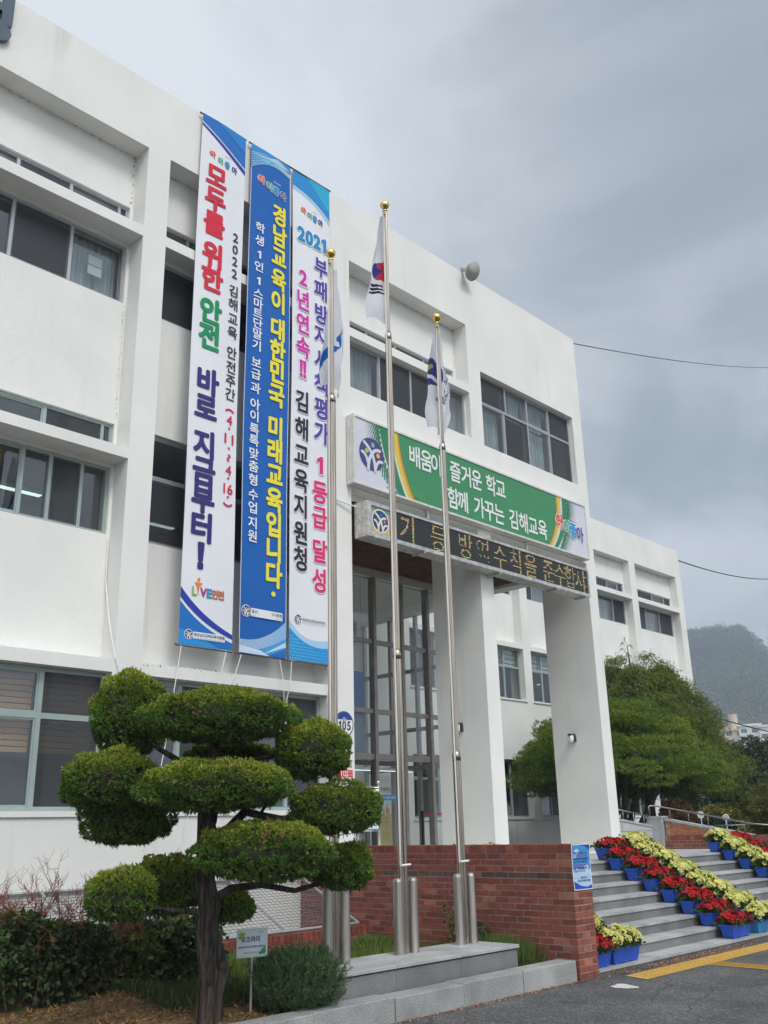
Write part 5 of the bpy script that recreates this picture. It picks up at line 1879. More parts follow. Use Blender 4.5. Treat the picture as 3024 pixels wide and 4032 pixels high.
def flag(name, label, cx, cy, ztop, prof, paint, extra=None, nu=56, nv=110, folds=2.6, depth=0.10, ph=0.4):
    """limp flag: prof = [(z, xl, xr)] ; paint(u,v) -> colour"""
    zs = np.array([p[0] for p in prof])[::-1]; xl = np.array([p[1] for p in prof])[::-1]; xr = np.array([p[2] for p in prof])[::-1]
    zb = prof[-1][0]
    def S(u, v, off=0.0):
        z = ztop + (zb - ztop) * v
        a = np.interp(z, zs, xl); b = np.interp(z, zs, xr)
        w = b - a
        z2 = z + 0.10 * v * (math.sin(u * PI * folds + ph) * 0.5 - (0.4 * u if v > 0.6 else 0.0)) + 0.012 * math.sin(u * 23 + v * 9)
        x = a + w * (u + 0.05 * math.sin(u * PI * 2 * folds + v * 3))
        y = cy + 0.10 + depth * min(1, 0.25 + v) * math.sin(u * PI * folds + ph + v * 1.2) + 0.018 * math.sin(v * 17 + u * 9) * (0.3 + v) - off
        k = (cy + 0.10) / (cy - 0.06)
        return (x * k, y, 1.65 + (z2 - 1.65) * k)
    loc = (cx, cy, ztop)
    t = thing(name, label, 'flag', loc, group='limp flags on the flagpoles')
    mb = MB()
    vs = [S(i / nu, j / nv) for j in range(nv + 1) for i in range(nu + 1)]
    b0 = len(mb.V); mb.V.extend(vs)
    for j in range(nv):
        for i in range(nu):
            a = j * (nu + 1) + i
            mb.F.append((a, a + 1, a + nu + 2, a + nu + 1)); mb.I.append(0)
            mb.C.append(paint((i + 0.5) / nu, (j + 0.5) / nv))
    mb.build('cloth', [M['flag']], t, loc, True)
    if extra:
        m2 = MB(); extra(m2, S)
        m2.build('lettering', [M['print']], t, loc)
    return t


FW = (0.74, 0.75, 0.80)
def p_nat(u, v):
    # red over blue disc folded lengthwise, black bars
    if ((u - 0.42) / 0.36) ** 2 + ((v - 0.545) / 0.085) ** 2 < 1:
        if u < 0.30 + 0.06 * math.sin(v * 60): return (0.03, 0.04, 0.24)
        return (0.55, 0.03, 0.07)
    if 0.14 < u < 0.38 and 0.66 < v < 0.77:
        k = (v - 0.66 - 0.05 * (u - 0.14)) / 0.036
        if 0 <= k < 3 and k % 1 < 0.68: return (0.02, 0.02, 0.04)
    if u > 0.90 and 0.60 < v < 0.68: return (0.02, 0.02, 0.04)
    if u < 0.05 and 0.30 < v < 0.42: return (0.03, 0.03, 0.05)
    return FW
flag('national_flag', 'limp white national flag with red and blue disc and black bars on the middle pole', 7.86, 7.36, 9.36,
     [(9.36, 7.80, 7.845), (9.1, 7.745, 7.87), (8.6, 7.66, 7.90), (8.35, 7.62, 7.93), (8.0, 7.56, 7.985), (7.72, 7.53, 7.99)], p_nat, folds=2.2, depth=0.09)

def p_off(u, v):
    if ((u - 0.12) / 0.30) ** 2 + ((v - 0.45) / 0.14) ** 2 < 1:
        if ((u - 0.10) / 0.13) ** 2 + ((v - 0.40) / 0.03) ** 2 < 1: return (0.32, 0.45, 0.10)
        if abs((v - 0.50) - 0.25 * (u - 0.1)) < 0.022: return FW
        return (0.045, 0.05, 0.24)
    if ((u - 0.62) / 0.16) ** 2 + ((v - 0.555) / 0.035) ** 2 < 1: return (0.05, 0.05, 0.25)
    return FW
def t_off(mb, S):
    for ch, u0, v0, sz in (('경', 0.72, 0.335, 0.13), ('남', 0.88, 0.47, 0.10), ('교', 0.86, 0.59, 0.10), ('육', 0.66, 0.64, 0.15), ('청', 0.34, 0.70, 0.12)):
        V, Fc = glyph(ch)
        ca, sa = math.cos(-0.5), math.sin(-0.5)
        pts = []
        for a, b in V:
            a, b = (a - 0.46) * sz, (b - 0.375) * sz
            a, b = a * ca - b * sa, a * sa + b * ca
            pts.append(S(min(0.99, max(0.01, u0 + a / 0.42)), v0 - b / 1.55, 0.006))
        mb.add(pts, Fc, 0, (0.03, 0.03, 0.06))
flag('office_flag', 'limp white office flag with navy emblem and Korean letters on the right pole', 8.90, 7.38, 8.10,
     [(8.10, 8.875, 8.93), (7.9, 8.80, 8.97), (7.6, 8.71, 9.02), (7.2, 8.68, 9.13), (6.9, 8.66, 9.10), (6.55, 8.64, 8.93)], p_off, t_off, folds=2.4, depth=0.085, ph=0.9)

def p_left(u, v):
    if abs((v - 0.60) + 0.55 * (u - 0.45) ** 1) < 0.05 and 0.02 < u < 0.72: 
        if ((u - 0.34) / 0.10) ** 2 + ((v - 0.63) / 0.028) ** 2 < 1: return FW
        return (0.012, 0.13, 0.45)
    if ((u - 0.70) / 0.10) ** 2 + ((v - 0.47) / 0.05) ** 2 < 1: return (0.02, 0.16, 0.48)
    return FW
flag('city_flag', 'limp white flag with blue emblem strokes on the left pole before the banner', 6.935, 7.33, 8.12,
     [(8.12, 6.89, 6.945), (7.85, 6.84, 6.995), (7.4, 6.79, 7.10), (7.1, 6.76, 7.12), (6.75, 6.74, 7.07), (6.50, 6.73, 7.05)], p_left, folds=2.3, depth=0.09, ph=0.2)


# ================================================================== FOLIAGE
def unit(v):
    return v / np.maximum(np.linalg.norm(v, axis=1, keepdims=True), 1e-9)


def sprigs(P, D, L, W, nb, col, jit=0.5, droop=0.0, cvar=0.25, rng=RNG, tipc=None):
    """nb diamond blades per point; returns V,F,C"""
    n = len(P)
    P = np.repeat(P, nb, 0); D = np.repeat(D, nb, 0)
    L = np.repeat(L, nb) * rng.uniform(0.7, 1.25, n * nb)
    W = np.repeat(W, nb) * rng.uniform(0.8, 1.2, n * nb)
    d = unit(D + rng.normal(0, jit, (n * nb, 3)))
    d[:, 2] -= droop * rng.uniform(0.4, 1.2, n * nb); d = unit(d)
    s = unit(np.cross(d, rng.normal(0, 1, (n * nb, 3))))
    b0 = P - s * W[:, None] * 0.25
    mid = P + d * (L * 0.55)[:, None]
    tip = P + d * L[:, None]
    tip[:, 2] -= droop * L * 0.25
    V = np.stack([b0, mid + s * (W * 0.5)[:, None], tip, mid - s * (W * 0.5)[:, None]], 1).reshape(-1, 3)
    Fq = np.arange(n * nb * 4).reshape(-1, 4)
    C = np.repeat(col, nb, 0) * rng.uniform(1 - cvar, 1 + cvar, (n * nb, 1))
    return V, Fq, C


def blob_points(c, ax, n, rng=RNG, lump=0.10, zlo=-1.0, rot=None, flat=0.75, seed=0):
    """points and outward normals on a lumpy, flat-bottomed ellipsoid; ax = semi axes along (a,b,z)"""
    d = unit(rng.normal(0, 1, (n * 2, 3)))
    d = d[d[:, 2] > zlo][:n]
    ph = np.random.default_rng(seed).uniform(0, 6.28, 6)
    l = 1 + lump * (np.sin(d[:, 0] * 5 + ph[0]) * np.sin(d[:, 1] * 6 + ph[1]) + 0.7 * np.sin(d[:, 2] * 8 + ph[2] + d[:, 0] * 7) + 0.5 * np.sin(d[:, 0] * 13 + ph[3]) * np.sin(d[:, 1] * 12 + ph[4]))
    a = np.array(ax)
    sp = np.sign(d) * np.abs(d) ** np.array([0.85, 0.85, 0.72])
    sp = unit(sp) * 1.0
    sc = np.where(d[:, 2:3] < 0, flat, 1.0)
    p = sp * a * l[:, None]
    p[:, 2:3] *= sc
    nrm = unit(d / a)
    if rot is not None:
        c_, s_ = math.cos(rot), math.sin(rot)
        Rm = np.array([[c_, -s_, 0], [s_, c_, 0], [0, 0, 1]])
        p = p @ Rm.T; nrm = nrm @ Rm.T
    return p + np.array(c), nrm


def patch_noise(P, sc, seed):
    r = np.random.default_rng(seed)
    v = np.zeros(len(P))
    for k in range(4):
        w = r.normal(0, 1, 3) * sc * (1.6 ** k); v += np.sin(P @ w + r.uniform(0, 6.28)) / (1.35 ** k)
    return v / 2.2


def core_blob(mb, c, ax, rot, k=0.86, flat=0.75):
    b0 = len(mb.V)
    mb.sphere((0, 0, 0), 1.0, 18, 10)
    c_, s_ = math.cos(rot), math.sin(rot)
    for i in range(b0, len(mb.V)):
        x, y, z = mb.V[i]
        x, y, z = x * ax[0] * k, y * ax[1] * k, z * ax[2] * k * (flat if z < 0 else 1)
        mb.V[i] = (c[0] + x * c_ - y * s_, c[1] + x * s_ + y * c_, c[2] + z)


# ---- cloud-pruned juniper in front
TR = (5.30, 7.16, 0.17)
t = thing('cloud_pruned_juniper', 'big cloud pruned juniper with clipped green foliage pads and twisting trunk', 'tree', TR)
mb = MB()
tp = [(5.29, 7.17, 0.08), (5.30, 7.16, 0.20), (5.305, 7.155, 0.38), (5.32, 7.14, 0.55), (5.295, 7.17, 0.72), (5.27, 7.19, 0.88), (5.285, 7.175, 1.05), (5.255, 7.21, 1.28), (5.27, 7.19, 1.54), (5.26, 7.21, 1.81), (5.285, 7.185, 2.04), (5.285, 7.19, 2.28), (5.31, 7.16, 2.55)]
base_r = [0.140, 0.112, 0.102, 0.116, 0.104, 0.088, 0.086, 0.078, 0.084, 0.068, 0.054, 0.04, 0.025]
rr = []
for k, r in enumerate(base_r):
    rr.append([r * (1 + 0.17 * math.sin(3 * a + k * 0.55) + 0.13 * math.sin(7 * a + k * 0.35) + 0.05 * math.sin(13 * a - k)) for a in [2 * PI * i / 48 for i in range(48)]])
mb.tube(tp, rr, 48)
for (a, b, c, r) in ((5.37, 7.07, 0.60, 0.05), (5.25, 7.09, 0.50, 0.045), (5.33, 7.11, 1.62, 0.04)):
    mb.sphere((a, b, c), r, 12, 8, sc=(1, 1, 1.3))
mb.build('trunk', [M['bark']], t, TR, True)
BR = [
    ([(5.27, 7.18, 1.60), (5.39, 7.07, 1.68), (5.49, 6.97, 1.83), (5.62, 6.90, 1.79), (5.75, 6.77, 1.76), (6.03, 6.53, 1.79)], 0.055),
    ([(5.28, 7.18, 0.96), (5.15, 7.18, 1.03), (4.95, 7.24, 1.05), (4.71, 7.36, 1.1)], 0.035),
    ([(5.26, 7.2, 1.10), (5.22, 7.47, 1.2), (5.18, 7.66, 1.21)], 0.03),
    ([(5.30, 7.13, 1.12), (5.40, 7.02, 1.20), (5.63, 6.89, 1.22), (5.89, 6.76, 1.16), (6.19, 6.59, 1.24)], 0.042),
    ([(5.29, 7.17, 2.16), (5.54, 6.98, 2.28), (5.74, 6.85, 2.31), (6.01, 6.63, 2.27)], 0.028),
    ([(5.26, 7.21, 1.90), (5.12, 7.5, 2.04), (4.89, 7.89, 1.95)], 0.045),
    ([(5.28, 7.18, 2.12), (5.2, 7.64, 2.31), (5.03, 8.03, 2.54)], 0.04),
    ([(5.29, 7.16, 1.40), (5.29, 6.89, 1.46), (5.39, 6.64, 1.46)], 0.04),
    ([(5.28, 7.16, 1.75), (5.2, 7.0, 1.95), (5.1, 6.9, 2.0)], 0.04),
    ([(5.60, 6.90, 1.80), (5.62, 6.82, 1.90), (5.66, 6.80, 1.93)], 0.016),
    ([(5.48, 6.97, 1.82), (5.50, 6.93, 1.93), (5.53, 6.92, 1.96)], 0.014),
]
for pts, r in BR:
    mb = MB(); n = len(pts)
    mb.tube(pts, [r * (1 - 0.6 * i / (n - 1)) for i in range(n)], 10)
    mb.build('branch', [M['bark']], t, TR, True)
PADS = {
    'P1': (5.00, 8.14, 2.72, 0.36, 0.42, 0.44), 'P2': (5.26, 7.07, 2.63, 0.67, 0.46, 0.265), 'P3': (6.00, 6.64, 2.33, 0.345, 0.38, 0.285),
    'P4': (4.71, 7.93, 2.10, 0.43, 0.40, 0.29), 'P4b': (4.97, 8.03, 1.79, 0.42, 0.34, 0.27), 'P5': (5.08, 6.88, 2.02, 0.67, 0.42, 0.235),
    'P5b': (5.70, 7.47, 2.36, 0.44, 0.25, 0.10), 'P6': (6.11, 6.45, 1.82, 0.41, 0.36, 0.25), 'P7': (5.38, 6.57, 1.48, 0.585, 0.40, 0.265),
    'P8': (6.25, 6.52, 1.33, 0.28, 0.28, 0.22), 'P9': (4.58, 7.42, 1.17, 0.29, 0.28, 0.23), 'P10': (5.20, 7.72, 1.20, 0.36, 0.32, 0.28), 'P11': (5.56, 7.18, 1.03, 0.17, 0.17, 0.15)}
ROT = -0.81
JG = np.array([[0.11, 0.21, 0.026], [0.085, 0.125, 0.018], [0.46, 0.49, 0.055], [0.06, 0.135, 0.02], [0.36, 0.28, 0.09]])
for k, (nm, (x, y, z, a, b, c)) in enumerate(PADS.items()):
    area = 4 * PI * ((a * b) ** 1.6 / 3 + (a * c) ** 1.6 / 3 + (b * c) ** 1.6 / 3) ** (1 / 1.6)
    n = int(area * 2700)
    P, Nn = blob_points((x, y, z), (a, b, c), n, lump=0.075, rot=ROT, flat=0.8, seed=k)
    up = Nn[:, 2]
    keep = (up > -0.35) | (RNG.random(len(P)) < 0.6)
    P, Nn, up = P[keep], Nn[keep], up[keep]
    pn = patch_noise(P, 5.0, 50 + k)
    # lit tops painted into the paler new growth, browner old growth in patches
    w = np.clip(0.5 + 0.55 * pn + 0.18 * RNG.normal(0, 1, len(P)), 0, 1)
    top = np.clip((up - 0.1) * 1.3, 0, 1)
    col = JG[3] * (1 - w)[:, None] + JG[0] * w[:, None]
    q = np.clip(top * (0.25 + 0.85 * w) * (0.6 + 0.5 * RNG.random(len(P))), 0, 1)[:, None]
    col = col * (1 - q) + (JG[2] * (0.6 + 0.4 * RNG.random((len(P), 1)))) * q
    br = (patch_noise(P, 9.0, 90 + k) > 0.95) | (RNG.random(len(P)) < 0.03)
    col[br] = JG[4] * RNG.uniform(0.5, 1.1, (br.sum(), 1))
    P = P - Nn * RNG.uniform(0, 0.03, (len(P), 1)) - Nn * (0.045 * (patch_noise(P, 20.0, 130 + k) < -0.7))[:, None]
    D = unit(Nn + np.array([0, 0, 0.12]) + RNG.normal(0, 0.25, Nn.shape))
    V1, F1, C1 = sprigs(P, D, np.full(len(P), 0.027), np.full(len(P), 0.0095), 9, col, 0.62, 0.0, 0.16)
    # stray longer shoots and under-twigs
    m = int(n * 0.05)
    idx = RNG.integers(0, len(P), m)
    V2, F2_, C2 = sprigs(P[idx], unit(Nn[idx] + np.array([0, 0, 0.4])), np.full(m, 0.05), np.full(m, 0.011), 3, col[idx], 0.35)
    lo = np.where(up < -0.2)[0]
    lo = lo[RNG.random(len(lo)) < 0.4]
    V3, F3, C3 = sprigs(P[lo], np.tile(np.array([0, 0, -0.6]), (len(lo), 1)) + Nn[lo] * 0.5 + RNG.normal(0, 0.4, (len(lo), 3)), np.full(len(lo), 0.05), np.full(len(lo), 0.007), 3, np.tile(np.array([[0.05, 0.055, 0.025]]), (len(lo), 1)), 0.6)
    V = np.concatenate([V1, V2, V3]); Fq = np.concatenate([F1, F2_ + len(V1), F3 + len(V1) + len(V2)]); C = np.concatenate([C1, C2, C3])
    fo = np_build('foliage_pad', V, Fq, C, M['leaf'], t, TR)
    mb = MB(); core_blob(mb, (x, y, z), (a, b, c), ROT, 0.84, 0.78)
    mb.build('dark_twig_core', [M['core']], fo, TR, True)

# ---- rosemary bush by the kerb
RB = (6.10, 6.98, 0.17)
t = thing('rosemary_bush', 'rounded dark green needle leaved rosemary bush behind the kerb', 'bush', RB)
P, Nn = blob_points((6.10, 6.98, 0.36), (0.39, 0.35, 0.23), 2600, lump=0.10, rot=ROT, seed=33, flat=1.0)
rd = RNG.uniform(0.35, 1.0, (len(P), 1))
P = np.array([6.10, 6.98, 0.30]) + (P - np.array([6.10, 6.98, 0.30])) * rd
P = P[P[:, 2] > 0.14]
D = unit(P - np.array([6.10, 6.98, -0.15]))
m = len(P)
VV, FF, CC = [], [], []
off = 0
# stems with needles along them
for s in range(7):
    q = P + D * (s / 6) * 0.13
    colr = np.tile(np.array([[0.075, 0.13, 0.055]]), (m, 1)) * (0.75 + 0.5 * RNG.random((m, 1)))
    v, f, c = sprigs(q, D, np.full(m, 0.038), np.full(m, 0.0055), 4, colr, 0.75)
    VV.append(v); FF.append(f + off); CC.append(c); off += len(v)
np_build('foliage', np.concatenate(VV), np.concatenate(FF), np.concatenate(CC), M['leaf'], t, RB)
mb = MB()
for k in range(14):
    a = RNG.uniform(0, 6.28); e = RNG.uniform(0.2, 0.33)
    mb.tube([(6.10, 6.98, 0.12), (6.10 + 0.5 * e * math.cos(a), 6.98 + 0.5 * e * math.sin(a), 0.3), (6.10 + e * math.cos(a), 6.98 + e * math.sin(a), 0.55)], [0.012, 0.009, 0.004], 5)
mb.build('stems', [M['twig']], t, RB)

# ---- dark hedge at the left
HB = (4.6, 9.3, 0.18)
t = thing('hedge', 'dense dark green leafy hedge at lower left below the white wall', 'hedge', HB)
n = 15000
x = RNG.uniform(2.0, 6.75, n); y = RNG.uniform(8.75, 9.75, n)
htop = 0.84 + 0.10 * np.sin(x * 3.1) + 0.05 * np.sin(x * 8.7) - 0.16 * np.clip((x - 5.6), 0, 2)
z = 0.16 + (htop - 0.16) * RNG.random(n) ** 0.55
fr = (y < 8.98) | (z > htop - 0.16) | (y > 9.6)
fr &= True
keep = fr | (RNG.random(n) < 0.3)
fy = 8.75 + 0.07 * np.sin(x * 5) + 0.07 * np.sin(z * 9 + x * 3) + 0.12 * np.clip(z - 0.6, 0, 1)
keep &= (y > fy)
P = np.stack([x, y, z], 1)[keep]
m = len(P)
w = patch_noise(P, 3.5, 5)
col = np.array([[0.042, 0.072, 0.022]]) * (0.7 + 0.6 * RNG.random((m, 1)))
hi = w > 0.25
col[hi] = np.array([0.11, 0.145, 0.03]) * RNG.uniform(0.6, 1.1, (hi.sum(), 1))
rd_ = RNG.random(m) < 0.10
col[rd_] = np.array([0.06, 0.04, 0.022]) * RNG.uniform(0.6, 1.2, (rd_.sum(), 1))
D = unit(np.stack([RNG.normal(0, 0.6, m), -0.7 + RNG.normal(0, 0.5, m), 0.3 + RNG.normal(0, 0.5, m)], 1))
v, f, c = sprigs(P, D, np.full(m, 0.075), np.full(m, 0.038), 3, col, 0.5, 0.25)
np_build('foliage', v, f, c, M['leaf'], t, HB)
mb = MB()
for k in range(70):
    a = RNG.uniform(2.1, 6.6); b = RNG.uniform(8.95, 9.6)
    mb.tube([(a, b, 0.12), (a + RNG.normal(0, 0.06), b + RNG.normal(0, 0.06), 0.45), (a + RNG.normal(0, 0.14), b + RNG.normal(0, 0.1), 0.8)], [0.011, 0.008, 0.004], 5)
mb.build('stems', [M['twig']], t, HB)

# red leafless shrubs rising out of it
for k, (sx, sy, hh) in enumerate(((3.95, 9.15, 1.30), (4.40, 9.30, 1.22), (4.85, 9.2, 1.26), (5.30, 9.25, 1.16), (5.62, 9.1, 1.12))):
    loc = (sx, sy, 0.2)
    t = thing('red_twig_shrub', 'sparse red brown twiggy shrub in the row rising out of the dark hedge', 'shrub', loc, group='red twig shrubs behind the hedge')
    mb = MB()
    rg = np.random.default_rng(60 + k)
    def grow(p, d, L, r, lev):
        q = p + d * L * 0.5 + Vector(rg.normal(0, 0.015, 3)); e = p + d * L
        mb.tube([p, q, e], [r, r * 0.8, r * 0.6], 4, cap=False)
        if lev == 0: return
        for _ in range(3 if lev > 1 else 4):
            nd = (d + Vector(rg.normal(0, 0.55, 3)) + Vector((0, 0, 0.15))).normalized()
            grow(e - d * L * rg.uniform(0, 0.45), nd, L * rg.uniform(0.45, 0.7), r * 0.62, lev - 1)
    for _ in range(9):
        d = Vector((rg.normal(0, 0.3), rg.normal(0, 0.18), 1)).normalized()
        grow(Vector((sx + rg.normal(0, 0.10), sy + rg.normal(0, 0.06), 0.35)), d, (hh - 0.35) * rg.uniform(0.5, 0.72), 0.0075, 3)
    mb.build('twigs', [M['redtwig']], t, loc)

# ---- grass and weeds: uncountable
def grass(name, n, fx, hgt, wid, colr, jit=0.35):
    P = fx(n); m = len(P)
    col = np.array([colr]) * (0.6 + 0.8 * RNG.random((m, 1)))
    dry = RNG.random(m) < 0.12
    col[dry] = np.array([0.20, 0.15, 0.06]) * RNG.uniform(0.6, 1.1, (dry.sum(), 1))
    v, f, c = sprigs(P, np.tile(np.array([0, 0, 1.0]), (m, 1)), np.full(m, hgt), np.full(m, wid), 2, col, jit)
    return tag(np_build(name, v, f, c, M['leaf']), kind='stuff')
def rect(x0, x1, y0, y1, z=None):
    def f(n):
        x = RNG.uniform(x0, x1, n); y = RNG.uniform(y0, y1, n)
        zz = np.array([soil_z(a, b) for a, b in zip(x, y)]) - 0.01 if z is None else np.full(n, z)
        return np.stack([x, y, zz], 1)
    return f
o = grass('lawn_grass', 9000, rect(6.3, 9.92, 7.56, 9.88), 0.13, 0.008, (0.10, 0.18, 0.03))
o = grass('tall_grass', 900, rect(9.28, 9.9, 6.98, 7.5), 0.30, 0.008, (0.075, 0.13, 0.03), 0.22)
o = grass('bed_grass', 2600, rect(5.4, 6.6, 7.3, 9.0), 0.14, 0.008, (0.04, 0.075, 0.02))
def litter(n):
    x = RNG.uniform(2.5, 6.5, n); y = 6.85 + 1.9 * RNG.random(n)
    return np.stack([x, y, np.array([soil_z(a, b) for a, b in zip(x, y)]) + 0.004], 1)
P = litter(5200)
D = unit(np.stack([RNG.normal(0, 1, len(P)), RNG.normal(0, 1, len(P)), RNG.uniform(0, 0.5, len(P))], 1))
col = np.array([[0.26, 0.155, 0.06]]) * RNG.uniform(0.35, 1.2, (len(P), 1))
v, f, c = sprigs(P, D, np.full(len(P), 0.06), np.full(len(P), 0.012), 2, col, 0.3)
tag(np_build('dry_litter', v, f, c, M['leaf']), kind='stuff')
# fallen petals and grit along the foot of the steps and kerb
P1 = np.stack([RNG.normal(12.3, 0.9, 900), 6.44 + RNG.normal(0, 0.035, 900), np.full(900, 0.006)], 1)
P2_ = np.stack([RNG.uniform(5.5, 9.9, 700), 6.52 - np.abs(RNG.normal(0, 0.025, 700)), np.full(700, 0.006)], 1)
P3_ = np.stack([RNG.uniform(10.4, 14.5, 500), 6.50 + RNG.normal(0, 0.04, 500), np.full(500, 0.006)], 1)
P = np.concatenate([P1, P2_, P3_]); m = len(P)
D = unit(np.stack([RNG.normal(0, 1, m), RNG.normal(0, 1, m), RNG.uniform(0, 0.4, m)], 1))
col = np.where(RNG.random((m, 1)) < 0.6, np.array([[0.52, 0.25, 0.15]]), np.array([[0.22, 0.14, 0.08]])) * RNG.uniform(0.5, 1.1, (m, 1))
v, f, c = sprigs(P, D, np.full(m, 0.022), np.full(m, 0.014), 1, col, 0.3)
tag(np_build('leaf_litter', v, f, c, M['leaf']), kind='stuff')
# weeds on the plinth and by the brick wall
for (wx, wy, wz, r, hh, n_, lab) in ((9.72, 8.15, 0.2, 0.16, 0.55, 130, 'small yellow green weed growing against the brick wall between the poles'), (9.75, 7.72, 0.2, 0.14, 0.42, 110, 'dark leafy weed at the foot of the brick wall behind the right pole'), (6.62, 9.45, 0.2, 0.22, 0.55, 260, 'brown dried shrub in front of the low brick wall near the plant sign')):
    loc = (wx, wy, wz)
    t = thing('weed', lab, 'weed', loc)
    mb = MB(); st = []
    for k in range(12):
        a = RNG.uniform(0, 6.28); e = r * RNG.uniform(0.3, 1.0); h = hh * RNG.uniform(0.6, 1)
        mb.tube([(wx, wy, wz - 0.03), (wx + e * 0.5 * math.cos(a), wy + e * 0.5 * math.sin(a), wz + h * 0.6), (wx + e * math.cos(a), wy + e * math.sin(a), wz + h)], [0.005, 0.004, 0.002], 4)
        for q in range(max(3, n_ // 12)):
            s = RNG.uniform(0.35, 1); st.append((wx + e * s * math.cos(a), wy + e * s * math.sin(a), wz + h * s))
    mb.build('stems', [M['twig']], t, loc)
    P = np.array(st); m = len(P)
    cc_ = (0.13, 0.13, 0.03) if 'yellow' in lab else (0.045, 0.07, 0.02) if 'dark' in lab else (0.24, 0.14, 0.09)
    v, f, c = sprigs(P, unit(RNG.normal(0, 1, (m, 3)) + np.array([0, 0, 0.4])), np.full(m, 0.06), np.full(m, 0.026), 2, np.array([cc_]) * RNG.uniform(0.6, 1.2, (m, 1)), 0.5)
    np_build('leaves', v, f, c, M['leaf'], t, loc)

# ---------------------------------------------------------------- flower boxes on the steps
def petunia_box(name, label, red, length=0.65, teal=False, seed=0, nfl=34, heap=1.0):
    rg = np.random.default_rng(seed)
    t = thing(name, label, 'flower box', (0, 0, 0))
    hl, hw, h = length / 2, 0.105, 0.185
    mb = MB()
    bl, bw = hl - 0.055, hw - 0.028
    vs = [(-bl, -bw, 0.012), (bl, -bw, 0.012), (bl, bw, 0.012), (-bl, bw, 0.012), (-hl + 0.01, -hw + 0.01, h - 0.025), (hl - 0.01, -hw + 0.01, h - 0.025), (hl - 0.01, hw - 0.01, h - 0.025), (-hl + 0.01, hw - 0.01, h - 0.025)]
    mb.add(vs, [(0, 3, 2, 1), (0, 1, 5, 4), (1, 2, 6, 5), (2, 3, 7, 6), (3, 0, 4, 7)])
    csg(mb, [('+', -hl, hl, -hw, hw, h - 0.026, h), ('-', -hl + 0.02, hl - 0.02, -hw + 0.02, hw - 0.02, h - 0.026, h)])
    for fx in (-bl + 0.05, bl - 0.05, 0):
        mb.box(fx - 0.035, fx + 0.035, -bw - 0.002, bw + 0.002, 0.0, 0.0125)
    o = mb.build('tub', [M['pot_teal' if teal else 'pot']], t)
    mb = MB(); mb.box(-hl + 0.021, hl - 0.021, -hw + 0.021, hw - 0.021, h - 0.06, h - 0.018)
    mb.build('compost', [M['potting']], t)
    # leaves
    n = 420
    P = np.stack([rg.uniform(-hl, hl, n) * 1.02, rg.normal(0, 0.075, n), h + 0.005 + np.abs(rg.normal(0, 0.035 * heap, n))], 1)
    D = unit(np.stack([P[:, 0] * 1.0, P[:, 1] * 6, np.full(n, 0.35)], 1) + rg.normal(0, 0.3, (n, 3)))
    col = np.array([[0.045, 0.085, 0.022]]) * rg.uniform(0.6, 1.25, (n, 1))
    v, f, c = sprigs(P, D, np.full(n, 0.065), np.full(n, 0.03), 2, col, 0.5, 0.2, rng=rg)
    np_build('leaves', v, f, c, M['leaf'], t)
    # trumpet flowers
    VV, FF, CC = [], [], []
    for k in range(nfl):
        x = rg.uniform(-hl, hl) * 1.02
        a = rg.uniform(-1.25, 1.25)                      # round the heap, front to back
        rad = (0.125 + 0.035 * rg.random()) * (1 - 0.25 * abs(x / hl) ** 3)
        p = np.array([x, math.sin(a) * rad * 1.25, h - 0.005 + math.cos(a) * rad * heap * 1.05])
        nrm = unit(np.array([[0.9 * x / hl * 0.5 + rg.normal(0, 0.25), math.sin(a) + rg.normal(0, 0.25) - 0.15, math.cos(a) * 0.8 + rg.normal(0, 0.2)]]))[0]
        e1 = unit(np.cross(nrm, [[0.3, 0.2, 1.0]]))[0] if abs(nrm[2]) < 0.95 else np.array([1.0, 0, 0])
        e2 = np.cross(nrm, e1)
        R0 = rg.uniform(0.033, 0.046)
        th0 = rg.uniform(0, 6.28)
        b = len(VV)
        VV.append(p - nrm * R0 * 0.55)
        for ring, (rr_, hh_) in enumerate(((0.42, -0.05), (1.0, 0.12))):
            for q in range(15):
                th = th0 + q / 15 * 2 * PI
                w_ = 1.0 if ring == 0 else (1.0 + 0.10 * math.cos(5 * th) + 0.05 * rg.normal())
                z_ = hh_ + (0.10 * math.cos(5 * th + 1.0) + 0.06 * rg.normal() if ring else 0)
                VV.append(p + (e1 * math.cos(th) + e2 * math.sin(th)) * R0 * rr_ * w_ + nrm * R0 * z_)
        pc = (np.array([0.50, 0.008, 0.014]) if red else np.array([0.70, 0.68, 0.24])) * rg.uniform(0.8, 1.15)
        cc = pc * np.array([0.55, 0.5, 0.5]) if red else np.array([0.56, 0.58, 0.08])
        for q in range(15):
            q2 = (q + 1) % 15
            FF.append((b, b + 1 + q, b + 1 + q2, b + 1 + q2)); CC.append(cc)
            FF.append((b + 1 + q, b + 16 + q, b + 16 + q2, b + 1 + q2)); CC.append(pc * (0.9 + 0.2 * rg.random()))
    mb = MB()
    mb.V = [tuple(map(float, q)) for q in VV]
    mb.F = [tuple(dict.fromkeys(q)) for q in FF]; mb.I = [0] * len(FF); mb.C = [tuple(q) for q in CC]
    mb.build('flowers', [M['petal']], t)
    return t


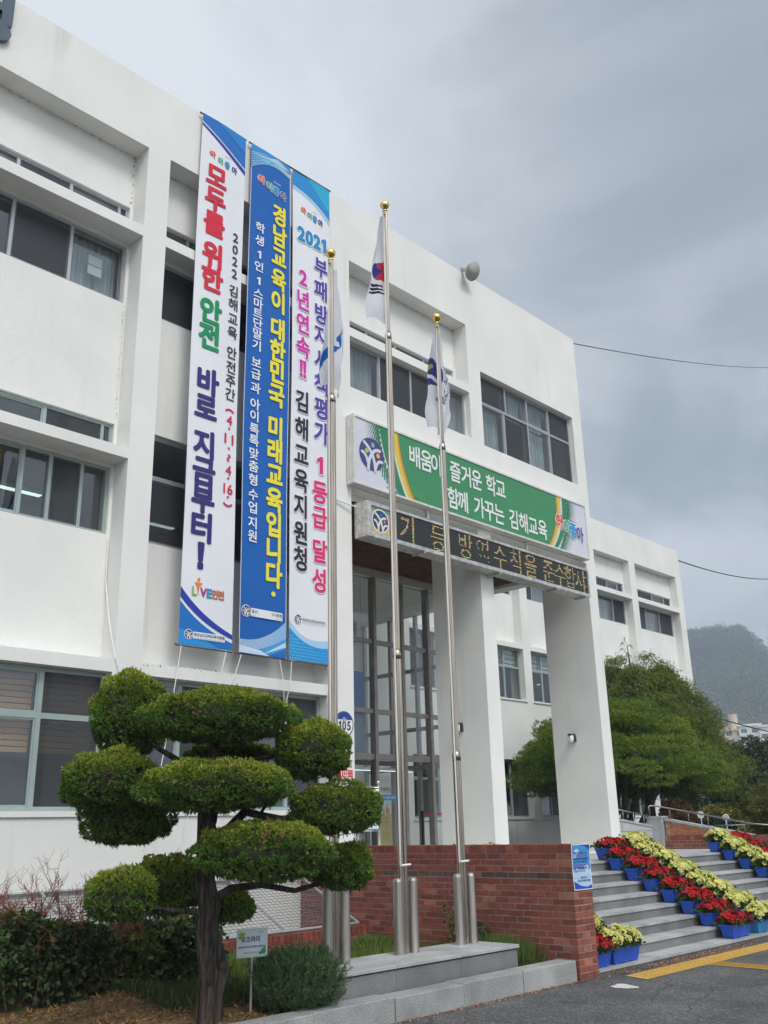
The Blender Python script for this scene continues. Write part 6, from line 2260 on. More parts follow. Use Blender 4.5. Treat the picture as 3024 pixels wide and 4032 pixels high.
ordn = ['bottom step', 'second step', 'third step', 'fourth step', 'fifth step', 'sixth step', 'seventh step', 'landing above the steps']
reds = [petunia_box('petunia_box', 'x', True, seed=s, nfl=70, heap=1.0) for s in (101, 102, 103)]
yels = [petunia_box('petunia_box', 'x', False, seed=s, nfl=130, heap=1.45) for s in (201, 202, 203)]
teal = petunia_box('petunia_box', 'x', False, teal=True, seed=204, nfl=130, heap=1.45)
used = set()
def place_box(src, x, lev, label, group, y=None, z=None, rz=0.0):
    loc = (x, (6.60 + 0.30 * lev + 0.115) if y is None else y, (0.0625 + RZ * lev + 0.001) if z is None else z)
    if src.name not in used:
        used.add(src.name)
        src.location = loc; src.rotation_euler = (0, 0, rz)
        src['label'] = label; src['group'] = group
        return src
    return dup(src, loc, rz, label, group)
for lev in range(8):
    rx = 13.98 + 0.325 + 0.022 * lev + (0.1 if lev == 7 else 0)
    where = ordn[lev]
    on = 'on the ' + where if lev < 7 else 'on the ' + where
    place_box(reds[lev % 3], rx, lev, f'red petunia box {on}, in the middle row', 'red petunia boxes up the middle of the steps', rz=random.uniform(-0.03, 0.03))
    place_box(teal if lev == 0 else yels[lev % 3], rx + 0.82 + (0.05 if lev == 0 else 0), lev,
              ('teal' if lev == 0 else 'blue') + f' box of yellow petunias {on}, middle row', 'yellow petunia boxes up the middle of the steps', rz=random.uniform(-0.03, 0.03))
for lev in (7, 6, 5, 4, 3, 2):
    x = 18.06 + 0.325 + 0.022 * (lev - 4)
    place_box(yels[(lev + 1) % 3], x + 0.1, lev, f'yellow petunia box on the {ordn[lev]}, nearer the right brick wall', 'yellow petunia boxes along the right side of the steps')
    place_box(reds[(lev + 1) % 3], x + 0.95, lev, f'red petunia box on the {ordn[lev]}, against the right wall', 'red petunia boxes along the right side of the steps')
place_box(yels[0], 11.09, 0, 'blue box of pale yellow petunias on the bottom step beside the left brick wall', 'petunia boxes beside the left brick wall')
shortred = petunia_box('petunia_box', 'x', True, length=0.42, seed=110, nfl=26)
place_box(shortred, 10.55, 0, 'short blue box of red petunias tucked against the left brick wall on the bottom step', 'petunia boxes beside the left brick wall')
place_box(yels[1], 10.72, 1, 'blue box of pale yellow petunias on the second step beside the left brick wall', 'petunia boxes beside the left brick wall')
place_box(yels[2], 10.69, 2, 'yellow petunia box on the third step, mostly hidden by the left brick wall', 'petunia boxes beside the left brick wall')
lowred = petunia_box('petunia_box', 'x', True, seed=120, nfl=44, heap=0.8)
lowyel = petunia_box('petunia_box', 'x', False, seed=220, nfl=60, heap=0.85)
place_box(lowred, 11.0, 7, 'red petunia box on the landing, its blooms peeping over the left brick wall', 'petunia boxes on the landing behind the brick wall', y=9.30, z=1.097)
place_box(lowyel, 11.35, 7, 'yellow petunia box on the landing, peeping over the left brick wall', 'petunia boxes on the landing behind the brick wall', y=8.93, z=1.097)

# ---------------------------------------------------------------- signs near the ground
loc = (5.70, 7.10, 0.15)
t = thing('plant_sign', 'small white and green plant sign on a thin stake beside the juniper trunk', 'sign', loc)
sx_, sy_ = 0.72, -0.69
def qtf(u, v, d): return (5.705 + u * 0.72 + d * -0.69, 7.105 + u * -0.69 + d * -0.72, 0.74 + v + 0.055 * u)
mb = MB(); mb.prism([(-0.135, -0.115), (0.135, -0.115), (0.135, 0.115), (-0.135, 0.115)], lambda a, b: qtf(a, b, 0), lambda a, b: qtf(a, b, -0.008), 0, (0.44, 0.55, 0.50))
mb.build('board', [M['print']], t, loc)
mb = MB()
poly(mb, [(-0.128, -0.100), (0.128, -0.100), (0.128, 0.100), (-0.128, 0.100)], qtf, 0.002, (0.52, 0.58, 0.65))
for (a, b, r, c) in ((-0.095, 0.07, 0.03, (0.25, 0.38, 0.08)), (-0.07, 0.075, 0.022, (0.35, 0.48, 0.18)), (-0.105, 0.045, 0.018, (0.18, 0.33, 0.08)), (0.10, -0.07, 0.03, (0.04, 0.25, 0.13)), (0.075, -0.085, 0.02, (0.06, 0.30, 0.15)), (0.112, -0.04, 0.014, (0.08, 0.33, 0.18))):
    disc(mb, a, b, r * 0.8, qtf, 0.003, c, 9, min(r * 0.8, 0.099 - abs(b)))
mb.build('face', [M['print']], t, loc)
mb = MB()
for ch, x in zip('로즈마리', (-0.075, -0.033, 0.01, 0.052)):
    put(mb, ch, x, 0.030, 0.038, 0.046, qtf, 0.005, 0.02, (0.02, 0.03, 0.06))
line(mb, '청렴의 향기는 언제나 즐겁다', -0.118, -0.030, 0.0195, qtf, 0.005, 0.01, (0.02, 0.05, 0.07))
line(mb, '청렴꽃마당', 0.055, 0.083, 0.011, qtf, 0.005, 0.0, (0.05, 0.05, 0.09))
emblem(mb, -0.055, -0.078, 0.009, qtf, 0.005, step=0.0006)
line(mb, '경상남도김해교육지원청', -0.042, -0.077, 0.0125, qtf, 0.005, 0.0, (0.1, 0.1, 0.14))
mb.build('lettering', [M['print']], t, loc)
mb = MB(); mb.tube([qtf(0, -0.115, -0.012), (5.705, 7.11, 0.14)], 0.011, 8); mb.tube([qtf(0, 0.10, -0.014), qtf(0, -0.12, -0.012)], 0.011, 8)
mb.build('stake', [M['alu']], t, loc)

loc = (10.13, 6.54, 0.93)
t = thing('notice_poster', 'blue and white notice sheet hung on the end of the left brick wall', 'poster', loc)
def ntf(u, v, d): return (9.935 + u, 6.538 - d + 0.006 * math.sin(v * 7), 0.935 + v)
def _grid(mb, col, x0, x1, z0, z1, d):
    n = 10
    band(mb, [(x1, z0 + (z1 - z0) * i / n) for i in range(n + 1)], [(x0, z0 + (z1 - z0) * i / n) for i in range(n + 1)], ntf, d, col)
mb = MB()
n = 10
mb.add([ntf(u, 0.505 * i / n, 0) for i in range(n + 1) for u in (0.0, 0.392)], [(2 * i, 2 * i + 1, 2 * i + 3, 2 * i + 2) for i in range(n)], 0, (0.72, 0.74, 0.77))
mb.build('sheet', [M['print']], t, loc)
mb = MB()
def pband(z0, z1, col, d=0.0015):
    mb.add([ntf(u, z0 + (z1 - z0) * i / 6, d) for i in range(7) for u in (0.012, 0.380)], [(2 * i, 2 * i + 1, 2 * i + 3, 2 * i + 2) for i in range(6)], 0, col)
for k in range(14):
    z0 = 0.012 + 0.481 * k / 14; z1 = 0.012 + 0.481 * (k + 1) / 14
    q = k / 13
    c0 = np.array([0.40, 0.56, 0.78]) if k < 6 else np.array([0.06, 0.28, 0.62])
    pband(z0, z1, tuple(c0 * (0.9 + 0.2 * ((k * 7) % 3) / 2)))
poly(mb, [(0.012, 0.012), (0.38, 0.012), (0.38, 0.05), (0.27, 0.03), (0.15, 0.045), (0.012, 0.10)], ntf, 0.003, (0.015, 0.07, 0.40))
poly(mb, [(0.15, 0.493), (0.38, 0.493), (0.38, 0.43), (0.30, 0.475)], ntf, 0.003, (0.015, 0.05, 0.36))
for a, b, r in ((0.10, 0.42, 0.05), (0.06, 0.37, 0.04), (0.29, 0.24, 0.05), (0.10, 0.21, 0.05), (0.2, 0.2, 0.04)):
    disc(mb, a, b, r, ntf, 0.0028, (0.50, 0.64, 0.80), 12, r * 0.6)
mb.build('printed_artwork', [M['print']], t, loc)
mb = MB()
rows = ['청렴한 세상 함께하는 우리', '맑은 김해 밝은 교육 청렴은', '부패방지 청탁금지 행동강령', '교육 가족 모두 함께 지켜요', '공정한 업무 투명한 행정', '서로 존중하는 교육공동체', '청렴실천 약속 합니다']
for k, tx in enumerate(rows):
    col = (0.02, 0.07, 0.28) if k not in (1, 4, 6) else (0.42, 0.12, 0.40)
    line(mb, tx, 0.03, 0.405 - 0.033 * k, 0.026, ntf, 0.005, 0.006, col)
line(mb, '2018. 10. 23.', 0.15, 0.135, 0.026, ntf, 0.005, 0.006, (0.04, 0.06, 0.16))
line(mb, '경상남도김해교육지원청', 0.075, 0.10, 0.028, ntf, 0.005, 0.012, (0.04, 0.06, 0.16))
mb.build('lettering', [M['print']], t, loc)

# notice stand in front of the lobby glass
loc = (11.88, F + 0.5, 1.094)
t = thing('notice_stand', 'steel framed notice stand with white sheet on the landing beside the glass front', 'stand', loc)
Yn = F + 0.5
mb = MB()
for x in (11.62, 12.13):
    mb.tube([(x, Yn, 1.095), (x, Yn, 2.38)], 0.022, 10); mb.sphere((x, Yn, 2.42), 0.035, 12, 8)
for z in (2.30, 2.34, 1.64):
    mb.tube([(11.62, Yn, z), (12.13, Yn, z)], 0.015, 8)
for x in (11.62, 12.13):
    mb.box(x - 0.03, x + 0.03, Yn - 0.18, Yn + 0.18, 1.095, 1.12)
mb.build('frame', [M['steel_bright']], t, loc, True)
def utf(u, v, d): return (u, Yn - 0.02 - d, v)
mb = MB(); mb.box(11.645, 12.105, Yn - 0.018, Yn + 0.012, 1.66, 2.285)
mb.build('panel', [M['sign_frame']], t, loc)
mb = MB()
poly(mb, [(11.66, 1.67), (12.09, 1.67), (12.09, 2.275), (11.66, 2.275)], utf, 0.001, (0.66, 0.72, 0.79))
poly(mb, [(11.97, 2.24), (12.04, 2.25), (12.08, 2.19), (12.06, 2.16), (11.97, 2.20)], utf, 0.003, (0.03, 0.17, 0.50))
for z in (2.22, 2.19):
    poly(mb, [(11.72, z), (11.90, z), (11.90, z + 0.015), (11.72, z + 0.015)], utf, 0.003, (0.25, 0.35, 0.58))
line(mb, '안내문', 11.69, 2.12, 0.09, utf, 0.003, 0.01, (0.04, 0.1, 0.3))
for k in range(7):
    line(mb, '민원실 출입 안내', 11.70, 2.02 - 0.045 * k, 0.032, utf, 0.003, 0.0, (0.15, 0.2, 0.3))
disc(mb, 12.02, 2.09, 0.022, utf, 0.003, (0.1, 0.3, 0.5), 12)
mb.build('notice', [M['print']], t, loc)

# inside the lobby
loc = (15.9, 15.25, 1.095)
t = thing('rollup_banner', 'tall white and yellow roll-up banner standing just inside the glass door', 'banner', loc)
def rtf(u, v, d): return (15.73 + u, 15.25 - d, v)
mb = MB(); mb.box(15.72, 16.14, 15.20, 15.32, 1.096, 1.13); mb.tube([(15.93, 15.30, 1.12), (15.93, 15.27, 2.78)], 0.01, 6)
mb.build('base', [M['alu']], t, loc)
mb = MB()
mb.box(15.73, 16.13, 15.252, 15.256, 1.13, 2.78, 0, (0.66, 0.67, 0.66))
poly(mb, [(0, 1.131), (0.4, 1.131), (0.4, 1.98), (0, 1.98)], rtf, 0.0, (0.50, 0.44, 0.16))
for z in (1.52, 1.80):
    disc(mb, 0.2, z, 0.12, rtf, 0.003, (0.50, 0.36, 0.10), 22)
disc(mb, 0.22, 2.16, 0.055, rtf, 0.003, (0.55, 0.42, 0.34), 14); poly(mb, [(0.12, 1.99), (0.34, 1.99), (0.29, 2.11), (0.17, 2.11)], rtf, 0.002, (0.52, 0.26, 0.12))
line(mb, '발열체크', 0.05, 2.5, 0.09, rtf, 0.003, 0.01, (0.1, 0.1, 0.12))
line(mb, '마스크 착용', 0.06, 1.90, 0.05, rtf, 0.005, 0.0, (0.3, 0.2, 0.05))
line(mb, '손 씻기', 0.14, 1.52, 0.045, rtf, 0.005, 0.0, (0.2, 0.14, 0.05))
line(mb, '거리두기', 0.12, 1.80, 0.045, rtf, 0.005, 0.0, (0.2, 0.14, 0.05))
mb.build('printed_sheet', [M['print']], t, loc)
loc = (17.6, 15.5, 1.095)
t = thing('queue_barrier', 'black queue barrier post with red belt inside the right glass door', 'barrier', loc)
mb = MB(); mb.tube([(17.52, 15.57, 1.12), (17.52, 15.57, 2.02)], 0.032, 14); mb.tube([(17.52, 15.57, 1.094), (17.52, 15.57, 1.12)], 0.16, 20); mb.tube([(17.52, 15.57, 1.9), (17.52, 15.57, 2.05)], 0.045, 14)
mb.build('post', [M['black']], t, loc)
mb = MB(); mb.box(17.55, 18.5, 15.565, 15.575, 1.94, 2.0)
mb.build('belt', [M['red_belt']], t, loc)
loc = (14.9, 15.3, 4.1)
t = thing('painted_reflection', 'deep blue panel painted as a sky reflection inside the upper left lobby glass', 'poster', loc)
mb = MB(); mb.box(14.3, 15.08, 15.0, 15.02, 3.2, 5.0, 0, (0.03, 0.12, 0.36))  # sky reflection of the glass, painted as a blue and grey panel
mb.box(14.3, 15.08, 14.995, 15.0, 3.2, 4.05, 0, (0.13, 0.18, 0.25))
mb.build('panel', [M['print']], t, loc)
mb = MB(); mb.tube([(14.4, 15.01, 5.0), (14.4, 15.01, 7.14)], 0.004, 5); mb.tube([(15.0, 15.01, 5.0), (15.0, 15.01, 7.14)], 0.004, 5)
mb.build('wire', [M['wire_grey']], t, loc)  # wires added to hang the painted reflection


# ================================================================== TREES ON THE RIGHT
def trunk(mb, pts, r0, r1, n=10):
    m = len(pts)
    mb.tube(pts, [r0 + (r1 - r0) * i / (m - 1) for i in range(m)], n)


# layered round pine between and beside the pillars
PC = np.array([25.0, 14.8, 0.9])
t = thing('round_pine', 'broad domed bright green pine standing behind the entrance pillars', 'tree', tuple(PC))
for k in range(5):
    a = k * 1.3
    mb = MB()
    trunk(mb, [tuple(PC + np.array([0.25 * math.cos(a), 0.25 * math.sin(a), -0.9])), tuple(PC + np.array([0.55 * math.cos(a), 0.55 * math.sin(a), 0.6])), tuple(PC + np.array([1.3 * math.cos(a), 1.3 * math.sin(a), 1.9])), tuple(PC + np.array([1.9 * math.cos(a), 1.9 * math.sin(a), 2.6]))], 0.13, 0.04)
    mb.build('trunk', [M['bark']], t, tuple(PC), True)
VV, FF, CC = [], [], []; off = 0
cores = MB()
rg = np.random.default_rng(5)
nclump = 230
for k in range(nclump):
    # clumps sit on an umbrella dome, tiered
    u = rg.uniform(0, 1) ** 0.55; a = rg.uniform(0, 2 * PI)
    rad = 2.75 * u
    zc = 4.0 - 2.05 * u ** 2.3 + rg.normal(0, 0.10) - (0.3 if rg.random() < 0.3 else 0)
    c = PC + np.array([rad * math.cos(a), rad * math.sin(a), zc])
    ax = (rg.uniform(0.40, 0.60), rg.uniform(0.40, 0.60), rg.uniform(0.13, 0.20))
    n = 230
    P, Nn = blob_points(c, ax, n, rng=rg, lump=0.18, seed=k + 300, flat=0.6)
    tint = rg.random()
    col = (np.array([0.085, 0.175, 0.02]) * (1 - tint) + np.array([0.21, 0.285, 0.028]) * tint) * rg.uniform(0.7, 1.15, (len(P), 1))
    v, f, cc = sprigs(P, unit(Nn + np.array([0, 0, 0.55])), np.full(len(P), 0.095), np.full(len(P), 0.012), 6, col, 0.6, 0.0, 0.25, rng=rg)
    VV.append(v); FF.append(f + off); CC.append(cc); off += len(v)
cr = np_build('crown', np.concatenate(VV), np.concatenate(FF), np.concatenate(CC), M['leaf'], t, tuple(PC))
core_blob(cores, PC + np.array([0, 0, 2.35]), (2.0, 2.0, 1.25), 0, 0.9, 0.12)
cores.build('dark_twig_core', [M['core']], cr, tuple(PC), True)

# weeping thread-leaf cypress
CC0 = np.array([28.3, 15.6, 0.9])
t = thing('weeping_cypress', 'tall conical weeping thread leaf cypress in front of the rear wing', 'tree', tuple(CC0))
mb = MB(); trunk(mb, [tuple(CC0 + np.array([0, 0, -0.9])), tuple(CC0 + np.array([0.05, 0, 2.0])), tuple(CC0 + np.array([-0.1, 0.05, 4.6])), tuple(CC0 + np.array([-0.35, 0.0, 6.35]))], 0.2, 0.006)
mb.build('trunk', [M['bark']], t, tuple(CC0), True)
VV, FF, CC = [], [], []; off = 0
cores = MB()
for k in range(420):
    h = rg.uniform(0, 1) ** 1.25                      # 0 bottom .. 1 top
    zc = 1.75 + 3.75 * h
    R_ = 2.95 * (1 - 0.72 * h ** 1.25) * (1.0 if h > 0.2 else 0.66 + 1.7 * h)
    if h > 0.9: R_ *= 0.75
    a = rg.uniform(0, 2 * PI)
    rr_ = R_ * (0.55 + 0.45 * rg.random() ** 0.5)
    c = CC0 + np.array([rr_ * math.cos(a), rr_ * math.sin(a), zc + 0.15 * rg.normal()])
    outw = np.array([math.cos(a), math.sin(a), 0])
    n = 200
    s = rg.random(n)
    # each frond: arching outward then hanging
    lat = rg.normal(0, 0.15, (n, 3))
    P = c + outw * (0.15 + 0.45 * s)[:, None] + np.array([0, 0, 1.0]) * (0.22 * s - 0.55 * s ** 2)[:, None] + lat * np.array([1, 1, 0.55])
    D = unit(outw * 0.8 + np.array([0, 0, -0.45]) + rg.normal(0, 0.2, (n, 3)))
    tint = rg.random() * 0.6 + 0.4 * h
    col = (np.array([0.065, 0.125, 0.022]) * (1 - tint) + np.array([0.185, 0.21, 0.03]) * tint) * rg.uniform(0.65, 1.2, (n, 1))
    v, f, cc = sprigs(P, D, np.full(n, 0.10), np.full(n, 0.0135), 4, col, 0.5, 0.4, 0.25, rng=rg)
    VV.append(v); FF.append(f + off); CC.append(cc); off += len(v)
# thin leader at the top
for k in range(13):
    s = k / 12
    p0 = CC0 + np.array([-0.35 - 0.15 * s, 0, 5.1 + 1.35 * s])
    a = k * 2.4
    n = 9
    P = p0 + np.stack([np.linspace(0, 0.3 * (1 - 0.5 * s), n) * math.cos(a), np.linspace(0, 0.3 * (1 - 0.5 * s), n) * math.sin(a), 0.1 * np.sin(np.linspace(0, 3, n))], 1)
    v, f, cc = sprigs(P, np.tile(np.array([math.cos(a), math.sin(a), -0.5]), (n, 1)), np.full(n, 0.10), np.full(n, 0.016), 2, np.tile(np.array([[0.15, 0.16, 0.05]]), (n, 1)), 0.4, 0.5, rng=rg)
    VV.append(v); FF.append(f + off); CC.append(cc); off += len(v)
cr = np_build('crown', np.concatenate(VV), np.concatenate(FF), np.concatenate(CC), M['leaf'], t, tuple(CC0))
for z, r in ((2.2, 2.3), (2.9, 2.1), (3.7, 1.6)):
    core_blob(cores, CC0 + np.array([0, 0, z]), (r, r, 0.9), 0, 0.8, 0.8)  # dark solid cores stand in for shade in the crown's gaps
cores.build('dark_twig_core', [M['core']], cr, tuple(CC0), True)


def leafy_tree(name, label, cat, c, R_, zlo, zhi, col, nclump, lsize, trunk_r, npc=150, base=None, seed=0, wid=0.42, core=True, droop=0.2, dense=1.0):
    rg = np.random.default_rng(seed)
    c = np.array(c)
    t = thing(name, label, cat, tuple(c))
    for k in range(3):
        a = k * 2.1 + seed
        mb = MB(); trunk(mb, [tuple(c + np.array([0.05 * k, 0, -0.3])), tuple(c + np.array([0.1 * math.cos(a), 0.1 * math.sin(a), (zlo - c[2]) * 0.8 + 0.1])), tuple(c + np.array([R_ * 0.5 * math.cos(a), R_ * 0.5 * math.sin(a), (zlo + zhi) / 2 - c[2]]))], trunk_r, trunk_r * 0.3, 8)
        mb.build('trunk', [M['bark']], t, tuple(c), True)
    VV, FF, CC = [], [], []; off = 0
    cm = np.array([c[0], c[1], (zlo + zhi) / 2]); H = (zhi - zlo) / 2
    for k in range(nclump):
        d = unit(rg.normal(0, 1, (1, 3)))[0]
        q = rg.uniform(0.62, 1.0)
        p = cm + d * np.array([R_, R_, H]) * q
        s = R_ * rg.uniform(0.20, 0.32)
        P, Nn = blob_points(p, (s, s, s * 0.8), npc, rng=rg, lump=0.2, seed=k + seed * 31, flat=0.8)
        tint = rg.uniform(0.65, 1.3)
        cc0 = np.array(col) * tint * rg.uniform(0.7, 1.25, (len(P), 1))
        v, f, cc = sprigs(P, Nn, np.full(len(P), lsize), np.full(len(P), lsize * wid), 3, cc0, 0.6, droop, 0.3, rng=rg)
        VV.append(v); FF.append(f + off); CC.append(cc); off += len(v)
    cr = np_build('crown', np.concatenate(VV), np.concatenate(FF), np.concatenate(CC), M['leaf'], t, tuple(c))
    if core:
        mb = MB(); core_blob(mb, cm, (R_, R_, H), 0, 0.72, 0.9)
        mb.build('dark_twig_core', [M['core']], cr, tuple(c), True)
    return t


leafy_tree('dark_evergreen', 'large dark glossy evergreen tree at the right edge beyond the ramp', 'tree', (38.8, 16.2, 0.2), 2.35, 1.35, 4.45, (0.05, 0.085, 0.036), 95, 0.17, 0.16, seed=3)
leafy_tree('bronze_pine_shrub', 'bushy green and bronze pine shrub at the far right edge above the brick wall', 'shrub', (22.35, 9.1, 0.1), 0.66, 1.20, 2.45, (0.13, 0.15, 0.035), 80, 0.105, 0.05, npc=170, seed=4, wid=0.14, droop=0.0)
leafy_tree('bronze_azalea', 'low rounded brown leaved azalea bush behind the ramp handrail', 'bush', (24.4, 12.7, 0.9), 0.42, 1.55, 2.14, (0.125, 0.07, 0.028), 50, 0.085, 0.03, npc=110, seed=5, wid=0.4)
leafy_tree('clipped_bush', 'low dark clipped bush half hidden behind the ramp parapet', 'bush', (24.8, 11.9, 0.6), 0.48, 1.25, 1.66, (0.022, 0.035, 0.016), 46, 0.07, 0.03, npc=110, seed=6)
leafy_tree('golden_bush', 'yellow green leafy bush beyond the handrail under the dark evergreen', 'bush', (36.4, 17.0, 0.3), 0.85, 1.15, 2.15, (0.19, 0.185, 0.03), 46, 0.13, 0.03, npc=120, seed=7)
leafy_tree('dark_evergreen', 'smaller dark evergreen peeking out beyond the right edge of the big dark tree', 'tree', (45.0, 17.0, 0.2), 2.6, 1.4, 4.4, (0.03, 0.052, 0.026), 60, 0.2, 0.14, seed=8)

for (x, y, z, lab) in ((22.35, 11.0, 1.81, 'small round white plant tag on a stick near the azalea bush'), (23.68, 11.0, 1.75, 'larger round white plant tag on a stick beside the golden bush')):
    loc = (x, y, 0.9)
    t = thing('plant_tag', lab, 'plant tag', loc, group='round white plant tags behind the ramp')
    nd = Vector((-x, -y, 0)).normalized()
    mb = MB(); mb.tube([(x, y, z) , Vector((x, y, z)) - nd * 0.012], 0.078, 20)
    mb.build('disc', [M['opal']], t, loc)
    sd_ = Vector((-nd.y, nd.x, 0))
    mb = MB()
    for k in range(4):
        a = Vector((x, y, z + 0.035 - 0.022 * k)) + nd * 0.003
        mb.add([a - sd_ * 0.045, a + sd_ * 0.045, a + sd_ * 0.045 + Vector((0, 0, 0.008)), a - sd_ * 0.045 + Vector((0, 0, 0.008))], [(0, 1, 2, 3)], 0, (0.25, 0.3, 0.5))
    mb.build('printed_lines', [M['print']], t, loc)
    mb = MB(); mb.tube([(x, y, 0.0), Vector((x, y, z - 0.07)) - nd * 0.006], 0.011, 8)
    mb.build('stick', [M['opal']], t, loc)

# ================================================================== FAR BACKGROUND
def apartment(name, label, c, w, d, h, yaw, mat, crown=None):
    t = thing(name, label, 'apartment block', c, yaw, group='pale apartment blocks at the foot of the mountain')
    mb = MB(); mb.box(-w / 2, w / 2, -d / 2, d / 2, -4, h)
    mb.box(-w / 2 - 0.5, w / 2 + 0.5, -d / 2 - 0.5, d / 2 + 0.5, h, h + 0.8)
    mb.build('tower', [M[mat]], t)
    if crown:
        mb = MB(); mb.tube([(0, 0, h + 0.8), (0, 0, h + 6)], w * 0.28, 16); mb.tube([(0, 0, h + 6), (0, 0, h + 6.6)], w * 0.30, 16)
        mb.build('roof_tank', [M['apt_a']], t)
    mb = MB()
    nf = int(h / 3)
    for fl in range(nf):
        z = 1 + fl * 3
        for k in range(int(w / 4)):
            x = -w / 2 + 1.2 + k * 4
            mb.box(x, x + 2.2, -d / 2 - 0.05, -d / 2 + 0.1, z, z + 1.5)
        for k in range(int(d / 4)):
            y = -d / 2 + 1.2 + k * 4
            mb.box(-w / 2 - 0.05, -w / 2 + 0.1, y, y + 2.2, z, z + 1.5)
    mb.build('window_grid', [M['apt_win']], t)


def on_ray(dx, dy, r): return (dx * r, dy * r, 0.0)
apartment('apartment_block', 'low pale apartment block furthest left against the mountain', on_ray(0.905, 0.424, 430), 8, 9, 38.0, 0.4, 'apt_b')
apartment('apartment_block', 'beige apartment block with round roof tank near the cypress', on_ray(0.909, 0.416, 420), 7, 8, 38.5, 0.45, 'apt_a', None)
apartment('apartment_block', 'tallest beige apartment block with rounded top in the middle of the group', on_ray(0.9145, 0.4045, 415), 6, 8, 36.0, 0.45, 'apt_a', True)
apartment('apartment_block', 'wide white apartment block in the middle of the group', on_ray(0.920, 0.392, 405), 8, 8, 36.5, 0.45, 'apt_b')
apartment('apartment_block', 'pale apartment block under the sagging cable at the right edge', on_ray(0.927, 0.375, 395), 7, 8, 35.0, 0.45, 'apt_b')
apartment('apartment_block', 'beige apartment block at the extreme right edge with a roof tank', on_ray(0.9325, 0.361, 400), 9, 11, 35.0, 0.45, 'apt_a', True)

# mountain: polar height field, ridge height given by bearing
az = np.radians(np.linspace(2, 62, 260))
rad = np.concatenate([np.linspace(470, 1000, 120), np.linspace(1010, 1500, 26)])
AZ = np.degrees(az)
el = np.interp(AZ, [2, 8, 14, 18, 20, 21.5, 22.3, 22.8, 23.7, 24.8, 25.7, 27, 30, 36, 45, 62], [3.0, 4.0, 5.6, 7.0, 7.7, 8.55, 9.55, 10.0, 10.1, 10.08, 10.06, 9.9, 9.4, 8, 6, 3])
G1 = np.random.default_rng(9)
A, Rr = np.meshgrid(az, rad, indexing='ij')
ridge_r = 960.0
s = np.clip((Rr - 470) / (ridge_r - 470), 0, None)
prof = np.where(s <= 1, (0.16 * s + 0.84 * s ** 1.15) , 1 - 0.65 * (s - 1))
Hh = np.tan(np.radians(el))[:, None] * ridge_r * prof + 1.65
gul = np.zeros_like(Hh)
for k in range(5):
    w = 9 * 1.8 ** k
    gul += np.sin(A * w * 2.2 + G1.uniform(0, 6) + 0.004 * Rr * (k + 1)) * 7.0 / (1.7 ** k)
Hh += gul * np.clip(s, 0, 1) * (1 - np.clip(s, 0, 1)) * 2.2
Hh += G1.normal(0, 1.6, Hh.shape) * np.clip(s * 3, 0, 1) * (np.clip(1.02 - s, 0, 1) > 0.01)
X_ = Rr * np.cos(A); Y_ = Rr * np.sin(A)
V = np.stack([X_, Y_, Hh], -1).reshape(-1, 3)
nr = len(rad)
Fq = np.array([(i * nr + j, i * nr + j + 1, (i + 1) * nr + j + 1, (i + 1) * nr + j) for i in range(len(az) - 1) for j in range(nr - 1)])
tag(np_build('mountain', V, Fq, np.ones((len(Fq), 3)), M['mountain']), kind='structure')
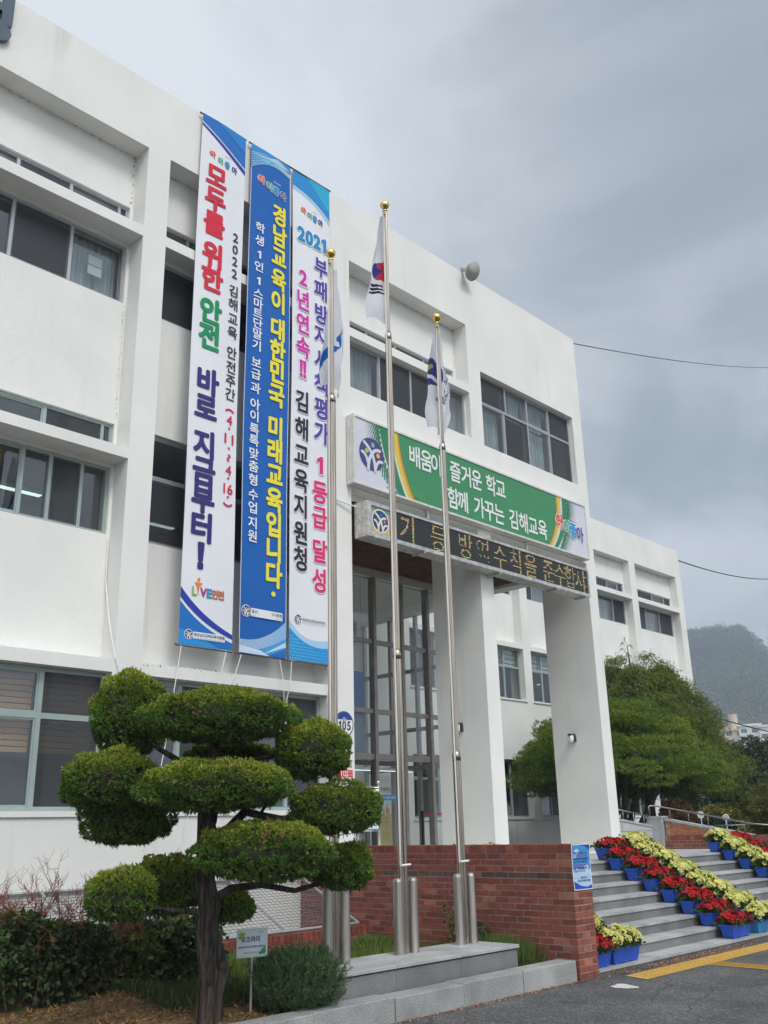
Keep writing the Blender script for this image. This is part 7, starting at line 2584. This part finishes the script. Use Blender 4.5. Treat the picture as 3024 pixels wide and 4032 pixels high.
# forest cover on it (one mass)
nT = 6500
ta = np.radians(G1.uniform(19.5, 28.5, nT)); ts = G1.uniform(0.02, 1.0, nT) ** 0.8
tr = 470 + (ridge_r - 470) * ts
ii = np.clip(np.searchsorted(az, ta), 0, len(az) - 1); jj = np.clip(np.searchsorted(rad, tr), 0, nr - 1)
base = np.stack([tr * np.cos(ta), tr * np.sin(ta), Hh[ii, jj]], 1)
P = np.repeat(base, 18, 0) + G1.normal(0, 1, (nT * 18, 3)) * np.array([2.6, 2.6, 1.5]) + np.array([0, 0, 1.6])
colt = np.array([[0.07, 0.09, 0.045]]) * G1.uniform(0.65, 1.4, (nT, 1))
bare = G1.random(nT) < 0.3
colt[bare] = np.array([0.17, 0.165, 0.12]) * G1.uniform(0.6, 1.2, (bare.sum(), 1))
pn = patch_noise(base, 0.006, 41)
colt *= np.clip(1.0 + 0.75 * pn, 0.35, 1.9)[:, None]
lowb = np.clip(1 - base[:, 2:3] / 90.0, 0, 1) * (G1.random((nT, 1)) < 0.5)
colt = colt * (1 - 0.6 * lowb) + np.array([[0.20, 0.19, 0.13]]) * 0.6 * lowb
v, f, c = sprigs(P, unit(G1.normal(0, 1, P.shape) + np.array([0, 0, 0.6])), np.full(len(P), 1.7), np.full(len(P), 1.1), 2, np.repeat(colt, 18, 0), 0.5, rng=G1)
tag(np_build('forest', v, f, c, M['leaf']), kind='stuff')
# bare trees along the summit rim
nT = 90
ta = np.radians(G1.uniform(22.6, 26.6, nT))
ii = np.clip(np.searchsorted(az, ta), 0, len(az) - 1)
zr = Hh[ii, np.searchsorted(rad, ridge_r)]
base = np.stack([ridge_r * np.cos(ta), ridge_r * np.sin(ta), zr], 1)
P = np.repeat(base, 26, 0) + G1.normal(0, 1, (nT * 26, 3)) * np.array([2.2, 2.2, 1.6]) + np.array([0, 0, 5.2])
v, f, c = sprigs(P, unit(G1.normal(0, 1, P.shape) + np.array([0, 0, 0.5])), np.full(len(P), 2.2), np.full(len(P), 0.45), 2, np.tile(np.array([[0.16, 0.15, 0.14]]), (len(P), 1)), 0.6, rng=G1)
tag(np_build('ridge_trees', v, f, c, M['leaf']), kind='stuff')

# ---------------------------------------------------------------- haze
def haze():
    m, N, L = new_mat('haze_air')
    out = N('ShaderNodeOutputMaterial')
    p = N('ShaderNodeVolumePrincipled')
    p.inputs['Color'].default_value = (0.68, 0.80, 0.93, 1)
    p.inputs['Density'].default_value = HAZE
    p.inputs['Anisotropy'].default_value = 0.0
    L(p, 0, out, 'Volume')
    mb = MB(); mb.box(-120, 1560, -120, 1560, -2.0, 215)
    tag(mb.build('haze', [m]), kind='stuff')


HAZE = 0.00078
haze()

bpy.data.objects.remove(_to)
bpy.data.curves.remove(_tc)
